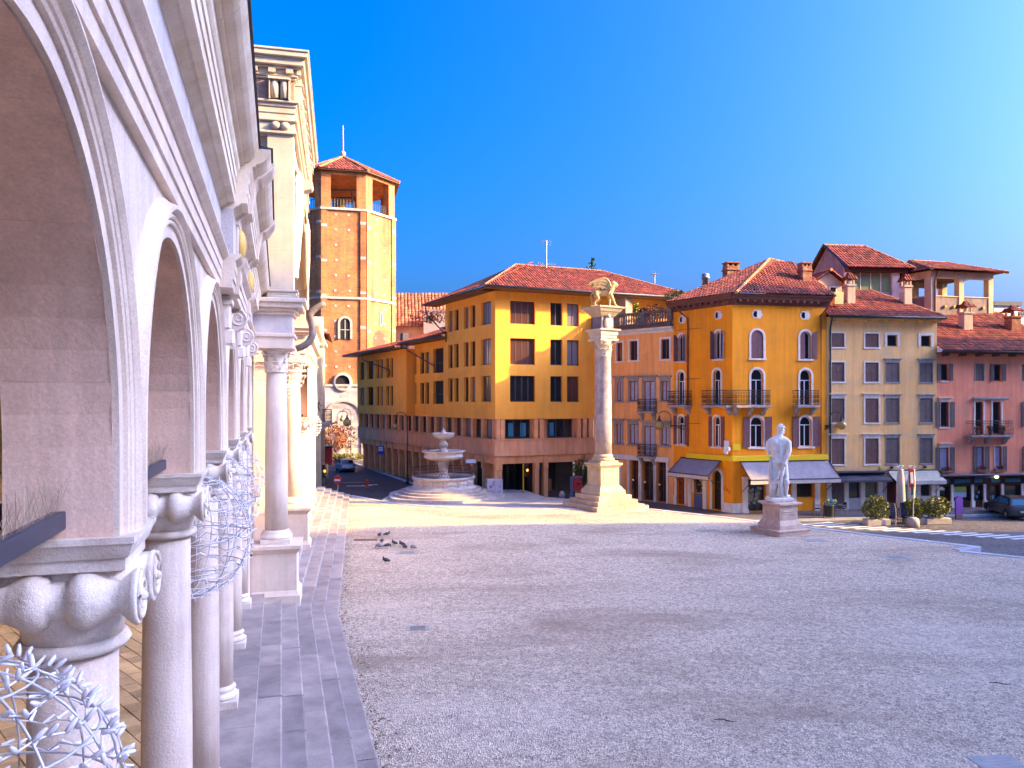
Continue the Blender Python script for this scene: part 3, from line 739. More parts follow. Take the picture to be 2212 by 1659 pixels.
def roof_slopes(root, slopes, caps, mat=None, w=.26, l=.45):
    for sl in slopes:
        m = MB(); tiles(m, *[rel(root, p) for p in sl], w, l); part('roof', m, mat or RTILE, root, kind='stuff')
    for a, b in caps: part('ridge_cap', ridge(MB(), rel(root, a), rel(root, b)), pm('ridge_tile', (.45, .20, .08), (.32, .12, .05), 3, .85, .3, 20, tint=True), root)
def pipe(root, pts, mat, r=.05): part('drainpipe', MB().tube([rel(root, p) for p in pts], r, 8), mat, root)
def eave(root, F, s0, s1, d, z, mat, h=.16, d0=0):
    lbox(root, F, 'eave_soffit', mat, s0, s1, d0, d, z, z+.08); 
    m = MB(); m.smooth = True; m.tube([(s0-.05, -d-.07, z+.12), (s1+.05, -d-.07, z+.12)], .09, 8); lpart(root, F, 'gutter', m, plain('gutter', (.06, .05, .055), .5))
# ============================================================= the orange corner block
ORG = pm('orange_plaster', (.97, .40, .05), (.90, .345, .04), .5, .85, .12, 15, streak=.14, fine=.05, blot=(.58, .27, .06), blot_scale=.4, blot_amt=.35)
CONC = pm('pink_concrete', (.84, .36, .17), (.68, .285, .135), .8, .85, .3, 18, streak=.32, blot=(.70, .44, .32), blot_scale=.6, blot_amt=.5)
PILL = pm('pillar_concrete', (.86, .38, .17), (.70, .30, .135), 1.2, .8, .25, 22, streak=.25)
ZO = 5.84
FR = Frame(-1.32, 59.4, R(22)); FLt = Frame(-1.32, 59.4, math.atan2(30.3, -17.0)+PI)   # right face, left face (s runs towards the corner, negative)
LL = -34.74
orange = thing('office_building', 'orange four storey corner block with a bright yellow sunlit face and concrete arcade', 'building', (-1.32, 59.4, -.7))
rowsz = [(13.45, 15.3), (10.2, 12.3), (7.2, 9.3)]
W2 = dict(nx=2, fw=.07, rec=.22); W4 = dict(nx=4, fw=.07, rec=.22)
BRC = glass_mat('brown_curtain', (.085, .035, .028), .15); GRC = glass_mat('grey_blind', (.20, .17, .19), .2); rpn = random.Random(17)
def pn(st): q = dict(st); q['pane'] = rpn.choice([GLASS, GLASS, GLASS, BRC, BRC, GRC]); return q
wins = []
for (a, b), st in (((1102, 1156), W4), ((1189, 1215), W2), ((1225, 1251), W2)):
    s0, s1 = px(FR, a, b)
    for z0, z1 in rowsz: wins.append((s0, s1, z0, z1, pn(st)))
facade(orange, FR, 0, 8.85, ZO, 16.0, ORG, wins, 'front_wall')
facade(orange, FR, 8.85, 18.6, 5, 16.0, ORG, [(9.6, 11.0, 13.45, 15.3, W4), (13, 14.2, 13.45, 15.3, W2)], 'front_wall')
def lx(zx): return 691.2+zx*.3472
segs = [('A', 962, 1070, 0, 16.0, [(797, 825), (835, 862), (895, 924), (936, 966), (1002, 1064)], rowsz, 0),
        ('B', 878, 962, -.9, 13.0, [(548, 570), (577, 600), (624, 648), (655, 679)], rowsz[1:], -.2),
        ('C', 772, 878, 0, 12.6, [(246, 275), (294, 331), (350, 368), (373, 391), (411, 429), (435, 454)], rowsz[1:], -.4)]
for nm, xa, xb, dd, ztop, cols, rz, dz in segs:
    s0, s1 = px(FLt, xa, xb); s1 = min(s1, 0)
    wl = []
    for a, b in cols:
        q0, q1 = px(FLt, lx(a), lx(b), dd)
        for z0, z1 in rz: wl.append((q0, q1, z0+dz, z1+dz, pn(dict(nx=4 if b-a > 50 else 2, fw=.06, rec=.22))))
    if nm == 'B':
        q0, q1 = px(FLt, lx(705), lx(768), dd)
        for z0, z1 in ((9.95, 12.3), (7.0, 9.2)): wl.append((q0, q1, z0, z1, dict(nx=3, fw=.07, rec=.28)))
        for z0 in (9.95, 7.0): lpart(orange, FLt, 'rail', MB().box(q0, q1, -dd, -dd+.03, z0+.9, z0+.95), WFRAME)
    facade(orange, FLt, s0, s1, ZO-.0, ztop, ORG, wl, 'side_wall', dd)
    lbox(orange, FLt, 'wall_return', ORG, s1-.02, s1, -1.2, 0, ZO, ztop) if nm != 'A' else None
    if nm == 'A': lbox(orange, FLt, 'wall_return', ORG, s0-.0, s0+.02, -6, -.02, 12.5, 16.0)
# soffit of the upper storeys, recessed window band, concrete band, pillars
bw = .55
def band(F, s0, s1, cols, nm):
    z0, z1 = 4.23, ZO
    lbox(orange, F, 'band_back', CONC, s0, s1, -bw-.2, -bw-.02, z0, z1)
    for a, b, n, pn in cols:
        window(orange, F, a, b, z0+.03, z1-.05, nx=n, fw=.07, rec=.0, d=-bw+.16, pane=pn)
s = [FR.s_at(x) for x in (1090, 1109, 1178, 1183, 1270)]
band(FR, 0, 8.85, [(.98, 3.15, 3, GLASS), (4.75, 6.95, 3, GLASS)], 'r')
for a, b in ((1.25, 1.75), (2.3, 2.8), (4.9, 5.3)): lbox(orange, FR, 'blue_blind', GLASSB, a, b, -bw+.14, -bw+.15, 4.4, 5.5)
for x in (.12, .5, 3.4, 3.9, 7.3, 7.85, 8.4): lbox(orange, FR, 'fin', PILL, x, x+.34, -bw, -.06, 4.23, ZO, .01)
lc = []
n = 17
for i in range(n):
    a = -1.6-i*1.93; lc.append((a-.55, a+.75, 2, rpn.choice([GLASS, GLASS, BRC, GRC])))
band(FLt, LL, 0, lc, 'l')
for i in range(n):
    a = -1.6-i*1.93
    for q in (-.98, -.74): lbox(orange, FLt, 'fin', PILL, a+q-.06, a+q+.1, -bw, -.06, 4.23, ZO, .01)
for F, s0, s1 in ((FR, -.06, 8.85), (FLt, LL, .06)):
    lbox(orange, F, 'concrete_band', CONC, s0, s1, -1.0, .12, 2.89, 4.15); lbox(orange, F, 'band_ledge', CONC, s0, s1, -1.0, .2, 4.15, 4.23)
    lbox(orange, F, 'soffit', CONC, s0, s1, -bw, -.02, ZO-.04, ZO+.0)
    lbox(orange, F, 'lintel_beam', PILL, s0, s1, -.75, -.12, 2.25, 2.89)
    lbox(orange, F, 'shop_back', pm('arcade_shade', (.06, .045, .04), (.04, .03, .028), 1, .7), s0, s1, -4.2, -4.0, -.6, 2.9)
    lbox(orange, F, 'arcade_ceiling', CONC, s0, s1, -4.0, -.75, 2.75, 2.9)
# pillars: pairs on the right face, deep fins on the left face
def pill(F, a, b, d0=-.6, d1=-.1):
    q = lbox(orange, F, 'pillar', PILL, a, b, d0, d1, -.62, 2.3, .02); part('pillar_head', MB().bbox(a-.0+.01, b-.01, -d1-.09, -d1+.05, 1.75, 2.87, .02), PILL, q)
for a, b in ((.0, .62), (3.45, 3.85), (4.25, 4.65), (7.35, 7.8), (8.2, 8.65)): pill(FR, a, b)
for i in range(17): pill(FLt, -2.55-i*1.93, -2.2-i*1.93, -1.3, -.1)
# shop windows under the arcade
for a, b in ((.9, 3.2), (4.9, 7.1)):
    window(orange, FR, a, b, -.5, 2.2, nx=3, fw=.06, rec=0, d=-3.8, pane=SHOPG)
lbox(orange, FR, 'display_panel', pm('lit_panel', (.42, .36, .30), None), 1.3, 2.0, -3.78, -3.74, -.2, 1.6)
lbox(orange, FR, 'counter', pm('counter_wood', (.32, .12, .05), None), 5.3, 6.5, -3.7, -3.4, -.55, .5)
for i in range(7): window(orange, FLt, -3.9-i*3.9, -1.6-i*3.9, -.5, 2.2, nx=2, fw=.06, rec=0, d=-3.9, pane=SHOPG)
# eaves and roofs
for s0, s1, z, dd in ((-1.4, 18.6, 16.0, 1.5),): eave(orange, FR, s0, s1, dd, z, plain('soffit_wood', (.16, .08, .04), .7), d0=-.1)
sA0, sA1 = px(FLt, 962, 1070)
eave(orange, FLt, sA0-2.2, .6, 1.2, 16.0, plain('soffit_wood', (.16, .08, .04)), d0=-.1)
sB0, sB1 = px(FLt, 878, 962); eave(orange, FLt, sB0-1.0, sB1+.3, .5, 13.0, plain('soffit_wood', (.16, .08, .04)), d0=-1.0)
sC0, sC1 = px(FLt, 772, 878); eave(orange, FLt, sC0-1.5, sC1+.2, 1.3, 12.6, plain('soffit_wood', (.16, .08, .04)), d0=-.1)
e_c = FR.w(-1.45, 1.5, 16.15); e_r = FR.w(18.8, 1.5, 16.15); e_l = FLt.w(sA0-2.4, 1.25, 16.15)
rg0 = FR.w(4.2, -6.0, 19.35); rg1 = FR.w(14.5, -6.0, 19.35)
roof_slopes(orange, [(e_c, e_r, rg0, FR.w(12.8, -6.0, 19.35)), (e_l, e_c, FLt.w(sA0+2, -6.8, 19.35), rg0), (e_r, FR.w(18.8, -14, 16.15), FR.w(12.8, -6, 19.35), FR.w(12.8, -6, 19.35))],
            [(e_c, rg0), (rg0, FR.w(12.8, -6, 19.35)), (FR.w(12.8, -6, 19.35), e_r)])
roof_slopes(orange, [(FLt.w(sB0-1.2, .6, 13.2), FLt.w(sB1+.4, .6, 13.2), FLt.w(sB0-1.2, -5.5, 15.2), FLt.w(sB1+.4, -5.5, 15.2)),
                     (FLt.w(sC0-1.6, 1.4, 12.8), FLt.w(sC1+.3, 1.4, 12.8), FLt.w(sC0+2, -6, 14.9), FLt.w(sC1+.3, -6, 14.9))], [])
part('skylight', MB().box(-.7, .7, -.5, .5, 0, .12), GLASSB, orange, rel(orange, FLt.w(sB0+2.5, -3.4, 14.62)), FLt.t)
part('skylight', MB().box(-.7, .7, -.5, .5, 0, .12), GLASSB, orange, rel(orange, FLt.w(sC1-2.5, -3, 14.1)), FLt.t)
lbox(orange, FLt, 'chimney', plain('dark_flue', (.05, .035, .035)), sC0+7, sC0+7.8, -3.5, -2.8, 13.2, 15.0)
for s_, z_ in ((sA0+.35, 13.0),): pipe(orange, [FLt.w(s_-2.0, 1.25, 16.0), FLt.w(s_-2.0, 1.2, 15.3), FLt.w(s_, .1, 13.2), FLt.w(s_, .1, 12.6)], IRON, .06)
for s_ in (sB1-6.5,): pipe(orange, [FLt.w(s_-2, .45, 13.0), FLt.w(s_-2, .4, 12.4), FLt.w(s_+2.4, -.75, 10.6), FLt.w(s_+2.4, -.75, 10.0)], IRON, .06)
pipe(orange, [FLt.w(sC0+6, 1.3, 12.6), FLt.w(sC0+6, 1.25, 11.9), FLt.w(sC0+11.5, .12, 10.6), FLt.w(sC0+11.5, .12, 10.0)], IRON, .06)
# body behind so nothing shows through
m = MB(); m.prism([(v.x, v.y) for v in (rel(orange, FR.w(.6, -.85)), rel(orange, FR.w(18.4, -.35)), rel(orange, FR.w(18.4, -14)), rel(orange, FLt.w(LL+.5, -9)), rel(orange, FLt.w(LL+.5, -.95-.5)), rel(orange, FLt.w(-.6, -1.0)))], ZO+.75, 12.9)
part('core', m, DARK, orange)
part('end_wall', MB().box(LL-.02, LL, 0, 9, 2.89, 12.6), ORG, orange, rel(orange, FLt.w(0, 0, 0)), FLt.t)
part('end_wall', MB().box(18.6, 18.62, 0, 14, -.6, 16.0), ORG, orange, rel(orange, FR.w(0, 0, 0)), FR.t)
# ============================================================= peach house between the orange block and the corner house
def zx1(v): return 1238.5+.38197*v
def zy1(v): return 547.2+.38197*v
def rect(F, x0, x1, y0, y1, zx, zy, d=0):
    a, b = px(F, zx(x0), zx(x1), d); xm = (zx(x0)+zx(x1))/2
    return a, b, F.z_at(xm, zy(y1), d), F.z_at(xm, zy(y0), d)
PEACH = pm('peach_plaster', (.97, .42, .13), (.89, .36, .105), .8, .88, .15, 18, streak=.25, fine=.05, blot=(.50, .28, .14), blot_scale=.5, blot_amt=.4)
FP = Frame(6.85, 62.7, math.atan2(-5.7, 5.43)); LP = 7.87
peach = thing('peach_house', 'narrow peach house with white trimmed windows and a balustraded roof terrace', 'house', (6.85, 62.7, -.7))
st1 = dict(nx=2, fw=.06, rec=.16, trim=.15, frame=WRED, sill=.08, pane=GLASS)
st2 = dict(nx=2, fw=.06, rec=.16, trim=.14, frame=WRED, sill=.14, hood=.22, tmat=TRIMG, pane=CURT)
wl = []
for x0, x1, y0, y1 in ((245, 278, 505, 610), (320, 362, 495, 605), (497, 543, 485, 598), (150, 185, 515, 615)): wl.append(rect(FP, x0, x1, y0, y1, zx1, zy1)+(st1,))
for x0, x1, y0, y1 in ((243, 275, 725, 835), (315, 362, 722, 835), (497, 540, 722, 833), (240, 275, 965, 1075), (315, 362, 965, 1080), (495, 540, 980, 1085), (150, 185, 730, 840), (150, 185, 965, 1075)): wl.append(rect(FP, x0, x1, y0, y1, zx1, zy1)+(st2,))
stD = dict(nx=2, fw=.07, rec=.16, trim=.16, frame=WRED, hood=.22, tmat=TRIMG, pane=CURT)
for x0, x1, y0, y1 in ((397, 458, 722, 895), (397, 458, 975, 1150)):
    r = rect(FP, x0, x1, y0, y1, zx1, zy1); wl.append(r+(stD,)); balcony(peach, FP, r[0]-.3, r[1]+.3, r[2]+.02, .55, .95)
gz = []
for x0, x1 in ((320, 370), (388, 455), (470, 527), (200, 262)):
    a, b = px(FP, zx1(x0), zx1(x1)); gz.append((a, b))
    wl.append((a, b, -.55, 2.55, dict(nx=3, fw=.08, rec=.5, frame=plain('shop_wood', (.10, .025, .02)), pane=SHOPG, trs=(.82,))))
facade(peach, FP, 0, LP, -.7, 12.6, PEACH, wl)
for i, (a, b) in enumerate(gz):
    for q in (a-.2, b+.02): lbox(peach, FP, 'stone_pier', TRIM, q, q+.18, 0, .10, -.6, 2.55, .01)
lbox(peach, FP, 'shop_cornice', TRIM, gz[3][0]-.4, gz[2][1]+.3, 0, .18, 2.56, 2.95, .03)
lpart(peach, FP, 'cornice', mould(MB(), [(-.1, 12.55), (.08, 12.55), (.1, 12.7), (.3, 12.8), (.34, 12.95), (-.1, 12.97)], -.1, LP), pm('white_cornice', (.66, .63, .60), None, 2, .7))
lpart(peach, FP, 'ledge', mould(MB(), [(-.1, 12.975), (.40, 12.975), (.46, 13.15), (-.1, 13.2)], -.1, LP), pm('weathered_ledge', (.17, .11, .10), (.08, .055, .05), 3, .9, .3, 20))
BALU = pm('weathered_balustrade', (.20, .155, .14), (.10, .075, .07), 4, .9, .35, 25)
bal = lbox(peach, FP, 'balustrade', BALU, 0, LP, .05, .32, 13.2, 13.36); lbox(peach, FP, 'balustrade_rail', BALU, 0, LP, .0, .36, 14.1, 14.25)
def balu():
    m = MB(); m.smooth = True; m.lathe([(.07, 0), (.07, .06), (.045, .09), (.085, .22), (.09, .3), (.05, .46), (.04, .56), (.065, .66), (.065, .74)], 10); return m
MEB = balu().mesh('baluster', BALU)
for i in range(4):
    x = .1+i*(LP-.4)/3; lbox(peach, FP, 'balustrade_post', BALU, x-.1, x+.32, .03, .34, 13.36, 14.1, .01)
    if i < 3:
        for k in range(8):
            p = FP.w(x+.48+k*.24, .18, 13.36); obj('baluster', MEB, peach, rel(peach, p), FP.t)
lbox(peach, FP, 'terrace_floor', LPAVE, 0, LP, -9, 0, 12.7, 12.96)
tc = lbox(peach, FP, 'chimney', pm('stone_chimney', (.36, .26, .20), (.26, .18, .14), 2, .9), 1.0, 2.0, -2.6, -1.7, 12.9, 15.9)
for z in (15.95, 16.2): part('cap_slab', MB().bbox(.9, 2.1, 1.6, 2.7, z, z+.12, .02), pm('stone_chimney', (.36, .26, .20)), tc)
FOL = pm('green_leaf', (.055, .10, .018), (.035, .065, .012), 3, .6, 0, 10, tint=True, fine=0); FOLY = pm('yellow_leaf', (.30, .26, .02), (.16, .17, .02), 3, .6, 0, 10, tint=True, fine=0); FOLO = pm('orange_leaf', (.36, .12, .03), (.26, .075, .025), 3, .7, 0, 10, tint=True, fine=0)
rl = random.Random(11)
def plant(name, label, p, rad, n, size, mat, cat='plant', stem_h=.5, group=None, pot=None):
    t = thing(name, label, cat, p, 0, group)
    part('foliage', leaves(MB(), (0, 0, stem_h+rad[2]*.9), rad, n, size, rl), mat, t)
    m = MB()
    for _ in range(6): m.tube([(0, 0, 0), (rl.uniform(-.3, .3)*rad[0], rl.uniform(-.3, .3)*rad[1], stem_h), (rl.uniform(-.7, .7)*rad[0], rl.uniform(-.7, .7)*rad[1], stem_h+rad[2]*rl.uniform(.6, 1.5))], [.03, .02, .008], 5)
    part('stem', m, pm('bark', (.10, .065, .045), None, 5, .9, .4, 20), t)
    if pot: part('pot', MB().lathe([(pot*.7, 0), (pot, .3), (pot*1.08, .3), (pot*1.08, .36), (pot*.9, .36)], 14), pm('terracotta', (.34, .13, .07)), t)
    return t
plant('terrace_shrub', 'tall thin yellow green shrub on the balustraded roof terrace', FP.w(3.6, -1.0, 12.97), (.3, .3, 1.1), 260, .13, FOLY, stem_h=.3, pot=.25)
plant('terrace_bush', 'dry orange bush behind the roof terrace balustrade', FP.w(5.3, -1.0, 12.97), (1.2, .6, .75), 420, .11, FOLO, stem_h=.6, pot=.3)
plant('terrace_tree', 'bright yellow green bush beside the corner house roof', FP.w(7.0, -1.6, 12.97), (.9, .7, .6), 420, .13, FOLY, stem_h=1.9, pot=.3)
# ============================================================= yellow corner house
YEL = pm('golden_plaster', (.97, .325, .008), (.90, .28, .006), .5, .85, .12, 15, streak=.2, fine=.04, blot=(.70, .25, .02), blot_scale=.5, blot_amt=.45)
FYR = Frame(15.4, 52.4, R(12)); FYL = Frame(15.4, 52.4, math.atan2(-4.6, 3.12)); LYL = -5.56; LYR = 7.37
yel = thing('corner_house', 'golden yellow corner house with arched windows, plum shutters and wrapping balcony', 'house', (15.4, 52.4, -.7))
PLUMC = pm('plum_cornice', (.16, .065, .05), (.12, .045, .036), 3, .75, .2, 20)
A1 = dict(arched=True, nx=2, fw=.06, rec=.16, frame=WWHITE, trim=.15, sill=.1, smat=SHUT_P, pane=GLASS)
def ay(**k): q = dict(A1); q.update(k); return q
def ycol(F, x0, x1, y0, y1, **k): return rect(F, x0, x1, y0, y1, zx1, zy1)+(ay(**k),)
zt = dict(zip('1234', [(10.2, 12.1), (7.0, 9.55), (3.85, 6.0), (0, 0)]))
def yc(F, x0, x1, row, **k):
    a, b = px(F, zx1(x0), zx1(x1)); z0, z1 = {1: (10.25, 12.25), 2: (6.95, 9.5), 3: (4.0, 6.15)}[row]; return (a, b, z0, z1, ay(**k))
wr = [yc(FYR, 1005, 1075, 1, shut='aclosed'), yc(FYR, 1282, 1342, 1, shut='ahalf'), yc(FYR, 1005, 1075, 2, trs=(.70,)), yc(FYR, 1282, 1345, 2, trs=(.70,)),
      yc(FYR, 1003, 1075, 3, trs=(.72,), shut='open'), yc(FYR, 1280, 1348, 3, trs=(.72,), shut='open')]
wl = [yc(FYL, 800, 842, 1, shut='aopen'), yc(FYL, 592, 630, 1, shut='aopen'), yc(FYL, 793, 832, 2, trs=(.70,)), yc(FYL, 590, 627, 2, trs=(.70,)),
      yc(FYL, 793, 830, 3, trs=(.72,), shut='open'), yc(FYL, 592, 627, 3, trs=(.72,), shut='open')]
for w in wr+wl:
    if w[4].get('shut') == 'open':
        pass
def gnd(F, x0, x1, z1, **k):
    a, b = px(F, zx1(x0), zx1(x1)); return (a, b, -.5, z1, k)
DOORR = pm('red_door_wood', (.26, .05, .015), (.18, .03, .01), 3, .6, .2, 20); DKF = plain('dark_shop_frame', (.03, .02, .03), .5)
gr = [gnd(FYR, 988, 1090, 1.75, nx=2, fw=.07, rec=.3, frame=DKF, pane=SHOPG, trs=(.86,)), gnd(FYR, 1118, 1228, 1.75, nx=2, fw=.07, rec=.3, frame=DKF, pane=SHOPG)]
a, b = px(FYR, zx1(1262), zx1(1362)); gr.append((a, b, .35, 1.75, dict(nx=1, fw=.07, rec=.3, frame=plain('green_frame', (.06, .10, .07)), pane=SHOPG)))
gl = [gnd(FYL, 584, 630, 2.35, arched=True, nx=2, fw=.07, rec=.25, frame=DOORR, pane=DOORR, trim=.2, trs=(.68,)), gnd(FYL, 785, 837, 2.3, arched=True, nx=1, fw=.07, rec=.35, frame=DKF, pane=SHOPG, trim=.2, trs=(.7,))]
a, b = px(FYL, zx1(683), zx1(730)); gl.append((a, b, .55, 1.8, dict(nx=1, fw=.06, rec=.2, frame=DKF, pane=SHOPG, trim=.18)))
facade(yel, FYR, 0, LYR, -.7, 14.0, YEL, wr+gr, 'front_wall'); facade(yel, FYL, LYL, 0, -.7, 14.0, YEL, wl+gl, 'side_wall')
for F, cols in ((FYR, [(1003, 1075, 1), (1277, 1343, 1)]), (FYL, [(803, 838, 0), (600, 635, 0)])):
    for x0, x1, wide in cols:
        a, b = px(F, zx1(x0), zx1(x1)); c = (a+b)/2; hw = .42 if wide else .36; m = MB()
        m.prism([(c-hw, 13.35), (c-hw*.6, 13.08), (c+hw*.6, 13.08), (c+hw, 13.35), (c+hw*.6, 13.68), (c-hw*.6, 13.68)], -.03, .02, 'y'); v = lpart(yel, F, 'vent_window', m, TRIM)
        m = MB(); m.prism([(c-hw*.78, 13.36), (c-hw*.5, 13.16), (c-.02, 13.16), (c-.02, 13.58), (c-hw*.5, 13.58)], -.034, -.031, 'y'); part('pane', m, GLASS, v)
# balconies: single ones and the long one round the corner
def yb(F, x0, x1, **k): a, b = px(F, zx1(x0), zx1(x1), .6); return balcony(yel, F, a, b, 6.95, .75, 1.05, .16, **k)
yb(FYR, 1265, 1390); yb(FYL, 535, 640)
a = px(FYR, zx1(897), zx1(1113), .6)[1]; balcony(yel, FYR, -.1, a, 6.95, .75, 1.05, .16, 3)
a = px(FYL, zx1(720), zx1(890), .7)[0]; balcony(yel, FYL, a, .1, 6.95, .75, 1.05, .16, 2)
# cornice, string band, corner plinth, pipes
CPR = [(-.1, 14.0), (.06, 14.0), (.08, 14.12), (.14, 14.14), (.2, 14.3), (.45, 14.36), (.50, 14.5), (.62, 14.6), (.66, 14.72), (-.1, 14.74)]
lpart(yel, FYR, 'cornice', mould(MB(), CPR, -.3, LYR+.15), PLUMC); lpart(yel, FYL, 'cornice', mould(MB(), CPR, LYL-.2, .32), PLUMC)
for F, s0, s1 in ((FYR, .3, LYR), (FYL, LYL+.2, -.3)):
    k = int((s1-s0)/.55)
    for i in range(k): lbox(yel, F, 'modillion', PLUMC, s0+i*.55, s0+i*.55+.16, .2, .46, 14.19, 14.35)
YBAND = pm('yellow_band', (.80, .52, .01), (.74, .46, .008), 1, .6, .05, 10)
lbox(yel, FYR, 'shop_fascia', YBAND, -.12, LYR+.02, 0, .22, 3.05, 3.42, .02); lbox(yel, FYL, 'shop_fascia', YBAND, -4.1, .12, 0, .22, 3.05, 3.42, .02)
for F, xs in ((FYR, (970, 1103, 1245, 1378)),):
    for x in xs:
        s_ = F.s_at(zx1(x)); q = lbox(yel, F, 'stone_pier', TRIM, s_-.2, s_+.2, 0, .1, -.3, 1.8, .012); part('pier_base', MB().bbox(s_-.24, s_+.24, -.16, 0, -.62, -.3, .012), TRIM, q); part('pier_cap', MB().bbox(s_-.24, s_+.24, -.15, 0, 1.8, 1.95, .012), TRIM, q)
for x in (660, 745):
    s_ = FYL.s_at(zx1(x)); lbox(yel, FYL, 'stone_pier', TRIM, s_-.16, s_+.16, 0, .1, -.62, 1.9, .012)
lbox(yel, FYR, 'plinth', TRIM, -.02, .75, 0, .06, -.62, .1, .01); lbox(yel, FYL, 'plinth', TRIM, -.9, .02, 0, .06, -.62, .1, .01); lbox(yel, FYL, 'plinth', TRIM, LYL, LYL+.3, 0, .06, -.62, .1, .01)
PIPE = pm('rust_pipe', (.24, .06, .035), (.18, .045, .03), 3, .6); s_ = FYL.s_at(zx1(652))
pipe(yel, [FYL.w(s_-.7, .6, 14.4), FYL.w(s_-.55, .5, 14.0), FYL.w(s_, .1, 13.4), FYL.w(s_, .1, 3.9)], PIPE, .06)
pipe(yel, [FYR.w(LYR-.1, .6, 14.4), FYR.w(LYR-.15, .5, 14.0), FYR.w(LYR-.5, .1, 13.4), FYR.w(LYR-.5, .1, 3.5)], PIPE, .07)
for z in (12.6, 8.9, 5.6): lpart(yel, FYL, 'cable', MB().tube([(LYL+.2, -.03, z+.3), (LYL+.2, -.03, z), (-2.9, -.03, z)], .012, 4), IRON)
# roof: hip with yellow mortar ridge
c0 = FYR.w(0, 0, 14.74)+Vector((.05, -.75, 0)); cr = FYR.w(LYR+.2, .68, 14.74); cl = FYL.w(LYL-.3, .68, 14.74); ap = Vector((20.0, 58.3, 18.3)); ap2 = Vector((22.0, 58.9, 18.0))
roof_slopes(yel, [(c0, cr, ap, ap2), (cl, c0, ap, ap), (cr, FYR.w(LYR+.2, -11.5, 14.74), ap2, ap2)], [(c0, ap), (ap, ap2), (ap2, cr)])
def chimney(root, p, w, d, h, mat, cap='slab', rz=.2):
    c = part('chimney', MB().bbox(-w/2, w/2, -d/2, d/2, -1.0, h, .02), mat, root, rel(root, p), rz)
    if cap == 'slab':
        part('cap_slab', MB().bbox(-w*.58, w*.58, -d*.58, d*.58, h-.35, h-.25, .02), mat, c); m = MB()
        for x in (-w*.4, 0, w*.4): m.box(x-.08, x+.08, -d*.45, d*.45, h, h+.22)
        m.box(-w*.55, w*.55, -d*.55, d*.55, h+.22, h+.3); part('pot', m, mat, c)
    else:
        m = MB(); m.box(-w*.6, w*.6, -d*.6, d*.6, h, h+.12)
        for x in (-w*.45, w*.45-.12):
            for y in (-d*.45, d*.45-.12): m.box(x, x+.12, y, y+.12, h+.12, h+.45)
        part('pot', m, mat, c); part('cap_roof', tiles(tiles(MB(), (-w*.8, -d*.8, h+.45), (w*.8, -d*.8, h+.45), (-w*.1, 0, h+.95), (w*.1, 0, h+.95), .2, .3), (w*.8, d*.8, h+.45), (-w*.8, d*.8, h+.45), (w*.1, 0, h+.95), (-w*.1, 0, h+.95), .2, .3), RTILE, c)
    return c
BRK = pm('old_brick_chimney', (.33, .12, .06), (.22, .08, .045), 4, .9, .4, 12, blot=(.5, .36, .28), blot_scale=3, blot_amt=.6); PCH = pm('plaster_chimney', (.60, .46, .36), (.5, .36, .27), 2, .9, .2, 20, streak=.3)
p = P(1579, 612, 58.5); chimney(yel, p, 1.05, .8, 1.3, BRK); p = P(1738, 612, 55.5); chimney(yel, p, .75, .7, 1.2, BRK)
p = P(1524, 622, 58); m = MB(); m.smooth = True; m.lathe([(.26, -1.2), (.26, .7), (.33, .72), (.33, .82), (.27, .85), (.3, 1.05), (.1, 1.15)], 14); part('flue', m, plain('zinc', (.30, .27, .27), .5, .2), yel, rel(yel, p))
m = MB(); [m.prism([(v.x, v.y) for v in (rel(yel, FYR.w(.4, -.9)), rel(yel, FYR.w(LYR-.1, -.6)), rel(yel, FYR.w(LYR-.1, -9)), rel(yel, FYL.w(LYL+.1, -6)), rel(yel, FYL.w(LYL+.1, -.6)))], .7, 15.3)]; part('core', m, DARK, yel)
part('end_wall', MB().box(LYR-.02, LYR, 0, 11, -.6, 14.6), YEL, yel, rel(yel, FYR.w(0, 0, 0)), FYR.t)
# ============================================================= pale yellow house
def zx2(v): return 1728.1+.4168*v
def zy2(v): return 518.4+.4168*v
PALE = pm('pale_yellow_plaster', (.99, .55, .21), (.91, .47, .17), .8, .9, .18, 18, streak=.22, fine=.05, blot=(.60, .46, .30), blot_scale=1.0, blot_amt=.5)
e0 = FYR.w(LYR, 0); FPA = Frame(e0.x+.02, e0.y+.02, R(7)); LPA = FPA.s_at(2024)
pale = thing('pale_house', 'pale yellow house with rows of closed brown shutters and two shop awnings', 'house', (FPA.o.x, FPA.o.y, -.7))
wl = []
for x0, x1, nm in ((162, 230, 'a'), (338, 407, 'a'), (445, 513, 'b'), (620, 687, 'b')):
    a, b = px(FPA, zx2(x0), zx2(x1))
    for r, (z0, z1) in {1: (11.15, 12.15), 2: (8.65, 10.05), 3: (5.7, 7.45), 4: (2.7, 4.55)}.items():
        if nm == 'a': wl.append((a, b, z0, z1, dict(shut='closed', smat=SHUT_B, trim=.11, sill=.05, rec=.1, hood=.16 if r > 2 else 0, tmat=TRIM, sn=2)))
        elif r == 1: wl.append((a+.1, b-.14, z0+.1, z1-.1, dict(nx=1, fw=.07, rec=.12, frame=WRED, trim=.2, tmat=TRIM)))
        else: wl.append((a, b, z0, z1, dict(shut='closed', smat=SHUT_G, trim=.05, tmat=TRIMG, sill=.05, rec=.1, hood=.1, sn=2)))
gp = []
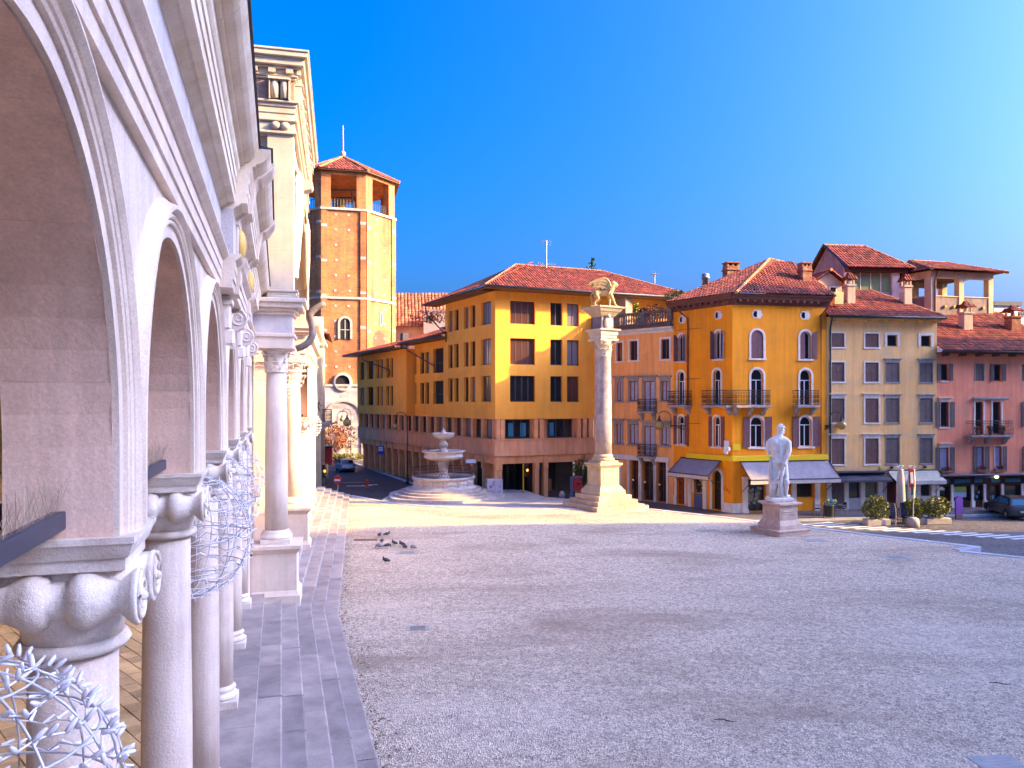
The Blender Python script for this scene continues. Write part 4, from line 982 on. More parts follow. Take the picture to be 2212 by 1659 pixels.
for x0, x1, z0, z1, kw in ((165, 228, -.55, 1.6, dict(shut='closed', smat=SHUT_G)), (248, 313, .25, 1.6, dict(nx=1, pane=SHOPG)), (336, 402, .25, 1.6, dict(nx=1, pane=pm('frosted_glass', (.20, .20, .12), None, 1, .25, 0))), (450, 505, -.55, 1.6, dict(shut='closed', smat=pm('dark_red_door', (.10, .012, .008), None, 3, .6), sn=1)), (545, 600, .3, 1.6, dict(nx=1, pane=SHOPG)), (627, 677, .3, 1.6, dict(nx=1, pane=SHOPG))):
    a, b = px(FPA, zx2(x0), zx2(x1)); kw.update(fw=.06, rec=.18, trim=.0); gp.append((a, b, z0, z1, kw))
facade(pale, FPA, 0, LPA, 1.75, 13.15, PALE, wl); facade(pale, FPA, 0, LPA, -.7, 1.75, pm('pale_shop_plaster', (.56, .48, .44), (.46, .38, .36), 1.5, .85, .15, 20, streak=.2), gp, 'shop_wall')
for x in (150, 240, 325, 415, 520, 610, 690):
    s_ = FPA.s_at(zx2(x)); lbox(pale, FPA, 'stone_pier', TRIM, s_-.16, s_+.16, 0, .07, -.6, 1.7, .012)
WOODE = pm('cream_eave', (.62, .45, .17), None, 2, .8)
lbox(pale, FPA, 'eave_board', WOODE, -.1, LPA+.2, 0, .5, 13.15, 13.25)
for x in (170, 237, 335, 412, 445, 525, 620, 700):
    s_ = FPA.s_at(zx2(x)); lbox(pale, FPA, 'eave_bracket', WOODE, s_-.07, s_+.07, 0, .42, 12.98, 13.15, .01)
m = MB(); m.smooth = True; m.tube([(-.1, -.6, 13.3), (LPA+.3, -.6, 13.3)], .1, 8); lpart(pale, FPA, 'gutter', m, IRON)
pipe(pale, [FPA.w(.1, .6, 13.3), FPA.w(.1, .5, 13.0), FPA.w(.25, .08, 12.5), FPA.w(.25, .08, 1.9)], IRON, .06)
ra, rb = FPA.w(-.2, .62, 13.32), FPA.w(LPA+.35, .62, 13.32); rc, rd = FPA.w(.1, -4.6, 16.0), FPA.w(LPA-2.3, -4.6, 16.0)
roof_slopes(pale, [(ra, rb, rc, rd), (rb, FPA.w(LPA+.3, -9, 13.4), rd, rd)], [(rd, rb)])
for x, y in ((268, 355), (563, 356)):
    s_ = FPA.s_at(zx2(x), -1.6); chimney(pale, FPA.w(s_, -1.9, 14.7), .62, .55, 1.15, PCH, 'roof', FPA.t)
lbox(pale, FPA, 'core', DARK, .1, LPA-.1, -8, -.6, 1.0, 13.6)
ac = lbox(pale, FPA, 'air_conditioner', plain('ac_cream', (.60, .50, .22)), .9, 1.6, -.9, -.5, 14.3, 15.2, .02)
lbox(pale, FPA, 'lamp_box', plain('lamp_yellow', (.6, .45, .08)), FPA.s_at(zx2(420))-.15, FPA.s_at(zx2(420))+.15, 0, .15, 2.1, 2.45, .02)
for x in (472, 643): lbox(pale, FPA, 'camera_box', IRON, FPA.s_at(zx2(x))-.08, FPA.s_at(zx2(x))+.08, 0, .2, 2.35, 2.5, .02)
# ============================================================= salmon house
SALM = pm('salmon_plaster', (.99, .32, .18), (.91, .27, .145), .8, .9, .2, 18, streak=.2, fine=.05, blot=(.58, .27, .18), blot_scale=.7, blot_amt=.5)
e1 = FPA.w(LPA, 0); FS = Frame(e1.x+.02, e1.y+.03, R(8)); LS = 10.4
sal = thing('salmon_house', 'salmon pink house with grey shutters, curved balcony and dark red wooden shopfront', 'house', (FS.o.x, FS.o.y, -.7))
wl = []
SG = dict(nx=1, fw=.09, rec=.12, frame=pm('orange_window_wood', (.30, .065, .02), None, 3, .6), smat=SHUT_G, tmat=TRIM)
def sw(x0, x1, z0, z1, **k): a, b = px(FS, zx2(x0), zx2(x1)); q = dict(SG); q.update(k); return (a, b, z0, z1, q)
wl += [sw(728, 770, 8.75, 10.0, shut='open', sill=.05), sw(908, 953, 8.75, 10.0, shut='closed', trim=.06, tmat=TRIMG), sw(1003, 1045, 8.75, 10.0, shut='open'), sw(1150, 1185, 8.75, 10.0, shut='closed')]
wl += [sw(727, 773, 5.35, 7.2, shut='open', trim=.08, hood=.2, sill=.06), sw(908, 950, 4.8, 7.2, trim=.12, tmat=TRIM), sw(998, 1042, 4.8, 7.2, trim=.12), sw(1165, 1200, 5.35, 7.2, shut='open')]
wl += [sw(727, 773, 2.0, 3.85, shut='open', trim=.08, hood=.2, pane=CURT), sw(918, 957, 2.05, 3.9, shut='open', trim=.05, pane=CURT), sw(1010, 1047, 2.05, 3.9, shut='right', trim=.05, pane=CURT), sw(1170, 1205, 2.05, 3.9, shut='open')]
facade(sal, FS, 0, LS, 1.75, 10.8, SALM, wl)
a, b = px(FS, zx2(880), zx2(1108), .6); balcony(sal, FS, a+.1, b-.1, 4.75, .7, 1.05, .15, 3, bulge=True)
a, b = px(FS, zx2(890), zx2(1072)); lbox(sal, FS, 'lintel_cornice', TRIMG, a, b, 0, .22, 7.35, 7.55, .03)
WOODS = pm('dark_red_shopfront', (.075, .018, .012), (.05, .012, .008), 3, .55, .15, 15); BLUEP = pm('blue_panel', (.035, .15, .20), (.025, .11, .16), 2, .5, .1, 10)
gs = []
for x0, x1 in ((724, 772), (797, 880), (902, 943), (987, 1035), (1060, 1140), (1165, 1230)):
    a, b = px(FS, zx2(x0), zx2(x1)); gs.append((a, b, -.1, 1.0, dict(nx=1, fw=.06, rec=.2, frame=WOODS, pane=SHOPG)))
    lbox(sal, FS, 'blue_panel', BLUEP, a, b, .0, .06, 1.22, 1.5, .01)
facade(sal, FS, 0, LS, -.7, 1.75, WOODS, gs, 'shopfront')
for x in (712, 786, 891, 955, 1047, 1150):
    s_ = FS.s_at(zx2(x)); q = lbox(sal, FS, 'stone_pier', TRIM, s_-.10, s_+.10, 0, .1, -.1, 1.1, .012); part('pier_base', MB().bbox(s_-.15, s_+.15, -.18, 0, -.62, -.1, .012), TRIM, q)
lbox(sal, FS, 'canopy', plain('canopy_grey', (.09, .08, .10), .5), -.15, LS, 0, .75, 1.78, 1.9, .02)
lpart(sal, FS, 'blue_sign', MB().bbox(FS.s_at(zx2(897)), FS.s_at(zx2(1010)), -.2, -.08, 1.55, 1.7, .01), plain('sign_blue', (.01, .05, .22)))
m = MB(); m.smooth = True; m.ball((FS.s_at(zx2(1000)), -.35, 1.68), .14, 12, 8); lpart(sal, FS, 'globe_lamp', m, pm('globe_lamp', (.8, .7, .25), None, 1, .4, 0, emit=((1, .8, .25), 1.2)))
for x, col in ((838, (.55, .5, .1)), (838, (.6, .6, .62))):
    a, b = px(FS, zx2(805), zx2(870)); z = .55 if col[0] < .6 and col[2] < .3 else .15
    lbox(sal, FS, 'poster', plain('poster_%d' % int(col[2]*100), col), a, b, -.16, -.15, z, z+.38)
for x in (908, 925, 935, 992, 1008):
    s_ = FS.s_at(zx2(x)); z = rl.uniform(0, .4); lbox(sal, FS, 'notice', plain('notice_blue', (.18, .36, .42)), s_-.09, s_+.09, -.16, -.15, z, z+.22)
eave(sal, FS, -.1, LS, .7, 10.75, pm('eave_wood', (.13, .07, .045)))
for i in range(8): lbox(sal, FS, 'rafter_end', pm('eave_wood', (.13, .07, .045)), .4+i*1.35, .55+i*1.35, 0, .62, 10.55, 10.74)
ra, rb = FS.w(-.05, .82, 10.92), FS.w(LS, .82, 10.92); rc, rd = FS.w(-.05, -6.0, 14.6), FS.w(LS, -6.0, 14.6)
roof_slopes(sal, [(ra, rb, rc, rd)], [(rc, rd)])
s_ = FS.s_at(zx2(848), -3); chimney(sal, FS.w(s_, -2.8, 12.7), .75, .65, 1.35, PCH, 'roof', FS.t); s_ = FS.s_at(zx2(1092), -3); chimney(sal, FS.w(s_, -2.8, 12.7), .85, .75, 1.1, BRK, 'roof', FS.t)
lbox(sal, FS, 'core', DARK, .1, LS-.1, -8, -.5, 1.0, 10.7)
# flower boxes
RED = pm('red_flower', (.50, .01, .05), (.35, .008, .03), 3, .6, 0, 10, tint=True)
for x, z, w in ((750, 2.0, .9), (937, 2.05, .8), (1028, 2.05, .8)):
    s_ = FS.s_at(zx2(x)); t = thing('flower_box', {750: 'flower box of red geraniums in the left window over the red shopfront', 937: 'flower box of red geraniums in the middle window below the curved balcony', 1028: 'flower box of pink geraniums in the right window below the curved balcony'}[x], 'flower box', FS.w(s_, .16, z), FS.t, 'flower boxes on the salmon house')
    part('box', MB().bbox(-w/2, w/2, -.1, .1, 0, .16, .01), pm('terracotta', (.34, .13, .07)), t); part('foliage', leaves(MB(), (0, 0, .24), (w/2, .15, .16), 120, .06, rl), FOL, t); part('blossom', leaves(MB(), (0, -.05, .33), (w/2, .15, .14), 60, .05, rl), RED, t)
for i, x in enumerate((925, 990, 1055)):
    s_ = FS.s_at(zx2(x), .5); plant('balcony_plant', ['potted red leaved plant at the left end of the curved balcony', 'small potted green plant in the middle of the curved balcony', 'round potted cactus at the right end of the curved balcony'][i], FS.w(s_, .42, 4.76), (.22, .18, .22), 90, .07, [FOLO, FOL, FOL][i], stem_h=.3, pot=.16, group='pots on the curved balcony')
# ============================================================= porch with the great arch, in frame L2 (d = 0 is the pedestal front)
PINK = pm('sunlit_stone', (.60, .50, .40), (.48, .39, .30), 1.4, .7, .2, 25, streak=.1, blot=(.52, .40, .30), blot_scale=1.2, blot_amt=.3)
PL = 10.4
porch = thing('great_porch', 'tall white stone porch with a great arch, columns on pedestals and carved frieze', 'porch', (L2.o.x, L2.o.y, 0), L2.t)
def corinthian(h=.62, r=.30):
    m = MB(); m.smooth = True; m.lathe([(r*1.08, -.06), (r*1.13, -.03), (r*1.08, 0), (r, .02), (r*1.0, h*.45), (r*1.15, h*.8), (r*1.3, h*.9)], 24)
    for tier, n, z0, hh, rr in ((0, 8, .0, h*.42, r*1.03), (1, 8, h*.12, h*.58, r*1.05)):
        for i in range(n):
            a = 2*PI*(i+.5*tier)/n; rad = Vector((cos(a), sin(a), 0)); tg = Vector((-sin(a), cos(a), 0)); w = r*.36
            P0 = [(0, 1.0, 1.0), (.45, 1.02, 1.05), (.8, 1.10, .9), (1.0, 1.28, .6), (.93, 1.38, .35)]
            pts = []
            for t, q, ww in P0:
                for sg in (-1, 0, 1): pts.append(tuple(rad*(rr*q+(.02 if sg == 0 else 0))+tg*w*ww*sg+Vector((0, 0, z0+hh*t))))
            m.idx(pts, [(j*3+k, j*3+k+1, j*3+k+4, j*3+k+3) for j in range(4) for k in range(2)])
    for sx in (-1, 1):
        for sy in (-1, 1):
            d = Vector((sx, sy, 0)).normalized(); pts = []
            for i in range(20):
                a = i/19*3*PI; q = .11*(1-i/19*.8); pts.append(d*(r*1.42-q*cos(a)*-1*.9)+Vector((0, 0, h*.78+q*sin(a))))
            m.tube(pts, .028, 5)
    m.smooth = False
    q = r*1.5; m.prism([(-q, -q), (-q*.3, -q*.8), (q*.3, -q*.8), (q, -q), (q*.8, -q*.3), (q*.8, q*.3), (q, q), (q*.3, q*.8), (-q*.3, q*.8), (-q, q), (-q*.8, q*.3), (-q*.8, -q*.3)], h*.9, h*1.04)
    return m
PED = [(.80, -.4), (.80, .36), (.74, .44), (.69, .52), (.69, 1.72), (.73, 1.76), (.80, 1.86), (.84, 1.90), (.84, 2.0)]
def big_column(parent, s, d, z0, h, r, pedw=.69, mat=SHAFT):
    c = part('column', (lambda m: (setattr(m, 'smooth', True), m.lathe([(r, 0), (r, h*.33), (r*.97, h*.6), (r*.87, h)], 32), m)[2])(MB()), mat, parent, (s, -d, z0+2.42))
    b = MB(); sqlathe(b, [(q, z) for q, z in PED])
    part('pedestal', b, STONE, c, (0, 0, -2.42))
    m = MB(); m.bbox(-.48, .48, -.48, .48, -.42, -.27, .01); m.smooth = True; m.lathe([(r*1.35, -.27), (r*1.42, -.2), (r*1.35, -.13), (r*1.2, -.1), (r*1.22, -.04), (r*1.1, -.01), (r, .02)], 28); part('column_base', m, CAP, c)
    m = corinthian(.74, r*.9); part('capital', m, CAP, c, (0, 0, h+.06)); return c
# columns at both ends of the porch: pairs on the front
ZP = .5
for s_ in (.72, PL-.72): big_column(porch, s_, -.58, ZP, 5.25, .37)
# pilasters / inner piers behind the columns and the entablature blocks above
ENT = [(8.92, 0, .12), (9.1, .03, .12), (9.25, .06, .1)]
def block(s0, s1, d0, d1):
    e = part('entablature', MB().bbox(s0, s1, -d1, -d0, 8.95, 9.42, .01), STONE, porch)
    part('moulding', MB().bbox(s0-.06, s1+.06, -d1-.06, -d0, 9.32, 9.45, .02), STONE, e)
    part('frieze', MB().box(s0+.03, s1-.03, -d1+.03, -d0, 9.42, 10.05), FRZ, e)
    for z0, z1, g in ((10.05, 10.15, .05), (10.15, 10.26, .14), (10.26, 10.42, .32), (10.42, 10.56, .42)): part('moulding', MB().bbox(s0-g, s1+g, -d1-g, -d0, z0+.002, z1, .02), STONE, e)
for s0 in (.05, PL-1.4): block(s0, s0+1.35, -2.6, 0)
for s0 in (.25, PL-1.15): part('pier', MB().bbox(s0, s0+.9, 1.35, 2.6, .5, 8.94, .02), STONE, porch)
for s0 in (.1, PL-1.3): part('pier_base', MB().bbox(s0-.05, s0+1.25, 1.2, 2.75, .3, 2.2, .03), STONE, porch)
# upper storey: end wall facing the camera, front wall with the great arch
UZ0, UZ1 = 10.56, 16.0; AR = 4.0; AS = 11.4
m = MB(); wall(m, .30, PL-.30, UZ0, UZ1, [(PL/2-AR, PL/2+AR, UZ0, AS+AR, True)], .02, .9, True); part('arch_wall', m, PINK, porch)
m = MB(); m.box(.285, .30, .02, .92, UZ0, UZ1); m.box(PL-.30, PL-.28, .02, .92, UZ0, UZ1); part('end_wall', m, PINK, porch)
part('side_wall', MB().box(.34, .9, .93, 8, UZ0, UZ1), PINK, porch)
part('pier_block', MB().bbox(.05, .62, -.02, .82, UZ0+.3, UZ1, .015), PINK, porch)
for z in (12.2, 13.9): part('joint_course', MB().box(.045, .05, -.018, .818, z, z+.015), INTRA, porch)
for z0, z1, g in ((UZ0, UZ0+.12, .16), (UZ0+.12, UZ0+.22, .10), (UZ0+.22, UZ0+.30, .14)): part('base_moulding', MB().bbox(.05-g, .62, -.02-g, .82, z0+.001, z1, .02), PINK, porch)
m = MB(); prof = [(0, .0), (0, .06), (.1, .06), (.11, .09), (.26, .09), (.28, .13), (.40, .16), (.44, .10), (.46, 0)]; rows = []
for i in range(41):
    a = PI-PI*i/40; rows += [(PL/2+(AR+.01+r)*cos(a), .02-d, AS+(AR+.01+r)*sin(a)) for r, d in prof]
k = len(prof); m.idx(rows, [(i*k+j, (i+1)*k+j, (i+1)*k+j+1, i*k+j+1) for i in range(40) for j in range(k-1)]); m.sm = [True]*len(m.f); part('archivolt', m, PINK, porch)
put_console(porch, (PL/2, .02, AS+AR-.25), PINK, .6, 1.5, .5)
# winged figures carved in the spandrels (relief bodies)
def relief(flip):
    m = MB(); m.smooth = True
    B = [((-2.6, 15.0), .26), ((-2.9, 14.6), .38), ((-3.1, 14.0), .36), ((-3.35, 13.4), .34), ((-3.6, 12.8), .26), ((-3.7, 12.2), .2)]
    m.tube([(flip*x, -.12, z) for (x, z), r in B], [r for _, r in B], 10)
    m.ball((flip*-2.4, -.16, 15.35), .2, 10, 7)
    m.tube([(flip*-2.75, -.14, 14.8), (flip*-2.2, -.25, 14.95), (flip*-1.75, -.2, 15.3)], [.13, .1, .07], 8)
    for k in range(5): m.tube([(flip*(-3.0-k*.03), -.1, 14.9-k*.1), (flip*(-3.7-k*.06), -.1, 15.2-k*.22), (flip*(-4.3+k*.06), -.06, 15.1-k*.42)], [.12, .14, .03], 6)
    for k in range(4): m.tube([(flip*(-3.3-k*.1), -.14, 13.3), (flip*(-3.8+k*.03), -.2, 12.5-k*.1), (flip*(-3.95+k*.05), -.1, 11.8-k*.12)], [.1, .14, .04], 6)
    return m.xf(Matrix.Scale(.5, 4, (0, 1, 0)))
for f in (1, -1): part('winged_figure', relief(f), PINK, porch, (PL/2, 0, 0))
# capital band, architrave, frieze with consoles and cornice
def ringblock(nm, z0, z1, g, mat=PINK, c=.02): return part(nm, MB().bbox(.05-g, PL-.05+g, -.02-g, 6, z0+.001, z1, c), mat, porch)
ringblock('capital_band', 15.95, 16.05, .10)
ringblock('capital_band', 16.05, 16.35, .03); ringblock('capital_band', 16.35, 16.45, .12)
for y in (.25, .55): 
    m = MB(); m.smooth = True; m.lathe([(.02, -.14), (.10, -.12), (.13, -.05), (.13, .05), (.10, .12), (.02, .14)], 14, (-.02, y, 16.2), True, 'y'); part('egg_moulding', m, PINK, porch)
for z0, z1, g in ((16.45, 16.62, .03), (16.62, 16.82, .06), (16.82, 16.94, .10), (16.94, 17.02, .18)): ringblock('architrave', z0, z1, g)
ringblock('frieze', 17.02, 17.72, .02, pm('carved_frieze', (.36, .22, .17), (.24, .14, .11), 7, .9, .9, 9))
def fr_console(w=.62, h=.70, d=.22):
    m = MB(); m.smooth = True
    for x in (-w*.24, w*.24): m.prism([(x+w*.22*cos(a), -.02-d*.9*max(0, sin(a))) for a in [PI*i/8 for i in range(9)]], .06, h-.06)
    m.smooth = False; m.box(-w*.52, -w*.46, -d, 0, 0, h); m.box(w*.46, w*.52, -d, 0, 0, h); m.box(-w*.56, w*.56, -d*1.25, 0, h-.07, h); return m
ME_FC = fr_console().mesh('frieze_console', PINK)
obj('frieze_console', ME_FC, porch, (.03, .42, 17.02), R(-90))
for i in range(9): obj('frieze_console', ME_FC, porch, (.55+i*(PL-1.1)/8, -.04, 17.02))
for z0, z1, g in ((17.72, 17.80, .08), (17.80, 17.88, .14), (18.04, 18.10, .22), (18.10, 18.28, .34), (18.28, 18.34, .37), (18.34, 18.50, .46), (18.50, 18.58, .50)): ringblock('cornice', z0, z1, g)
ringblock('cornice_core', 17.88, 18.04, .10)
ME_D = MB().box(-.11, .11, -.13, .0, 0, .155).mesh('dentil', PINK)
for i in range(16): obj('dentil', ME_D, porch, (.0+i*(PL-.1)/15, -.12, 17.881))
for i in range(5): obj('dentil', ME_D, porch, (-.07, .1+i*.55, 17.881), R(-90))
part('roof_slab', MB().box(.2, PL-.2, .2, 6, 18.58, 18.66), LPAVE, porch)
part('inner_wall', MB().box(0, PL, 6, 6.3, .4, 18), WALLY, porch); part('inner_ceiling', MB().box(.95, PL-.4, .95, 6, 15.9, 15.95), PINK, porch)
part('porch_floor', MB().box(.8, 30, .1, 6, .3, FL), LPAVE, porch)
# ------------------------------------------------------------- farther arcade beyond the porch
of = L2.w(PL+.3, -.25); L3 = Frame(of.x, of.y, T2)
far = arcade(L3, 0, 3, .7, 'far sunlit arcade of arches on columns beyond the great porch')
for s0, s1 in ((-.2, 13.2),):
    part('architrave', mould(MB(), EPR, s0, s1), PINK, far); part('frieze', mould(MB(), FRI, s0, s1), PINK, far)
    for i in range(9): part('cornice_block', mould(MB(), COR, s0+i*1.489+.003, s0+(i+1)*1.489-.003), PINK, far)
part('end_pier', MB().box(12.2, 13.1, -TH, TH+.3, FL, 8.9), PINK, far); part('back_wall', MB().box(-.2, 13.1, 4.2, 4.6, .3, 10.5), WALLY, far); part('ceiling', MB().box(-.2, 13.1, TH, 4.2, 8.95, 9.4), WALLY, far)
m = MB(); m.prism([(12.2, 10.57), (12.2, 11.0), (11.0, 12.4), (9.8, 11.0), (9.8, 10.57)], -.8, -.2, 'y'); part('gable', m, PINK, far)
# ------------------------------------------------------------- curled leaf bracket on the porch entablature
m = MB(); m.smooth = True; pts = bez((.9, -.05, 9.0), (.9, -.75, 9.2), (1.0, -.55, 9.9), 8)+bez((1.0, -.55, 9.9), (1.05, -.35, 10.3), (1.1, -1.0, 10.6), 8)[1:]
m.tube(pts, [.13-.05*abs(i/16-.4) for i in range(17)], 8); part('banner_bracket', m, pm('old_copper', (.22, .17, .15), (.12, .09, .08), 4, .6), porch)
# ============================================================= octagonal bell tower, church, far end of the street
def brick_mat():
    k = NB('tower_brick'); g = k.n('NewGeometry'); pos = g.outputs['Position']
    # courses along the height, joints along the wall: face tangent from the normal
    cr = k.n('VectorMath', operation='CROSS_PRODUCT'); cr.inputs[0].default_value = (0, 0, 1); k.l(g.outputs['True Normal'], cr.inputs[1])
    dt = k.n('VectorMath', operation='DOT_PRODUCT'); k.l(pos, dt.inputs[0]); k.l(cr.outputs[0], dt.inputs[1])
    sp = k.n('SeparateXYZ'); k.l(pos, sp.inputs[0]); cb = k.n('CombineXYZ'); k.l(dt.outputs['Value'], cb.inputs[0]); k.l(sp.outputs[2], cb.inputs[1])
    br = k.n('TexBrick', Scale=1.0); br.inputs['Brick Width'].default_value = .55; br.inputs['Row Height'].default_value = .17; br.inputs['Mortar Size'].default_value = .022
    br.inputs['Color1'].default_value = (.64, .22, .04, 1); br.inputs['Color2'].default_value = (.44, .13, .035, 1); br.inputs['Mortar'].default_value = (.46, .28, .15, 1); k.l(cb.outputs[0], br.inputs['Vector'])
    n1 = k.n('TexNoise', Scale=.35, Detail=7, Roughness=.65); k.l(pos, n1.inputs['Vector'])
    c = k.mix(k.ramp(n1.outputs[0], .45, (0, 0, 0, 1), .7, (.75, .75, .75, 1)), br.outputs[0], (.22, .075, .035, 1))
    n2 = k.n('TexNoise', Scale=2.2, Detail=5); k.l(pos, n2.inputs['Vector'])
    c = k.mix(k.ramp(n2.outputs[0], .55, (0, 0, 0, 1), .75, (.5, .5, .5, 1)), c, (.56, .27, .08, 1))
    mp = k.n('Mapping'); mp.inputs['Scale'].default_value = (1.2, 1.2, .08); k.l(pos, mp.inputs['Vector']); n3 = k.n('TexNoise', Scale=1, Detail=5); k.l(mp.outputs[0], n3.inputs['Vector'])
    c = k.mix(1.0, c, k.ramp(n3.outputs[0], .45, (1, 1, 1, 1), .75, (.62, .58, .55, 1)), 'MULTIPLY')
    k.l(c, k.b.inputs['Base Color']); k.b.inputs['Roughness'].default_value = .9
    b = k.n('Bump', Strength=.5, Distance=.05); b.invert = True; k.l(br.outputs['Fac'], b.inputs['Height']); k.l(b.outputs[0], k.b.inputs['Normal']); return k.m
BRICK = brick_mat(); TRIMT = pm('tower_stone', (.50, .43, .35), (.38, .32, .25), 2, .8)
TY = 108.0; TX = (741-1106)/FPX*TY; TR = 115.6/FPX*TY; PH = R(-9)
def tz(y, Y=TY-TR*.85): return EYE-(y-868)/FPX*Y
def tv(k, r=TR): a = PH+R(45)*k; return Vector((r*sin(a), -r*cos(a)))     # vertex k, local
tower = thing('bell_tower', 'octagonal red brick bell tower with open belfry and low tiled roof', 'tower', (TX, TY, -.7))
zb, zf, ze, z21 = tz(835)+.7, tz(456)+.7, tz(371)+.7, tz(647)+.7
zl = -.0
def octo(r, z0, z1, mb=None):
    m = mb or MB(); m.prism([tuple(tv(k, r)) for k in range(8)], z0, z1); return m
part('shaft_wall', octo(TR, zb, zf), BRICK, tower)
def stripe_mat():
    k = NB('striped_marble'); g = k.n('NewGeometry'); pos = g.outputs['Position']
    cr = k.n('VectorMath', operation='CROSS_PRODUCT'); cr.inputs[0].default_value = (0, 0, 1); k.l(g.outputs['True Normal'], cr.inputs[1])
    dt = k.n('VectorMath', operation='DOT_PRODUCT'); k.l(pos, dt.inputs[0]); k.l(cr.outputs[0], dt.inputs[1])
    sp = k.n('SeparateXYZ'); k.l(pos, sp.inputs[0]); cb = k.n('CombineXYZ'); k.l(dt.outputs['Value'], cb.inputs[0]); k.l(sp.outputs[2], cb.inputs[1])
    br = k.n('TexBrick', Scale=1.0); br.inputs['Brick Width'].default_value = 1.9; br.inputs['Row Height'].default_value = .48; br.inputs['Mortar Size'].default_value = .02; br.inputs['Bias'].default_value = .15
    br.inputs['Color1'].default_value = (.58, .51, .44, 1); br.inputs['Color2'].default_value = (.26, .22, .23, 1); br.inputs['Mortar'].default_value = (.34, .29, .26, 1); k.l(cb.outputs[0], br.inputs['Vector'])
    n = k.n('TexNoise', Scale=.8, Detail=5); k.l(pos, n.inputs['Vector']); c = k.mix(k.ramp(n.outputs[0], .45, (0, 0, 0, 1), .7, (.8, .8, .8, 1)), br.outputs[0], (.56, .44, .34, 1)); k.l(c, k.b.inputs['Base Color']); k.b.inputs['Roughness'].default_value = .75; return k.m
STRIPE = stripe_mat(); part('marble_base', octo(TR+.15, zl, zb), STRIPE, tower)
for z, r in ((zb, .3), (z21, .22), (zf, .28)): part('string_course', octo(TR+r, z, z+.3), TRIMT, tower)
# corner strips with white quoins
for k in range(-2, 5):
    v = tv(k); a = PH+R(45)*k
    for sg in (-1, 1):
        w = tv(k+sg); d = (w-v).normalized(); nn = Vector((d.y, -d.x)); nn = nn if nn.dot(v) > 0 else -nn
        o_ = v+nn*.02; p = [o_, o_+d*.75, o_+d*.75+nn*.16, o_+nn*.16]
        pil = part('corner_strip', MB().prism([tuple(q) for q in (p if (p[1]-p[0]).cross(p[2]-p[0]) > 0 else p[::-1])], zb+.3, zf), BRICK, tower)
        for i in range(5):
            z = zb+2.6+i*4.7+(.0 if sg > 0 else .5)
            if z < zf-1: p2 = [o_+nn*.15-d*.0, o_+d*.75+nn*.15, o_+d*.75+nn*.185, o_+nn*.19]; part('quoin', MB().prism([tuple(q) for q in (p2 if (p2[1]-p2[0]).cross(p2[2]-p2[0]) > 0 else p2[::-1])], z, z+.38), TRIMT, pil)
# put-log stones and small windows on the three faces in view
rt = random.Random(9)
for k in (-1, 0, 1):
    a, b = tv(k), tv(k+1); d = (b-a).normalized(); L = (b-a).length; nn = Vector((d.y, -d.x)); nn = nn if nn.dot(a) > 0 else -nn
    ang = math.atan2(d.y, d.x)
    for z in [zb+2.5+i*2.05 for i in range(11)]:
        for f in (.32, .62):
            if rt.random() < .85:
                p = a+d*(L*f+rt.uniform(-.1, .1)); part('putlog_stone', MB().box(-.16, .16, -.05, .05, 0, .3), TRIMT, tower, (p.x+nn.x*.0, p.y+nn.y*.0, z), ang)
    if k == -1:
        p = a+d*(L*.55); w = part('slit_window', MB().bbox(-.42, .42, -.12, .1, 0, 1.9, .03), TRIMT, tower, (p.x, p.y, tz(520)+.7), ang); part('pane', MB().box(-.22, .22, -.14, -.125, .25, 1.6), DARK, w)
    if k == 0:
        p = a+d*(L*.53); m = MB(); ring(m, [(x, z) for x, z in outline(1.9, 3.1, True)], outline(1.3, 2.8, True), -.22, .1); w = part('arched_window', m, TRIMT, tower, (p.x, p.y, tz(733)+.7), ang)
        m = MB(); m.prism(outline(1.3, 2.8, True)[::-1], -.1, .05, 'y'); part('pane', m, DARK, w); part('mullion', MB().box(-.06, .06, -.16, -.1, 0, 2.6), TRIMT, w); part('mullion', MB().box(-.6, .6, -.155, -.105, 1.2, 1.3), TRIMT, w)
        p = a+d*(L*.47); m = MB(); m.smooth = True; m.lathe([(.95, -.3), (1.25, -.32), (1.3, -.2), (1.3, .1)], 24, (0, 0, 0), False, 'y'); w = part('round_window', m, TRIMT, tower, (p.x, p.y, tz(826)+.7), ang); part('pane', MB().lathe([(.96, -.06), (.96, 0)], 20, (0, 0, 0), True, 'y'), DARK, w)
    if k == 1:
        p = a+d*(L*.5); w = part('slit_window', MB().bbox(-.28, .28, -.1, .1, 0, 2.0, .02), TRIMT, tower, (p.x, p.y, tz(700)+.7), ang); part('pane', MB().box(-.12, .12, -.12, -.105, .2, 1.8), DARK, w)
    # blind arch in the marble base
    p = a+d*(L*.5); m = MB(); ring(m, outline(5.2, 7.6, True, 20), outline(4.6, 7.3, True, 20), -.32, 0); part('blind_arch', m, pm('red_white_arch', (.52, .40, .32), (.36, .25, .2), 2, .8), tower, (p.x, p.y, .6), ang)
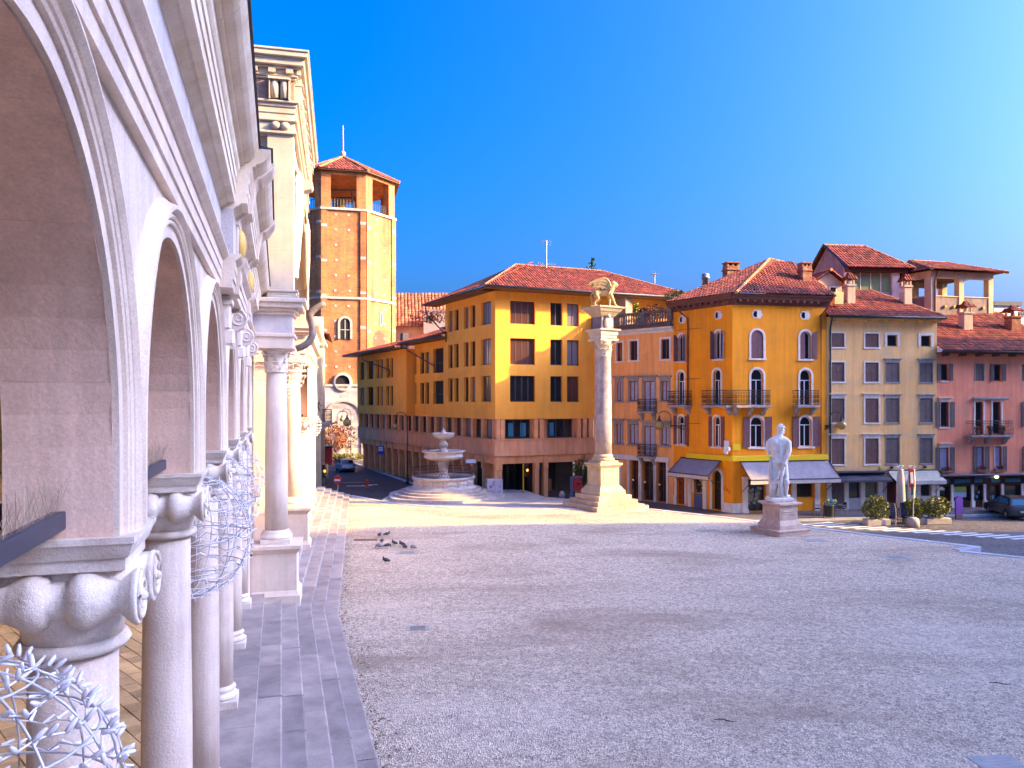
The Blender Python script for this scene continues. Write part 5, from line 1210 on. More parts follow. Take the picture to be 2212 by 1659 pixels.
# belfry: eight brick piers, floor, bell frame, railing
for k in range(8):
    for sg in (-1, 1):
        v = tv(k); w = tv(k+sg); d = (w-v).normalized(); nn = Vector((d.y, -d.x)); nn = nn if nn.dot(v) > 0 else -nn
        p = [v, v+d*1.25, v+d*1.25-nn*1.0, v-nn*1.0]; part('belfry_pier', MB().prism([tuple(q) for q in (p if (p[1]-p[0]).cross(p[2]-p[0]) > 0 else p[::-1])], zf+.3, ze), BRICK, tower)
part('belfry_floor', octo(TR-.2, zf, zf+.31), BRICK, tower); part('ring_beam', octo(TR+.02, ze-.55, ze), BRICK, tower)
m = MB()
for x in (-2.2, 2.2):
    for y in (-2, 2): m.tube([(x, y, zf+.3), (x*.7, y*.7, ze-1.2)], .14, 5)
for z in (zf+2.2, ze-1.2): m.tube([(-2.4, -2, z), (2.4, -2, z)], .12, 5); m.tube([(-2.4, 2, z), (2.4, 2, z)], .12, 5)
part('bell_frame', m, pm('grey_timber', (.16, .13, .12), None, 3, .9), tower)
m = MB(); m.smooth = True; m.lathe([(1.0, 0), (.95, .1), (.7, .5), (.6, 1.0), (.5, 1.3), (.1, 1.45)], 18, (0, -1.5, zf+1.6)); part('bell', m, pm('bronze', (.25, .16, .05), None, 3, .4, metal=.7), tower)
for k in (-1, 0, 1):
    a, b = tv(k, TR-.3), tv(k+1, TR-.3); m = MB()
    for i in range(15): p = a.lerp(b, i/14); m.tube([(p.x, p.y, zf+.3), (p.x, p.y, zf+1.6)], .035, 4)
    m.tube([(a.x, a.y, zf+1.6), (b.x, b.y, zf+1.6)], .05, 4); part('railing', m, IRON, tower)
zap = tz(340, TY)+.7; m = MB()
for k in range(8):
    a, b = tv(k, TR+.75), tv(k+1, TR+.75); tiles(m, (a.x, a.y, ze), (b.x, b.y, ze), (0, 0, zap), (0, 0, zap), .45, .7, .09)
part('roof', m, RTILE, tower, kind='stuff')
m = octo(TR+.7, ze-.12, ze-.02); part('eave_soffit', m, plain('soffit_wood', (.16, .08, .04)), tower)
for k in (-1, 0, 1, 2): a = tv(k, TR+.75); part('ridge_cap', ridge(MB(), (a.x, a.y, ze+.1), (0, 0, zap+.1), .2, .8), pm('ridge_tile', (.45, .20, .08)), tower)
m = MB(); m.smooth = True; m.ball((0, 0, zap+.5), .4, 10, 7); m.tube([(0, 0, zap), (0, 0, zap+4.6)], [.13, .05], 6); part('finial', m, pm('pale_metal', (.65, .5, .35), None, 3, .4), tower)
# church behind the office block
ch = thing('church', 'long church body with steep brown tiled roof beside the bell tower', 'church', (-4, 118, -.7))
def cpt(x, y, Y): return rel(ch, P(x, y, Y))
m = MB(); tiles(m, cpt(850, 706, 112), cpt(1010, 706, 112), cpt(850, 634, 122), cpt(1010, 634, 122), .55, .8, .12); part('roof', m, pm('church_tile', (.36, .13, .06), (.26, .085, .045), 2, .9, .2, 12, tint=True), ch, kind='stuff')
a, b = cpt(848, 706, 112.5), cpt(1012, 706, 112.5); part('wall', MB().box(a.x, b.x, a.y, a.y+10, 0, a.z), pm('church_wall', (.55, .38, .26), None, 1, .9), ch)
a, b = cpt(915, 668, 109), cpt(962, 668, 109); m = MB(); m.prism([(a.x, cpt(0, 720, 109).z), (b.x, cpt(0, 720, 109).z), (b.x, a.z), (a.x, a.z)], a.y, a.y+4, 'y'); tr = part('transept', m, pm('transept_plaster', (.60, .47, .36), None, 1, .9), ch)
c = cpt(933, 686, 109); m = MB(); [m.lathe([(.28, -.05), (.28, 0)], 12, (c.x+dx, a.y, c.z+dz), True, 'y') for dx, dz in ((0, .25), (-.25, -.1), (.25, -.1))]; part('trefoil_window', m, DARK, tr)
plant('roof_creeper', 'bare reddish creeper bush above the lower office roof', P(935, 700, 103), (3.2, 1.2, 1.0), 500, .22, pm('dry_leaf', (.22, .07, .05), (.14, .05, .04), 3, .8, 0, 10, tint=True), stem_h=.2)
# ------------------------------------------------------------- far left corner house with the little tiled roof and balcony
fh_p = P(693, 1000, 66); FH = Frame(fh_p.x, fh_p.y, R(12))
fh = thing('far_house', 'far cream house with small dark tiled roof and an iron balcony above the street corner', 'house', (fh_p.x, fh_p.y, -.7))
zt_ = EYE-(722-868)/FPX*66
lbox(fh, FH, 'wall', pm('cream_plaster', (.60, .42, .26), (.5, .34, .2), 1, .9, .15, 18, streak=.2), -6, .0, -10, 0, 0-.7, zt_)
lbox(fh, FH, 'cornice', PINK, -6, .25, -10, .25, zt_-.5, zt_, .04)
a, b, c, d = FH.w(-6, .5, zt_), FH.w(.7, .5, zt_), FH.w(-6, -4, zt_+1.7), FH.w(-2.5, -4, zt_+1.7); roof_slopes(fh, [(a, b, c, d), (b, FH.w(.7, -10, zt_), d, d)], [])
bz = EYE-(912-868)/FPX*66; FH2 = Frame(FH.w(0, 0).x, FH.w(0, 0).y, R(102)); balcony(fh, FH2, .2, 3.2, bz, .9, 1.1, .25, 1); 
window(fh, FH2, 1.0, 2.2, bz, bz+2.2, nx=2, trim=.12)
chm = lbox(fh, FH, 'chimney', PCH, -2.6, -1.9, -3, -2.3, zt_, zt_+2.2)
# wreath of dark twigs on the far arcade
m = MB(); rw = random.Random(2)
for i in range(60):
    a = rw.uniform(0, 2*PI); r = rw.uniform(.1, .75); m.tube([(rw.uniform(-.1, .1), .3*cos(a)*.3, .3*sin(a)*.3), (rw.uniform(-.2, .2), r*cos(a)*.6, r*sin(a))], .02, 3)
q = P(684, 875, 58); thing('wreath', 'dark bunch of twigs hung on the far sunlit arcade', 'wreath', q, T2, None, m, plain('dark_twig', (.03, .015, .01), .9))
# planters with red shrubs, hedges and litter at the foot of the bell tower
for i, (x, y, rad, mat, n) in enumerate(((720, 998, (1.9, 1.2, 2.1), FOLO, 700), (748, 996, (1.5, 1.0, 1.9), pm('dry_leaf', (.22, .07, .05)), 260))):
    p = GS(x, y); plant('red_shrub', ['full orange red shrub at the foot of the bell tower, left', 'thin reddish shrub at the foot of the bell tower, behind the tall lamp post'][i], p, rad, n, .2, mat, 'shrub', stem_h=1.4, group='red shrubs by the tower')
for i, x in enumerate((716, 757)):
    p = GS(x, 1001); t = thing('planter', ['low stone planter with yellow green hedge left of the parked silver car', 'low stone planter with clipped hedge right of the tall lamp post'][i], 'planter', p, 0, 'hedge planters by the tower'); part('trough', MB().bbox(-1.9, 1.9, -.5, .5, 0, .5, .05), pm('planter_stone', (.42, .36, .34), None, 3, .9), t); part('foliage', leaves(MB(), (0, 0, .8), (1.9, .6, .55), 500, .16, rl), FOLY, t)
p = GS(712, 985); part('wall_end', MB().box(-3, 28, 0, .4, 0, .9), pm('low_wall', (.3, .24, .22)), None, (p.x-4, 103, -.7), 0, 'structure')
# houses and trees closing the street beyond, right of the tower base
bk = thing('red_kiosk', 'small red kiosk beside the far house at the end of the street', 'kiosk', GS(704, 1004), .2); part('body', MB().bbox(-.8, .8, -.6, .6, 0, 2.2, .05), pm('kiosk_red', (.32, .02, .02)), bk); part('roof', MB().bbox(-.95, .95, -.75, .75, 2.2, 2.35, .03), IRON, bk)
for i, (x, Y, h) in enumerate(((828, 122, 8), (850, 126, 7))): plant('street_tree', ['bright green tree seen through the concrete arcade, left', 'bright green tree seen through the concrete arcade, right'][i], Vector(((x-1106)/FPX*Y, Y, -.7)), (2.6, 2.6, 2.6), 900, .35, FOLY, 'tree', stem_h=1.0, group='trees behind the arcade')
# ============================================================= skins for carved figures
def skin(name, V, E, mat, parent, loc=(0, 0, 0), rz=0.0, vox=.02, extra=(), scale=1.0):
    """one continuous carved body: tapering limbs and muscles fused by a voxel remesh"""
    m = MB()
    for a, b in E:
        A, B = V[a], V[b]; n = max(3, int((Vector(A[:3])-Vector(B[:3])).length/.022))
        for i in range(n+1):
            f = i/n; L = [A[k]*(1-f)+B[k]*f for k in range(4)]; r2_ = (A[4] if len(A) > 4 else A[3])*(1-f)+(B[4] if len(B) > 4 else B[3])*f
            m.ball(L[:3], L[3], 12, 8, (1, r2_/L[3], min(1, r2_/L[3]*1.15)))
    for c, r, sc in extra: m.ball(c, r, 14, 9, sc)
    o = part(name, m, mat, parent, loc, rz); o.scale = (scale,)*3
    q = o.modifiers.new('fuse', 'REMESH'); q.mode = 'VOXEL'; q.voxel_size = vox; q.use_smooth_shade = True
    q = o.modifiers.new('smooth', 'SMOOTH'); q.factor = .6; q.iterations = 4
    return o
def chain(V, E, pts, start=None):
    p = start
    for q in pts:
        V.append(q); i = len(V)-1
        if p is not None: E.append((p, i))
        p = i
    return p
MARB = pm('statue_marble', (.84, .76, .68), (.70, .61, .54), 5, .6, .15, 30, streak=.12, blot=(.44, .36, .31), blot_scale=4, blot_amt=.4)
PEDM = pm('statue_pedestal_stone', (.64, .46, .36), (.50, .35, .28), 2.5, .8, .3, 25, streak=.2, blot=(.28, .20, .17), blot_scale=1.6, blot_amt=.5)
# ============================================================= marble statue on its pedestal
t = R(25); cx, cy = 14.1+1.4*(cos(t)-sin(t)), 39.5+1.4*(sin(t)+cos(t))
st = thing('statue', 'tall white marble statue of a bearded muscular man seen from behind, on a square pedestal', 'statue', (cx, cy, 0), t)
m = MB(); sqlathe(m, [(1.10, -.1), (1.10, .18), (1.16, .22), (1.16, .28), (1.0, .285)]); part('base_step', m, PEDM, st)
m = MB(); sqlathe(m, [(.82, .285), (.82, .52), (.77, .56), (.71, .66), (.66, .74)]); part('plinth', m, PEDM, st)
m = MB(); m.box(-.64, .64, -.64, .64, .74, 1.50); ped = part('dado', m, PEDM, st)
for i in range(4):
    m = MB(); m.box(-.5, .5, -.655, -.64, .84, 1.40); [m.bbox(-.42, .42, -.685, -.655, 1.2-k*.12, 1.25-k*.12, .01) for k in range(2)]; part('carved_panel', m, PEDM, ped, (0, 0, 0), R(90)*i)
m = MB(); sqlathe(m, [(.66, 1.50), (.70, 1.55), (.79, 1.60), (.82, 1.62), (.82, 1.70), (.75, 1.72)]); part('cornice', m, PEDM, st)
K = 2.2; fig_r = -t
m = MB(); m.bbox(-.66, .62, -.40, .46, 1.72, 1.94, .04); part('figure_base', m, MARB, st, (0, 0, 0), -t+R(8))
V, E = [], []
pel = chain(V, E, [(0, 0, .96, .175, .135)]); wst = chain(V, E, [(-.015, .0, 1.10, .165, .12), (-.03, .0, 1.22, .19, .13), (-.03, .0, 1.33, .205, .135), (-.025, .0, 1.41, .19, .12), (-.005, .01, 1.49, .11, .095), (.01, .02, 1.565, .075, .08)], pel)
head = chain(V, E, [(.035, .03, 1.64, .082, .09), (.045, .035, 1.735, .085, .095), (.04, .03, 1.80, .05)], wst)
ch = 3
V0 = len(V)
la = chain(V, E, [(-.17, .0, 1.42, .095), (-.245, .02, 1.36, .088), (-.265, .05, 1.22, .074), (-.22, .13, 1.10, .055), (-.10, .24, 1.08, .046)], ch)
ra = chain(V, E, [(.13, -.03, 1.42, .095), (.20, -.06, 1.36, .086), (.195, -.11, 1.20, .074), (.155, -.15, 1.08, .062), (.10, -.17, .96, .044), (.07, -.18, .90, .035), (.055, -.185, .845, .046), (.06, -.18, .80, .03)], ch+1)
l1 = chain(V, E, [(-.085, .0, .88, .105), (-.10, .01, .70, .09), (-.115, .03, .50, .068), (-.12, -.01, .34, .066), (-.12, .0, .12, .042), (-.115, .02, .05, .045), (-.05, .10, .025, .04)], pel)
r1 = chain(V, E, [(.09, .0, .88, .108), (.12, -.01, .70, .094), (.15, -.03, .50, .070), (.15, -.06, .34, .068), (.15, -.04, .12, .044), (.155, -.03, .05, .046), (.25, .03, .025, .042)], pel)
FZ = 1.93; MUS = [((x, -.055, 1.37), .10, (1, .75, 1.25)) for x in (-.12, .07)]+[((x, -.075, 1.19), .06, (.8, .55, 1.9)) for x in (-.07, .03)]+[((x, -.05, .91), .115, (1, .85, 1.05)) for x in (-.075, .085)]+[((-.16, -.005, 1.43), .085, (1.2, .9, .7)), ((.14, -.01, 1.43), .085, (1.2, .9, .7)), ((.0, -.01, 1.50), .085, (1.2, .9, .9)), ((-.125, -.035, .40), .07, (1, 1, 1.5)), ((.15, -.085, .38), .07, (1, 1, 1.5))]
body = skin('body', V, E, MARB, st, (-.04, .0, FZ), -t, .014, MUS, K)
m = MB(); m.smooth = True                                         # head: hair curls, beard, nose, brow, ear
rh = random.Random(6); hc = Vector((.045, .035, 1.735))
for i in range(70):
    a, b = rh.uniform(0, 2*PI), rh.uniform(-.25, 1.45); d = Vector((cos(a)*cos(b), sin(a)*cos(b), sin(b)))
    if d.x > .45 and d.z < .75: continue
    m.ball(hc+Vector((d.x*.088, d.y*.092, d.z*.085)), rh.uniform(.02, .03), 7, 5)
for i in range(40):
    a, z = rh.uniform(-1.2, 1.3), rh.uniform(0, 1); m.ball(hc+Vector((.075*cos(a)-.0-z*.01, .075*sin(a), -.05-z*.085)), rh.uniform(.016, .026), 7, 5)
part('hair', m, MARB, body)
m = MB(); m.smooth = True; m.tube([hc+Vector((.083, 0, .035)), hc+Vector((.118, .003, -.015)), hc+Vector((.085, 0, -.025))], [.013, .02, .012], 8); m.tube([hc+Vector((.07, -.055, .04)), hc+Vector((.095, 0, .043)), hc+Vector((.07, .055, .04))], .014, 6); m.ball(hc+Vector((.0, -.092, -.005)), .024, 8, 6, (.7, .5, 1.2)); m.tube([hc+Vector((.08, -.03, -.055)), hc+Vector((.092, 0, -.053)), hc+Vector((.08, .03, -.055))], .009, 6)
for y in (-.035, .035): m.ball(hc+Vector((.078, y, .018)), .014, 8, 6)
part('face', m, MARB, body)
m = MB(); m.smooth = True
for k in range(4): m.tube([(.045+k*.012, -.225+k*.004, .87-k*.018), (.075+k*.01, -.235, .845-k*.016), (.085, -.205, .835-k*.014), (.06, -.18, .84-k*.014)], .0125, 6)
m.tube([(.03, -.19, .89), (.035, -.225, .87), (.06, -.24, .85)], .014, 6); part('fingers', m, MARB, body)
m = MB(); m.smooth = True                                         # hanging lion skin and tree stump that carry the figure
for i in range(7):
    f = i/6; m.tube([(-.22+f*.10, .02-f*.02, 1.02-f*.05), (-.235+f*.11, .0-.03*sin(i*2), .70), (-.225+f*.10, -.02+.03*cos(i*2), .35), (-.2+f*.09, .0, .0)], [.03, .045, .04, .05], 7)
part('lion_skin', m, MARB, body)
m = MB(); m.smooth = True; m.tube([(.03, .0, .0), (.035, -.03, .25), (.02, -.05, .5), (.06, -.16, .80)], [.085, .065, .05, .03], 8); m.tube([(-.08, -.10, .04), (-.02, -.09, .35), (.06, -.15, .75)], [.045, .04, .02], 7); part('club', m, MARB, body)
# ============================================================= lion column
LX, LY = 6.25, 51.4; tl_ = R(30)
lc = thing('lion_column', 'tall grey granite column carrying a golden winged lion, on stepped base', 'column', (LX, LY, 0), tl_)
YST = pm('warm_stone', (.54, .43, .30), (.42, .32, .21), 1.8, .8, .25, 25, streak=.15, blot=(.40, .28, .17), blot_scale=1.2, blot_amt=.4)
rb = random.Random(8)
for i, (h, z) in enumerate(((2.0, 0), (1.68, .3), (1.38, .6))):
    core = part('step', MB().box(-h+.5, h-.5, -h+.5, h-.5, z-.1, z+.29), YST, lc)
    for sd in range(4):
        n = 3 if i < 2 else 2; L = 2*h-.6
        for k in range(n):
            part('step_block', MB().bbox(-h+L*k/n+.006, -h+L*(k+1)/n-.006, -h, -h+.6, z-.02, z+.3+rb.uniform(-.006, .006), .018), pm('step_block_stone', (.50, .38, .27), (.38, .28, .2), 2, .8, .3, 25, rnd=.15), core, (0, 0, 0), R(90)*sd)
def sq(nm, prof, mat=YST): m = MB(); sqlathe(m, prof); return part(nm, m, mat, lc)
sq('plinth', [(1.08, .9), (1.08, 1.18), (1.0, 1.25), (.9, 1.42), (.80, 1.52)])
dd_ = sq('dado', [(.77, 1.50), (.77, 2.72)])
for i in range(4): part('panel', MB().bbox(-.55, .55, -.79, -.75, 1.68, 2.55, .02), YST, dd_, (0, 0, 0), R(90)*i)
sq('pedestal_cap', [(.77, 2.72), (.83, 2.78), (.91, 2.88), (.95, 2.92), (.95, 3.04), (.78, 3.06)])
m = MB(); sqlathe(m, [(.74, 3.06), (.74, 3.2)]); m.smooth = True; m.lathe([(.74, 3.2), (.79, 3.27), (.74, 3.35), (.66, 3.38), (.64, 3.44), (.68, 3.47), (.69, 3.53), (.62, 3.56), (.585, 3.64)], 32); part('column_base', m, YST, lc)
GRAN = pm('mottled_granite', (.44, .37, .36), (.26, .21, .23), 2.6, .75, .35, 12, streak=.25, blot=(.52, .47, .42), blot_scale=1.5, blot_amt=.7)
m = MB(); m.smooth = True; m.lathe([(.585, 3.6), (.585, 5.5), (.57, 7.2), (.535, 9.0), (.51, 10.2), (.54, 10.25), (.54, 10.33), (.5, 10.36)], 36); part('shaft', m, GRAN, lc)
m = corinthian(1.1, .50); m.xf(Matrix.Translation((0, 0, 10.36))); part('capital', m, PINK, lc)
sq('impost', [(.62, 11.5), (.66, 11.55), (.66, 11.7), (.72, 11.75), (.72, 11.95), (.86, 12.05), (.88, 12.15), (.5, 12.2)], PINK)
sq('dark_block', [(.50, 12.15), (.50, 13.0)], pm('dark_marble', (.22, .17, .19), (.14, .11, .13), 3, .6))
m = MB(); m.smooth = True; m.ball((0, -.56, 12.58), .36, 14, 9, (.95, .4, 1.25)); m.ball((0, -.6, 13.0), .16, 10, 7); part('shield', m, PINK, lc); 
m = MB(); m.smooth = True; m.ball((.56, 0, 12.58), .36, 14, 9, (.4, .95, 1.25)); part('shield', m, PINK, lc)
sq('lion_platform', [(.52, 12.98), (.60, 13.05), (.78, 13.28), (.84, 13.32), (.95, 13.5), (1.04, 13.56), (1.05, 13.66), (.9, 13.68)])
LST = pm('lion_stone', (.56, .36, .15), (.44, .27, .11), 3, .75, .3, 25, blot=(.30, .22, .17), blot_scale=3, blot_amt=.6)
lion = thing('winged_lion', 'carved winged lion striding to the right on top of the column', 'statue', (LX, LY, 13.68), R(4))
V, E = [], []
hip = chain(V, E, [(-.48, 0, 1.02, .25)])
che = chain(V, E, [(-.2, 0, .98, .235), (.12, 0, 1.0, .26), (.40, 0, 1.10, .29)], hip)
hd = chain(V, E, [(.54, 0, 1.34, .27), (.63, 0, 1.55, .25), (.80, 0, 1.58, .18), (.93, 0, 1.51, .115)], che)
for sy, dx in ((-1, 0), (1, .18)):
    chain(V, E, [(-.52+dx, sy*.15, .82, .19), (-.50+dx+.1, sy*.17, .58, .13), (-.66+dx+.05, sy*.17, .34, .075), (-.60+dx, sy*.17, .12, .07), (-.46+dx, sy*.17, .05, .075)], hip)
for sy, dx in ((-1, .16), (1, -.12)):
    chain(V, E, [(.46, sy*.15, .86, .17), (.52+dx*.6, sy*.16, .55, .12), (.58+dx, sy*.16, .28, .085), (.62+dx*1.3, sy*.16, .10, .08), (.76+dx*1.3, sy*.16, .05, .075)], che)
chain(V, E, [(-.74, 0, 1.0, .07), (-.86, 0, .78, .045), (-.80, 0, .45, .04), (-.74, 0, .25, .07)], hip)
lb = skin('body', V, E, LST, lion, (0, 0, 0), 0, .022, [((.44, 0, 1.0), .26, (.9, 1, 1.3))], 1.0)
m = MB(); m.smooth = True; rm = random.Random(3)
for i in range(150):
    a = rm.uniform(0, 2*PI); x = rm.uniform(.36, .72); z = 1.05+(x-.36)*1.4; r = .31-(x-.36)*.15
    p = Vector((x, r*cos(a), z+r*sin(a)*.9)); m.tube([p, p+Vector((-.06, .02*cos(a), -.12))], [.06, .02], 5)
for y in (-.15, .15): m.ball((.66, y, 1.76), .06, 8, 6, (.6, 1, 1))
m.ball((1.01, 0, 1.53), .045, 8, 6); m.tube([(.80, -.1, 1.64), (.88, 0, 1.66), (.80, .1, 1.64)], .035, 6); m.ball((.84, 0, 1.44), .13, 10, 7, (1, .9, .8)); m.ball((.93, 0, 1.52), .11, 10, 7, (1, 1.1, .8)); part('mane', m, LST, lb)
def wing(sy):
    m = MB(); m.smooth = False
    top = bez((.46, 0, 1.30), (.35, 0, 2.05), (-.15, 0, 1.92), 8)+bez((-.15, 0, 1.92), (-.6, 0, 1.82), (-1.08, 0, 1.58), 8)[1:]
    low = [(-.86, 1.44), (-.80, 1.52), (-.60, 1.34), (-.54, 1.43), (-.34, 1.25), (-.28, 1.35), (-.08, 1.19), (-.02, 1.28), (.16, 1.16), (.30, 1.22), (.42, 1.30)]
    m.prism([(p.x, p.z) for p in top]+low, sy*.25-.03, sy*.25+.03, 'y')
    for f, th in ((.62, .055), (.34, .075)):                      # shorter overlapping rows of feathers
        tp = [(top[min(16, int(i*16/10))]) for i in range(11)]; lw = [low[10-i] for i in range(11)]
        mid = [(tp[i].x*(1-f)+lw[i][0]*f+(.02 if i % 2 else 0), tp[i].z*(1-f)+lw[i][1]*f) for i in range(11)]
        m.prism([(p.x, p.z) for p in tp]+mid[::-1], sy*.25-th, sy*.25+th, 'y')
    m.smooth = True; m.tube([(p.x, sy*.28, p.z) for p in top], [.09, .08, .075, .07, .07, .065, .065, .06, .06, .055, .055, .05, .05, .045, .04, .035, .02], 7)
    m.ball((.33, sy*.22, 1.42), .2, 10, 7, (1, .6, 1.3)); return m
for sy in (-1, 1): part('wing', wing(sy), LST, lb)
m = MB(); m.bbox(-.95, .98, -.42, .42, 0, .07, .02); part('base', m, LST, lion)
# ============================================================= fountain
FX, FY = (958-1106)/FPX*57.5, 57.5
fo = thing('fountain', 'white stone fountain of three stacked basins with an iron railing and round steps', 'fountain', (FX, FY, 0))
FST = pm('fountain_stone', (.56, .49, .46), (.42, .36, .34), 1.8, .75, .3, 25, streak=.2, blot=(.36, .26, .20), blot_scale=1.3, blot_amt=.5)
slabm = MB(); slabm.prism([((4.45+.35*sin(3*a+1))*cos(a), (4.3+.3*sin(4*a))*sin(a)) for a in [2*PI*i/48 for i in range(48)]], -.6, .14); part('base_slab', slabm, FST, fo)
rb = random.Random(12)
for j, (r, z) in enumerate(((3.78, .14), (3.33, .31), (2.88, .48))):
    s_ = part('round_step', MB().lathe([(r-.6, z-.1), (r-.6, z+.16)], 32), FST, fo); n = 14
    cuts = sorted([(i+rb.uniform(-.18, .18))/n*2*PI for i in range(n)])
    for i in range(n):
        a0 = cuts[i]+.003; a1 = (cuts[(i+1) % n]+(2*PI if i == n-1 else 0))-.003; ar_ = [a0+(a1-a0)*q/5 for q in range(6)]
        dz = rb.uniform(-.01, .005); m = MB(); po = [(r*cos(a), r*sin(a)) for a in ar_]+[((r-.62)*cos(a), (r-.62)*sin(a)) for a in ar_[::-1]]
        m.prism(po, z-.02, z+.17+dz); part('step_stone', m, pm('fountain_step', (.54, .45, .40), (.40, .33, .31), 1.8, .8, .3, 25, rnd=.2, blot=(.42, .28, .18), blot_scale=1.1, blot_amt=.5), s_)
m = MB(); m.smooth = True; m.lathe([(2.55, .65), (2.5, .72), (2.33, .80), (2.24, .92), (2.22, 1.2), (2.28, 1.32), (2.42, 1.40), (2.44, 1.48), (2.40, 1.52), (2.16, 1.52), (2.10, 1.45), (2.08, .9), (.3, .9)], 48, cap=False); bs = part('lower_basin', m, FST, fo)
for i in range(14):
    m = MB(); m.bbox(-.40, .40, -.03, .03, .92, 1.24, .02); m.bbox(-.30, .30, -.06, .0, 1.0, 1.17, .015); a = 2*PI*(i+.3)/14; part('panel', m, FST, bs, (2.235*cos(a), 2.235*sin(a), 0), a+PI/2)
for i in range(14):
    a = 2*PI*(i+.8)/14; m = MB(); m.bbox(-.08, .08, -.07, .05, .78, 1.34, .02); part('panel_strip', m, FST, bs, (2.25*cos(a), 2.25*sin(a), 0), a+PI/2)
WATER = glass_mat('still_water', (.03, .05, .06), .03)
part('water', MB().lathe([(2.1, 1.34), (2.1, 1.36)], 40), WATER, fo)
m = MB(); m.smooth = True; m.lathe([(.62, .9), (.62, 1.3), (.5, 1.42), (.38, 1.6), (.33, 1.8), (.36, 2.1), (.44, 2.4), (.50, 2.6), (.46, 2.68), (.52, 2.74)], 24); part('stem', m, FST, fo)
m = MB(); m.smooth = True; m.lathe([(.45, 2.70), (.9, 2.73), (1.35, 2.82), (1.52, 2.98), (1.52, 3.1), (1.44, 3.2), (1.50, 3.28), (1.64, 3.38), (1.68, 3.44), (1.62, 3.46), (1.50, 3.42), (1.3, 3.3), (.3, 3.22)], 44); part('middle_basin', m, FST, fo)
part('water', MB().lathe([(1.5, 3.37), (1.5, 3.38)], 36), WATER, fo)
m = MB(); m.smooth = True; m.lathe([(.32, 3.2), (.36, 3.5), (.24, 3.6), (.20, 3.68), (.33, 3.8), (.35, 3.95), (.28, 4.1), (.2, 4.15), (.22, 4.25), (.3, 4.32)], 24); part('upper_stem', m, FST, fo)
m = MB(); m.smooth = True; n = 48
pr = [(.25, 4.30), (.5, 4.36), (.72, 4.5), (.78, 4.62), (.80, 4.70), (.88, 4.78), (.84, 4.83), (.7, 4.80), (.2, 4.76)]
pts = []
for r, z in pr:
    for i in range(n):
        a = 2*PI*i/n; k = r*(1+(.035 if i % 2 else -.035)*(1 if .3 < r and z < 4.8 else 0)); pts.append((k*cos(a), k*sin(a), z))
m.idx(pts, [(j*n+i, j*n+(i+1) % n, (j+1)*n+(i+1) % n, (j+1)*n+i) for j in range(len(pr)-1) for i in range(n)]); part('upper_basin', m, FST, fo)
m = MB(); m.smooth = True; m.lathe([(.26, 4.74), (.24, 4.85), (.12, 5.0), (.1, 5.06), (.03, 5.12), (.04, 5.18), (.01, 5.26)], 16); part('finial', m, FST, fo)
m = MB()
for i in range(64):
    a = 2*PI*i/64; e = 2*PI*.7/64
    m.tube([(r*cos(a+k), r*sin(a+k), z) for r, k, z in ((2.26, 0, 1.52), (2.22, e*.5, 1.7), (2.30, e, 1.86), (2.44, 0, 2.02), (2.40, -e, 2.12))], .014, 4)
for r, z in ((2.25, 1.60), (2.32, 1.88), (2.41, 2.12)): m.tube([(r*cos(a), r*sin(a), z) for a in [2*PI*i/48 for i in range(48)]], .016, 4, True)
part('railing', m, pm('rusty_iron', (.10, .055, .045), None, 5, .7), fo)
# ============================================================= roof loggias, antennas and far buildings above the row
def za(v): return 1728+.2188*v
def zb_(v): return 518.4+.2188*v
GREYW = pm('grey_stucco', (.28, .23, .26), (.19, .155, .18), 1.3, .9, .3, 18, streak=.4); OLDW = pm('streaked_concrete', (.30, .21, .18), (.20, .14, .125), 1.0, .9, .3, 18, streak=.5)
CREAM = pm('cream_stone', (.62, .47, .30), (.5, .37, .23), 1.5, .8, .2, 20, streak=.2)
pA = P(za(470), 600, 61); FA = Frame(pA.x, pA.y, R(7)); LA = FA.s_at(za(1010))
al = thing('glazed_attic', 'grey gabled attic house with a large green tinted window behind the pale yellow house', 'attic', (pA.x, pA.y, 12))
def zA(y, Y=61.3): return EYE-(zb_(y)-868)/FPX*Y
ez = zA(285); az = ez+2.4
lbox(al, FA, 'side_wall', GREYW, 0, .3, -6, -.3, 12, ez); lbox(al, FA, 'front_wall', GREYW, .01, LA, -.4, -.06, 12, zA(515)); lbox(al, FA, 'back_wall', GREYW, .3, LA, -6.2, -6, 12, ez)
lpart(al, FA, 'gable', MB().prism([(0.3, ez), (6, ez), (3.1, az)], .0, .25, 'x'), GREYW)
for a, b in ((460, 508), (912, 985)):
    s0, s1 = FA.s_at(za(a)), FA.s_at(za(b)); lbox(al, FA, 'white_pier', TRIM, s0, s1, -.4, 0, 12, ez, .01)
s0, s1 = FA.s_at(za(508)), FA.s_at(za(912)); GG = glass_mat('green_glass', (.20, .26, .13), .12); lbox(al, FA, 'glazing', GG, s0, s1, -.25, -.2, zA(510), zA(322))
for i in range(1, 4): lbox(al, FA, 'glazing_bar', TRIM, s0+(s1-s0)*i/4-.03, s0+(s1-s0)*i/4+.03, -.2, -.16, zA(510), zA(322))
lbox(al, FA, 'beam', pm('attic_beam', (.10, .03, .02)), -.1, LA+.3, -.3, .3, zA(322), ez)
a, b = FA.w(-.3, .55, ez), FA.w(LA+.8, .55, ez); c, d = FA.w(-.3, -3.1, az+.1), FA.w(LA-1.4, -3.1, az+.1); roof_slopes(al, [(a, b, c, d), (b, FA.w(LA+.8, -6.4, ez), d, d), (FA.w(LA+.8, -6.5, ez), FA.w(-.3, -6.5, ez), d, c)], [(c, d), (d, b)])
part('verge_board', MB().tube([rel(al, FA.w(-.32, .6, ez)), rel(al, FA.w(-.32, -3.1, az+.12)), rel(al, FA.w(-.32, -6.5, ez))], .12, 4), plain('verge', (.06, .05, .06)), al)
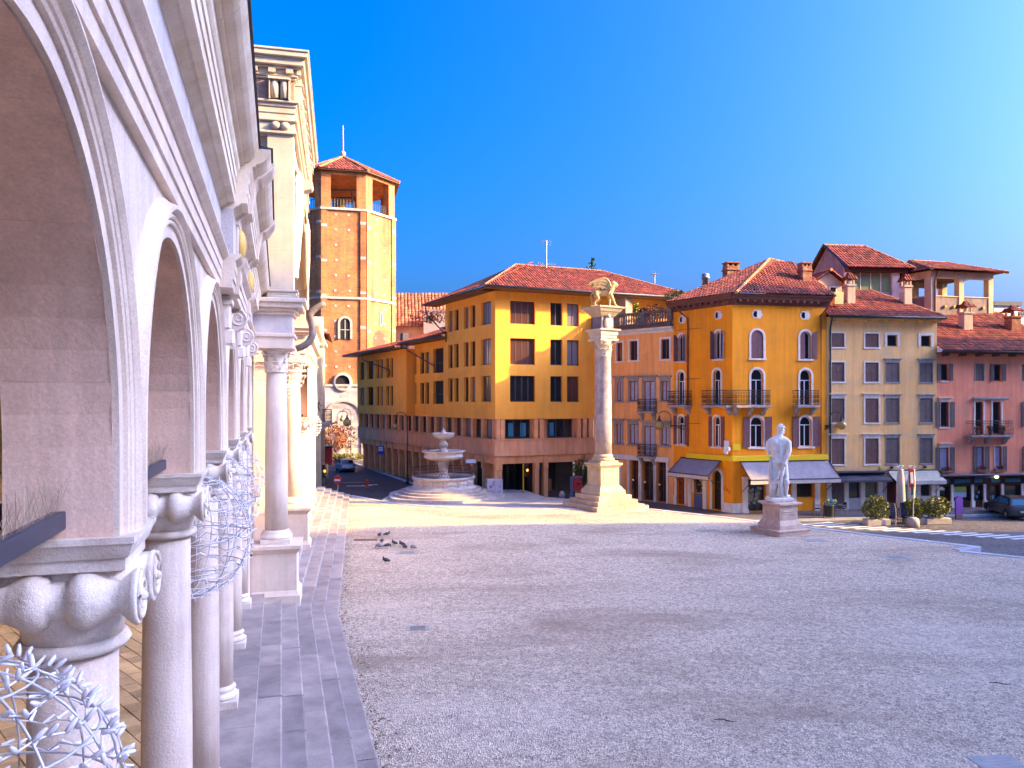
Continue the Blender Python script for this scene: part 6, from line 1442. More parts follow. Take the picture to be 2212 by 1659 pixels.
# open loggia
pB = P(za(1290), 600, 60.5); FB = Frame(pB.x, pB.y, R(14)); FBl = Frame(pB.x, pB.y, R(-62))
ol = thing('roof_loggia', 'open roof loggia with cream pillars and streaked parapet above the salmon house', 'loggia', (pB.x, pB.y, 12))
LB_ = FB.s_at(za(1905)); LBl = FBl.s_at(za(1010)); e2 = zA(300, 60.5); pz = zA(545, 60.5); 
for F, s0, s1, cols in ((FB, 0, LB_, (0, .48, 1)), (FBl, LBl, 0, (0, 1))):
    lbox(ol, F, 'parapet', OLDW, s0, s1, -.3, 0, 12, pz-.08); lbox(ol, F, 'parapet_cap', CREAM, s0, s1, -.34, .05, pz-.08, pz, .01); lbox(ol, F, 'top_beam', CREAM, s0-.05, s1+.05, -.35, .03, e2-.55, e2, .02)
    for f in cols:
        x = s0+(s1-s0-.5)*f; lbox(ol, F, 'pillar', CREAM, x, x+.5, -.45, .06, pz-1.9, e2-.5, .02)
bk_ = FB.w(LB_, -5); lbox(ol, FB, 'top_beam', CREAM, .2, LB_, -5.2, -4.9, e2-.55, e2); lbox(ol, FB, 'parapet', OLDW, .2, LB_, -5.2, -4.9, 12, pz); lbox(ol, FB, 'pillar', CREAM, LB_-.5, LB_, -5.2, -4.7, pz-.5, e2); lbox(ol, FB, 'pillar', CREAM, LB_*.45, LB_*.45+.4, -5.2, -4.7, pz-.5, e2)
a, b = FB.w(-.5, .75, e2), FB.w(LB_+.8, .75, e2); ap_ = FB.w(.3, -2.6, e2+1.25); ap2_ = FB.w(LB_-2.2, -2.6, e2+1.25); l0 = FBl.w(LBl-.5, .75, e2)
roof_slopes(ol, [(a, b, ap_, ap2_), (l0, a, ap_, ap_), (b, FB.w(LB_+.8, -6, e2), ap2_, ap2_), (FB.w(LB_+.8, -6, e2), FB.w(-2, -6, e2), ap2_, ap_)], [(a, ap_), (ap_, ap2_), (ap2_, b)])
lbox(ol, FB, 'ceiling', pm('attic_beam', (.10, .03, .02)), 0, LB_, -5, -.3, e2-.12, e2-.02)
pipe(ol, [FB.w(.55, .12, e2), FB.w(.35, .12, e2-.8), FB.w(.35, .1, 12)], PIPE, .06)
for x in (.22, .36, .5, .83): lbox(ol, FB, 'spotlight', plain('brass', (.55, .36, .06), .4, .5), LB_*x-.1, LB_*x+.1, 0, .15, zA(665, 60.5), zA(640, 60.5), .02)
s0 = FB.s_at(za(1620)); a, b = FB.w(s0-.8, 1.0, 13.2), FB.w(s0+1.2, 1.0, 13.2); t_ = thing('roof_dormer', 'little tiled dormer on the salmon house roof below the open loggia', 'dormer', (a.x, a.y, 12)); roof_slopes(t_, [(a, b, FB.w(s0-.8, -.1, 14.1), FB.w(s0+.6, -.1, 14.1))], []); lbox(t_, FB, 'cheek', OLDW, s0-.75, s0+.9, .1, .8, 12, 13.2)
# dormer between the yellow and the pale roofs
pD = P(za(275), 600, 56.8); FD = Frame(pD.x, pD.y, R(10)); dm = thing('dormer', 'small peach dormer with a white framed window between yellow and pale roofs', 'dormer', (pD.x, pD.y, 13)); w0, w1 = FD.s_at(za(160)), FD.s_at(za(412)); zd = zA(415, 56.8)
lbox(dm, FD, 'wall', pm('dormer_plaster', (.62, .42, .28), None, 1, .9), w0, w1, -3, 0, 13.2, zd); lpart(dm, FD, 'gable', MB().prism([(w0, zd), (w1, zd), ((w0+w1)/2, zd+.75)], 0, .2, 'y'), pm('dormer_plaster', (.62, .42, .28)))
a0, a1 = FD.s_at(za(285)), FD.s_at(za(362)); window(dm, FD, a0, a1, zA(535, 56.8), zA(455, 56.8), frame=WWHITE, nx=1, fw=.09, rec=-.04, d=.02)
wm = (w0+w1)/2; e_ = .35; roof_slopes(dm, [(FD.w(w0-e_, -3.2, zd-.1), FD.w(w0-e_, e_, zd-.1), FD.w(wm, -3.2, zd+.85), FD.w(wm, e_, zd+.85)), (FD.w(w1+e_, e_, zd-.1), FD.w(w1+e_, -3.2, zd-.1), FD.w(wm, e_, zd+.85), FD.w(wm, -3.2, zd+.85))], [(FD.w(wm, e_, zd+.9), FD.w(wm, -3.2, zd+.9))], w=.22, l=.36)
# white block at the far right
pW = P(2147, 700, 74); FW = Frame(pW.x, pW.y, R(8)); wb = thing('white_block', 'plain white building with dark flat roof edge behind the salmon house roof', 'building', (pW.x, pW.y, 0)); z1 = EYE-(660-868)/FPX*74
lbox(wb, FW, 'wall', pm('white_render', (.74, .72, .72), None, 1, .8), 0, 2.9, -8, 0, 0, z1); lbox(wb, FW, 'roof_edge', plain('dark_edge', (.06, .05, .055)), -.1, 3.0, -8, .15, z1, z1+.4); lbox(wb, FW, 'wall', pm('white_render', (.74, .72, .72)), 2.91, 14, -8, -.6, 0, z1-.7); lbox(wb, FW, 'roof_edge', plain('dark_edge', (.06, .05, .055)), 2.91, 14, -8, -.4, z1-.7, z1-.4)
# mast antennas and the conifer top behind the orange roof
def mast(x, y0, y1, Y, label, arms):
    p = P(x, y1, Y); t = thing('antenna', label, 'antenna', p, .3); h = (y1-y0)/FPX*Y
    part('mast', MB().tube([(0, 0, -1.5), (0, 0, h)], .05, 6), plain('galvanised', (.35, .35, .36), .4, .6), t)
    for z, L, n in arms:
        m = MB(); m.tube([(-L/2, 0, h*z), (L/2, 0, h*z)], .025, 4)
        for i in range(n): x_ = -L/2+L*i/(n-1); m.tube([(x_, -.3, h*z), (x_, .3, h*z)], .016, 4); m.tube([(x_, 0, h*z-.25), (x_, 0, h*z+.25)], .016, 4)
        part('aerial', m, plain('galvanised', (.35, .35, .36)), t)
mast(1180, 520, 590, 67, 'tall television mast with two aerials on the orange block roof', ((.95, .7, 4), (.25, 1.5, 8)))
mast(1414, 590, 612, 68, 'short thin roof aerial near the right end of the orange block roof', ((.9, .5, 4),))
p = P(1278, 600, 80); t = thing('conifer_top', 'ragged top of a tall conifer sticking up behind the orange block roof', 'tree', (p.x, p.y, -.7)); h = p.z+.7
part('trunk', MB().tube([(0, 0, 0), (0, 0, h+2.2)], [.3, .04], 8), pm('bark', (.10, .065, .045)), t); m = MB(); rc_ = random.Random(21)
for i in range(20):
    z = h-2+i*.215; r = (1.25-.05*i)*(.6+.5*rc_.random()); a = rc_.uniform(0, 2*PI); leaves(m, (r*.5*cos(a), r*.5*sin(a), z-.1), (r*.6, r*.6, .16), 34, .13, rc_, .0)
part('crown', m, pm('conifer_leaf', (.05, .12, .05), (.03, .08, .035), 3, .7, 0, 10, tint=True), t)
# ============================================================= invented hill outside the view, two crags shaped to shade square and row
HILLM = pm('hill_rock', (.34, .30, .24), (.20, .20, .12), .12, .95, .5, 3, blot=(.10, .14, .05), blot_scale=.06, blot_amt=.8)
hill = part('shade_hill', MB().prism([(-120, -.8), (36.2, -.8), (34.4, 30), (34.1, 35), (33.6, 38), (31, 44.5), (28.6, 48.7), (20, 50.8), (12.5, 56), (10, 60), (-20, 62), (-60, 58), (-120, 30)], 95, 135, 'x'), HILLM, kind='structure')
part('shade_crag', MB().prism([(41.2, -.8), (54, -.8), (52.5, 30), (49, 38.5), (46, 44.5), (44, 49), (42.2, 52.5), (40.75, 53), (40.7, 30)], 95, 135, 'x'), HILLM, hill)
# ============================================================= vehicles
TYRE = plain('tyre', (.012, .012, .012), .8); RIM = plain('wheel_rim', (.42, .42, .44), .35, .7); TAILR = plain('tail_lamp', (.42, .01, .008), .2); PLATE = plain('number_plate', (.7, .7, .68), .4); BLK = plain('black_plastic', (.02, .02, .022), .6)
def car(name, label, loc, rz, L, Wd, H, paint, glass):
    """hatchback with its nose towards +x, rear at -x"""
    t = thing(name, label, 'car', loc, rz); h = L/2; w = Wd/2; g = .20
    lo = [(-h+.04, g+.12), (-h, .42), (-h+.01, .62), (-h+.06, .86), (-h+.12, .96), (-.1, 1.0), (h-1.25, .96), (h-.9, .90), (h-.3, .74), (h-.06, .62), (h, .46), (h-.06, g+.08)]
    def arch(cx): return [(cx+.37*cos(a), .30+.37*sin(a)) for a in [PI*i/8 for i in range(9)]]
    wb = (h-.78, -h+.66)
    bot = [(h-.2, g)]+arch(wb[0])+arch(wb[1])+[(-h+.15, g)]
    outl = lo+bot; m = MB(); n = len(outl); rows = []
    for yy, sc in ((-w+.0, .93), (-w+.05, .985), (-w*.6, 1.0), (w*.6, 1.0), (w-.05, .985), (w, .93)):
        rows.append([(x*(1-(1-sc)*.25), yy, .6+(z-.6)*sc) for x, z in outl])
    pts = [p for r in rows for p in r]; m.smooth = True
    m.idx(pts, [(i*n+j, i*n+(j+1) % n, (i+1)*n+(j+1) % n, (i+1)*n+j) for i in range(5) for j in range(n)]); m.smooth = False
    m.idx(pts, [tuple(range(n)), tuple(range(5*n, 6*n))[::-1]]); part('body', m, paint, t)
    gb = [(-h+.10, .94), (h-1.22, .95), (h-1.85, H-.12), (h-2.15, H-.03), (-.35, H), (-h+.62, H-.04), (-h+.42, H-.10)]
    m = MB(); n = len(gb); m.smooth = True; pts = []
    for yy in (-1, 1):
        for x, z in gb: k = (z-.94)/(H-.94); pts.append((x, yy*(w-.03-.20*k), z))
    m.idx(pts, [tuple(range(n)), tuple(range(n, 2*n))[::-1]]+[(i, n+i, n+(i+1) % n, (i+1) % n) for i in range(n)]); m.sm = [False]*len(m.f); cab = part('cabin', m, paint, t)
    def yk(z, o=.006): return w-.03-.20*(z-.94)/(H-.94)+o
    for sd in (-1, 1):
        for a, b, c, d in ((h-1.45, h-1.92, .02, .12), (.0, -.0, 0, 0)):
            if a == 0: continue
            z0, z1 = 1.0, H-.16
            m = MB(); q = [(h-1.50, z0), (h-2.0, z1), (-.05, z1+.04), (-.02, z0)]; m.face([(x, sd*yk(z), z) for x, z in (q if sd < 0 else q[::-1])]); part('side_window', m, glass, cab)
            m = MB(); q = [(-.10, z0), (-.13, z1+.04), (-h+.78, z1), (-h+.38, z0+.02)]; m.face([(x, sd*yk(z), z) for x, z in (q if sd < 0 else q[::-1])]); part('side_window', m, glass, cab)
    z0, z1 = 1.0, H-.14
    def xr(z): f = (z-.94)/(H-.10-.94); return -h+.10+.32*f-.012
    m = MB(); m.face([(xr(z0), w*.80, z0), (xr(z0), -w*.80, z0), (xr(z1), -w*.66, z1), (xr(z1), w*.66, z1)]); part('rear_window', m, glass, cab)
    def xf(z): f = (z-.95)/(H-.12-.95); return h-1.22-.63*f+.012
    m = MB(); m.face([(xf(z0), -w*.8, z0), (xf(z0), w*.8, z0), (xf(z1), w*.68, z1), (xf(z1), -w*.68, z1)]); part('windscreen', m, glass, cab)
    for x in wb:
        for sd in (-1, 1):
            m = MB(); m.smooth = True; m.lathe([(.19, -.1), (.27, -.1), (.305, -.06), (.305, .06), (.27, .1), (.19, .1)], 20, (0, 0, 0), True, 'y'); wl_ = part('wheel', m, TYRE, t, (x, sd*(w-.10), .305))
            m = MB(); m.lathe([(.19, -.02), (.15, .0), (.04, .02)], 14, (0, sd*.10, 0), True, 'y'); [m.box(-.025, .025, sd*.10-.02, sd*.10+.03, 0, .18) for _ in range(1)]; part('rim', m, RIM, wl_)
    for sd in (-1, 1):
        m = MB(); m.bbox(-h-.004, -h+.14, sd*w*.93-.13, sd*w*.93+.0 if sd > 0 else sd*w*.93+.13, .72, .90, .03); part('tail_lamp', m, TAILR, t)
        m = MB(); m.bbox(h-.42, h-.10, sd*w*.8-.12, sd*w*.8+.12, .62, .74, .03); part('headlamp', m, PLATE, t)
        m = MB(); m.bbox(h-1.5, h-1.36, sd*(w+.02)-.09, sd*(w+.02)+.09, .96, 1.08, .03); part('mirror', m, paint, t)
    part('number_plate', MB().bbox(-h-.025, -h, -.26, .26, .52, .63, .005), PLATE, t); part('bumper', MB().bbox(-h-.03, -h+.2, -w*.9, w*.9, .26, .46, .04), BLK, t)
    part('underbody', MB().box(-h+.3, h-.3, -w+.2, w-.2, .16, .5), BLK, t)
    return t
CARD = pm('dark_grey_paint', (.055, .045, .042), (.045, .036, .034), .8, .25, 0, 10, fine=0, spec=.6); CARS = pm('silver_paint', (.34, .33, .36), (.30, .29, .32), .8, .3, 0, 10, fine=0, metal=.3, spec=.6)
p = GS(2171, 1122); car('parked_car', 'dark grey hatchback with blue rear glass parked before the dark red shopfront', (p.x+1.25, p.y+1.4, p.z), R(81), 3.95, 1.72, 1.50, CARD, GLASSB)
p = GS(745, 1021); car('parked_car', 'silver hatchback driving off down the left street towards the bell tower', (p.x-.35, p.y+1.6, p.z), R(112), 3.75, 1.66, 1.50, CARS, GLASS)
# ============================================================= street lamps
LAMPG = glass_mat('amber_lamp_glass', (.36, .24, .06), .1)
def lantern(t, x, z, s=1.0, par=None, y=0.0):
    m = MB(); m.smooth = True; m.lathe([(.03*s, .62*s), (.06*s, .52*s), (.07*s, .40*s), (.16*s, .26*s), (.17*s, .2*s)], 14, (x, y, z)); c = part('lamp_cap', m, IRON, t)
    m = MB(); m.smooth = True; m.ball((x, y, z), .30*s, 16, 10); part('lamp_globe', m, LAMPG, c)
def crook(x0, z0, r, sd, n=14, y=0):
    return [(x0+sd*(r-r*cos(PI*i/n)), y, z0+r*sin(PI*i/n)) for i in range(n+1)]
def curl(cx, cz, r, sd, y=0): return [(cx-sd*r*(1-i/16*.85)*cos(i/16*3*PI), y, cz+r*(1-i/16*.85)*sin(i/16*3*PI)*-1) for i in range(17)]
def post(label, p, h, sd, rz=0.0, s=1.0):
    t = thing('street_lamp', label, 'street lamp', p, rz, 'curled iron street lamps'); r = .62*s
    m = MB(); m.smooth = True; m.lathe([(.16, 0), (.17, .15), (.11, .35), (.12, .9), (.07, 1.0), (.06, 2.2), (.08, 2.25), (.05, 2.3), (.04, h-r)], 12); m.tube(crook(0, h-r, r, sd)[:11], .035, 6)
    e = crook(0, h-r, r, sd)[10]; m.tube(curl(e[0]+sd*.02, e[2]-.16, .16, -sd), .026, 5); part('post', m, IRON, t)
    lantern(t, sd*1.15*s, h-r-.75, s); part('hanger', MB().tube([(sd*1.15*s, 0, h-r-.2), (sd*1.15*s, 0, h-r+.05)], .02, 5), IRON, t); return t
p = GS(758, 1000); post('tall curled iron street lamp standing behind the silver car near the bell tower', p, 7.0, -1)
p = GS(880, 1046); post('curled iron street lamp standing on the pavement before the concrete arcade', p, 6.9, -1)
def bracket_lamp(label, p, rz, out, s=1.0):
    t = thing('wall_lamp', label, 'wall lamp', p, rz, 'curled iron wall lamps'); m = MB(); m.smooth = True
    m.tube([(0, 0, 0), (0, -out, .05)], .035, 5); m.tube([(0, 0, -.3), (0, -out*.5, -.1), (0, -out, .02)], .025, 5)
    for k in range(4): m.tube([(0, -out*(k+.5)/4+.1*cos(a), -.1+.09*sin(a)) for a in [2*PI*j/8 for j in range(8)]], .014, 4, True)
    rr = .42*s; m.tube([(0, -out, -.1)]+[(0, -out-(rr-rr*cos(PI*i/12)), .5*s+rr*sin(PI*i/12)) for i in range(11)], .03, 6); part('bracket', m, IRON, t)
    lantern(t, 0, .05*s, s, y=-out-rr*1.75); return t
q = FYL.s_at(1468); bracket_lamp('amber globe wall lamp on scrolled iron arm, left edge of the yellow corner house', FYL.w(FYL.s_at(zx1(640)), 0, FYL.z_at(zx1(640), zy1(978))), FYL.t-R(55), 1.15, 1.2)
bracket_lamp('amber globe wall lamp on scrolled iron arm between yellow and pale yellow houses', FYR.w(LYR-.15, 0, FYR.z_at(1782, 920)), FYR.t+R(70), .35, 1.1)
bracket_lamp('amber globe wall lamp on a long arm under the far iron balcony', FH.w(.1, -1.0, EYE-(915-868)/FPX*66), FH.t+R(80), 1.3, 1.2)
# ============================================================= signs, signals, boxes, bollards
def sign_post(h, r=.04, mat=None): m = MB(); m.smooth = True; m.tube([(0, 0, 0), (0, 0, h)], r, 8); return m
GALV = plain('galvanised', (.35, .35, .36)); SRED = plain('sign_red', (.46, .012, .015), .5); SWHITE = plain('sign_white', (.75, .74, .74), .5); SBLUE = plain('bus_sign_blue', (.008, .06, .52), .5)
p = Vector((-13.7, 59.0, -.7)); t = thing('no_entry_sign', 'round red no entry sign on a post behind the stone parapet', 'road sign', p, R(-24)); part('post', sign_post(2.15), GALV, t)
m = MB(); m.lathe([(.36, -.02), (.36, .02)], 28, (0, -.05, 1.75), True, 'y'); part('disc', m, SRED, t); part('bar', MB().box(-.27, .27, -.078, -.07, 1.68, 1.82), SWHITE, t)
p = GS(823, 1027); t = thing('bus_stop_sign', 'blue bus stop sign with white panel on a post before the concrete arcade', 'bus stop', p, R(-8)); part('post', sign_post(3.2), GALV, t); part('panel', MB().bbox(-.32, .32, -.07, -.03, 2.25, 3.2, .01), SBLUE, t); w_ = part('white_panel', MB().bbox(-.24, .24, -.085, -.07, 2.62, 3.08, .005), SWHITE, t); text('FERMATA', .1, 'lettering', BLK, t, (0, -.09, 2.85), (R(90), 0, 0))
def signal(label, p, rz, h, mat, sd=1):
    t = thing('traffic_light', label, 'traffic light', p, rz); part('pole', MB().lathe([(.09, 0), (.09, .3), (.065, .35), (.06, h)], 12), mat, t)
    x = sd*.26; b = part('housing', MB().bbox(x-.16, x+.16, -.14, .14, h-1.15, h-.1, .03), BLK, t)
    for k, col in enumerate(((.30, .015, .01), (.55, .20, .01), (.02, .10, .04))):
        m = MB(); m.lathe([(.10, -.01), (.10, .01)], 16, (x, -.15, h-.28-k*.34), True, 'y'); part('lens', m, pm('lens_%d' % k, col, None, 2, .3, 0, emit=((1, .25, .02), 1.5) if k == 1 else None), b)
        m = MB(); m.smooth = True; m.lathe([(.13, -.16), (.13, .0)], 14, (x, -.14, h-.28-k*.34), False, 'y'); part('visor', m, BLK, b)
    return t
SIGY = pm('signal_yellow', (.62, .30, .01), (.5, .22, .008), 4, .5)
signal('yellow pole traffic light before the dark shop under the concrete arcade', GS(1130.5, 1083), R(25), 3.1, SIGY)
signal('amber lit traffic light beside the far sunlit arcade at the end of the steps', Vector((-14.6, 57.8, -.7)), R(-10), 3.2, BLK, 1)
p = Vector((G(1068, 1066, -.03).x, 58.6, -.05)); t = thing('cabinet', 'grey utility cabinet covered with graffiti beside the fountain steps', 'cabinet', p, R(10)); b = part('body', MB().bbox(-.62, .62, -.35, .35, 0, 1.22, .02), pm('cabinet_grey', (.48, .44, .52), None, 2, .6), t)
gm = MB(); rg = random.Random(4)
for i in range(9):
    x, z = rg.uniform(-.45, .45), rg.uniform(.2, 1.05); gm.tube([(x+rg.uniform(-.12, .12), -.356, z+rg.uniform(-.1, .1)) for _ in range(5)], .014, 4)
part('graffiti', gm, plain('graffiti_ink', (.12, .03, .08)), b); part('seam', MB().box(-.006, .006, -.355, -.35, .05, 1.18), BLK, b)
ME_BOL = (lambda m: (setattr(m, 'smooth', True), m.lathe([(.24, 0), (.25, .35), (.2, .5), (.1, .58), (.01, .6)], 18), m)[2])(MB()).mesh('bollard', pm('bollard_stone', (.46, .36, .31), None, 3, .8))
for x, y, l in ((1118, 1079, 'short round stone bollard left of the yellow traffic light pole'), (1214, 1077, 'short round stone bollard beside the red box near the lion column')):
    o = thing('bollard', l, 'bollard', GS(x, y, .12), 0, 'stone bollards before the arcade'); o2 = o; obj('stone', ME_BOL, o)
p = GS(1246, 1076, .12); t = thing('red_box', 'red wall box in a blue grey metal stand left of the lion column', 'post box', p, R(10)); m = MB(); [m.bbox(x-.05, x+.05, -.06, .06, 0, 1.75, .01) for x in (-.5, -.36)]; m.bbox(-.5, .5, -.05, .05, 1.66, 1.76, .01); part('stand', m, plain('stand_blue', (.16, .15, .26)), t); part('box', MB().bbox(-.28, .38, -.2, .1, .62, 1.6, .04), SRED, t); part('slot', MB().box(-.1, .28, -.21, -.2, 1.1, 1.25), BLK, t)
plant('potted_tree', 'slender dark green tree in a pot between the red box and the lion column', GS(1258, 1072, .12), (.85, .7, 1.15), 520, .13, FOL, 'tree', stem_h=1.1, pot=.35)
p = GS(1012, 1072); t = thing('street_sign', 'blank white street sign on a bent pole behind the fountain railing', 'road sign', (p.x, 60.0, -.03), R(12)); part('pole', MB().tube([(-.8, 0, 0), (-.8, 0, .9), (-.35, 0, 1.5), (-.12, 0, 1.9), (-.08, 0, 2.75)], .035, 6), GALV, t); part('plate', MB().bbox(-.05, .75, -.03, 0, 2.32, 2.62, .005), SWHITE, t)
p = GS(792, 1054); t = thing('traffic_cone', 'small orange marker standing on the left street beside the parapet', 'cone', p); m = MB(); m.smooth = True; m.lathe([(.24, 0), (.22, .05), (.12, .06), (.16, .5), (.2, .65), (.04, .8)], 14); part('body', m, pm('cone_orange', (.60, .10, .02), None, 2, .6), t)
p = GS(2071, 1121); t = thing('info_pillar', 'purple round topped information pillar on the pavement before the red shopfront', 'pillar', p, R(20)); m = MB(); m.prism(arc(0, 1.25, .31, 0, PI, 12)[::-1]+[(.31, .32), (-.31, .32)], -.06, .06, 'y'); part('panel', m, pm('pillar_purple', (.20, .06, .34), (.16, .05, .3), 2, .5), t); part('foot', MB().bbox(-.3, .3, -.07, .07, 0, .32, .02), pm('foot_brown', (.22, .12, .08), None, 3), t)
p = GS(1972, 1138); t = thing('sign_pole', 'thin pole with a red and white sign set in a stone block between the planters', 'road sign', p); m = MB(); m.smooth = True; m.lathe([(.38, 0), (.38, .35), (.33, .52), (.2, .6), (.03, .62)], 20); part('stone_block', m, pm('bollard_stone', (.46, .36, .31)), t); part('pole', MB().tube([(0, 0, .4), (.06, 0, 3.6)], .035, 6), GALV, t); part('sign_plate', MB().bbox(-.10, .24, -.04, 0, 2.5, 3.7, .01).xf(Matrix.Rotation(R(-3), 4, 'Y')), SRED, t); part('white_strip', MB().bbox(-.02, .16, -.055, -.04, 2.75, 3.45, .005).xf(Matrix.Rotation(R(-3), 4, 'Y')), SWHITE, t); part('small_sign', MB().bbox(-.12, .02, -.05, -.02, 2.0, 2.7, .01), BLK, t)
p = GS(1791, 1123); t = thing('litter_bin', 'dark round litter bin in a frame before the pale yellow house door', 'bin', p); m = MB(); m.smooth = True; m.lathe([(.24, .22), (.29, .3), (.31, .95), (.33, .97), (.31, 1.0)], 20); part('bin', m, BLK, t); m = MB(); [m.tube([(x, 0, 0), (x, 0, 1.05)], .025, 5) for x in (-.36, .36)]; m.tube([(-.36, 0, 1.05), (-.3, 0, 1.2), (0, 0, 1.26), (.3, 0, 1.2), (.36, 0, 1.05)], .022, 5); m.tube([(-.36, 0, .3), (.36, 0, .3)], .02, 4); part('stand', m, IRON, t)
# security camera and name plates on the corner house
camp = FYL.w(-.25, 0, FYL.z_at(1573, 974)); t = thing('security_camera', 'white dome security camera on the corner of the yellow house', 'camera', camp, FYL.t); part('arm', MB().tube([(0, 0, 0), (0, -.35, .1)], .04, 5), SWHITE, t); m = MB(); m.smooth = True; m.ball((0, -.4, -.08), .17, 12, 8); part('dome', m, SWHITE, t); part('shield', MB().bbox(-.1, .35, -.5, -.3, .05, .28, .02), SWHITE, t)
sg = FYL.w(-.5, .04, FYL.z_at(1571, 967)); t = thing('house_plaque', 'white street name plaque above the security camera on the yellow house', 'plaque', sg, FYL.t); part('plate', MB().bbox(-.26, .26, -.03, 0, 0, .5, .01), SWHITE, t)
sg = FYR.w(FYR.s_at(zx1(921)), .04, FYR.z_at(zx1(921), zy1(1097))); t = thing('yellow_plaque', 'bright yellow plaque near the corner of the golden house', 'plaque', sg, FYR.t); part('plate', MB().bbox(-.3, .3, -.03, 0, -.22, .22, .01), YBAND, t)
# red scribble of graffiti on the corner wall
m = MB(); m.tube([(-.35, -.01, .0), (-.3, -.01, .5), (-.2, -.01, .15), (-.1, -.01, .55), (-.05, -.01, .1), (.08, -.01, .4), (.0, -.01, .28), (.12, -.01, .02), (.2, -.01, .3), (.28, -.01, .05), (.34, -.01, .1)], .018, 4); q = part('graffiti', m, plain('graffiti_red', (.42, .03, .02)), yel, rel(yel, FYL.w(-.45, 0, .75)), FYL.t)
# ============================================================= awnings
AWN = pm('grey_awning', (.30, .26, .29), (.235, .20, .23), 1.2, .85, .1, 8, streak=.2, blot=(.40, .34, .30), blot_scale=1.5, blot_amt=.4); AWC = pm('cream_awning', (.52, .47, .36), (.44, .39, .3), 1.2, .85, .1, 8, streak=.2); AWD = pm('dark_awning', (.07, .06, .085), (.05, .045, .06), 1.5, .8, .1, 8)
AWT = plain('awning_trim', (.05, .04, .055), .8); VAL = pm('awning_valance', (.56, .49, .44), (.46, .38, .34), 2, .85)
def awning(label, F, s0, s1, z0, z1, dep, mat, arms=2, val=.3, seams=0, trim=True):
    t = thing('awning', label, 'awning', F.w(s0, 0, 0), F.t, 'shop awnings along the row'); L = s1-s0; m = MB(); N = 8
    for i in range(N):
        for j in range(4):
            def q(a, b): f = b/4; sag = -.08*sin(PI*f)*(.6+.4*sin(a*1.7)); return (L*a/N+(.0), -.06-dep*f, z1+(z0-z1)*f+sag)
            m.face([q(i, j+1), q(i+1, j+1), q(i+1, j), q(i, j)])
    m.sm = [True]*len(m.f); part('canvas', m, mat, t)
    m = MB()
    for i in range(N): a, b = L*i/N, L*(i+1)/N; m.face([(a, -.06-dep, z0-val-.02*sin(i*2)), (b, -.06-dep, z0-val-.02*sin((i+1)*2)), (b, -.06-dep, z0), (a, -.06-dep, z0)])
    part('valance', m, VAL if mat != AWD else AWD, t)
    if trim: m = MB(); m.tube([(0.0, -.06, z1), (0.0, -.07-dep, z0+.01), (L, -.07-dep, z0+.01), (L, -.06, z1)], .04, 4); m.tube([(0, -.06-dep, z0-val), (L, -.06-dep, z0-val)], .02, 4); part('trim', m, AWT, t)
    m = MB()
    for i in range(arms): x = .15+(L-.3)*i/max(1, arms-1); m.tube([(x, -.02, z0-1.0), (x, -.05-dep, z0)], .025, 5)
    m.tube([(0, -.05, z1+.02), (L, -.05, z1+.02)], .06, 6); part('arm', m, IRON, t); return t
awning('grey canvas awning over the shop window on the left face of the yellow corner house', FYL, FYL.s_at(zx1(612)), FYL.s_at(zx1(838))+.0, 2.0, 3.0, 1.35, AWN, 3)
awning('wide grey canvas awning on the right face of the yellow corner house behind the statue', FYR, .55, LYR+.1, 1.85, 3.02, 1.45, AWN, 3)
awning('dark closed awning over the left half of the pale yellow house shop', FPA, FPA.s_at(zx2(158)), FPA.s_at(zx2(438)), 1.62, 2.05, .9, AWD, 2, .14, trim=False)
awning('cream canvas awning over the right half of the pale yellow house shop', FPA, FPA.s_at(zx2(452)), FPA.s_at(zx2(708)), 1.55, 2.2, 1.0, AWC, 2, .26, trim=False)
lbox(pale, FPA, 'shop_canopy', plain('canopy_grey', (.09, .08, .10)), .05, FPA.s_at(zx2(440)), 0, .5, 2.12, 2.24, .01)
# notices stuck on the glass door of the corner shop
for i in range(13):
    s_ = FYR.s_at(zx1(rl.uniform(992, 1085))); z = rl.uniform(-.1, 1.1); lbox(yel, FYR, 'notice', plain('notice_%d' % (i % 3), ((.20, .42, .50), (.50, .48, .10), (.40, .42, .52))[i % 3]), s_-.09, s_+.07, -.31, -.27, z, z+rl.uniform(.12, .24))
for i in range(10):
    s_ = FYL.s_at(zx1(rl.uniform(688, 726))); z = rl.uniform(.6, 1.7); m = MB(); m.ball((s_, .17, z), .07, 8, 5); lpart(yel, FYL, 'toy', m, plain('toy_%d' % (i % 4), ((.10, .32, .45), (.55, .45, .04), (.6, .58, .55), (.45, .08, .05))[i % 4]))
lbox(yel, FYL, 'blue_panel', plain('panel_slate', (.10, .11, .22)), FYL.s_at(zx1(683)), FYL.s_at(zx1(730)), -.02, .03, -.6, .5, .01)
# ============================================================= cafe furniture, planters, parasols
CHN = plain('navy_seat', (.012, .014, .07), .6); CHW = pm('chair_wood', (.55, .40, .24), None, 5, .6)
def chair_proto(label, loc, rz, group):
    t = thing('cafe_chair', label, 'chair', loc, rz, group); part('seat', MB().bbox(-.22, .22, -.22, .22, .42, .46, .012), CHN, t); m = MB(); m.bbox(-.22, .22, .19, .23, .52, .86, .015); part('backrest', m, CHN, t)
    for x in (-.22, .22):
        for y in (-.2, .2): part('leg', MB().tube([(x, y, 0), (x*.98, y, .44 if y < 0 else .84)], .022, 6), CHW, t)
        part('armrest', MB().tube([(x*1.05, -.2, .64), (x*1.05, .2, .68)], .02, 6), CHW, t)
    return t
zc = -.58; c0_ = FYR.w(FYR.s_at(zx1(1290)), 1.9, zc)
ch = chair_proto('navy cafe chair with wooden legs left of the small table before the corner house', c0_, R(70), 'navy chairs at the small table')
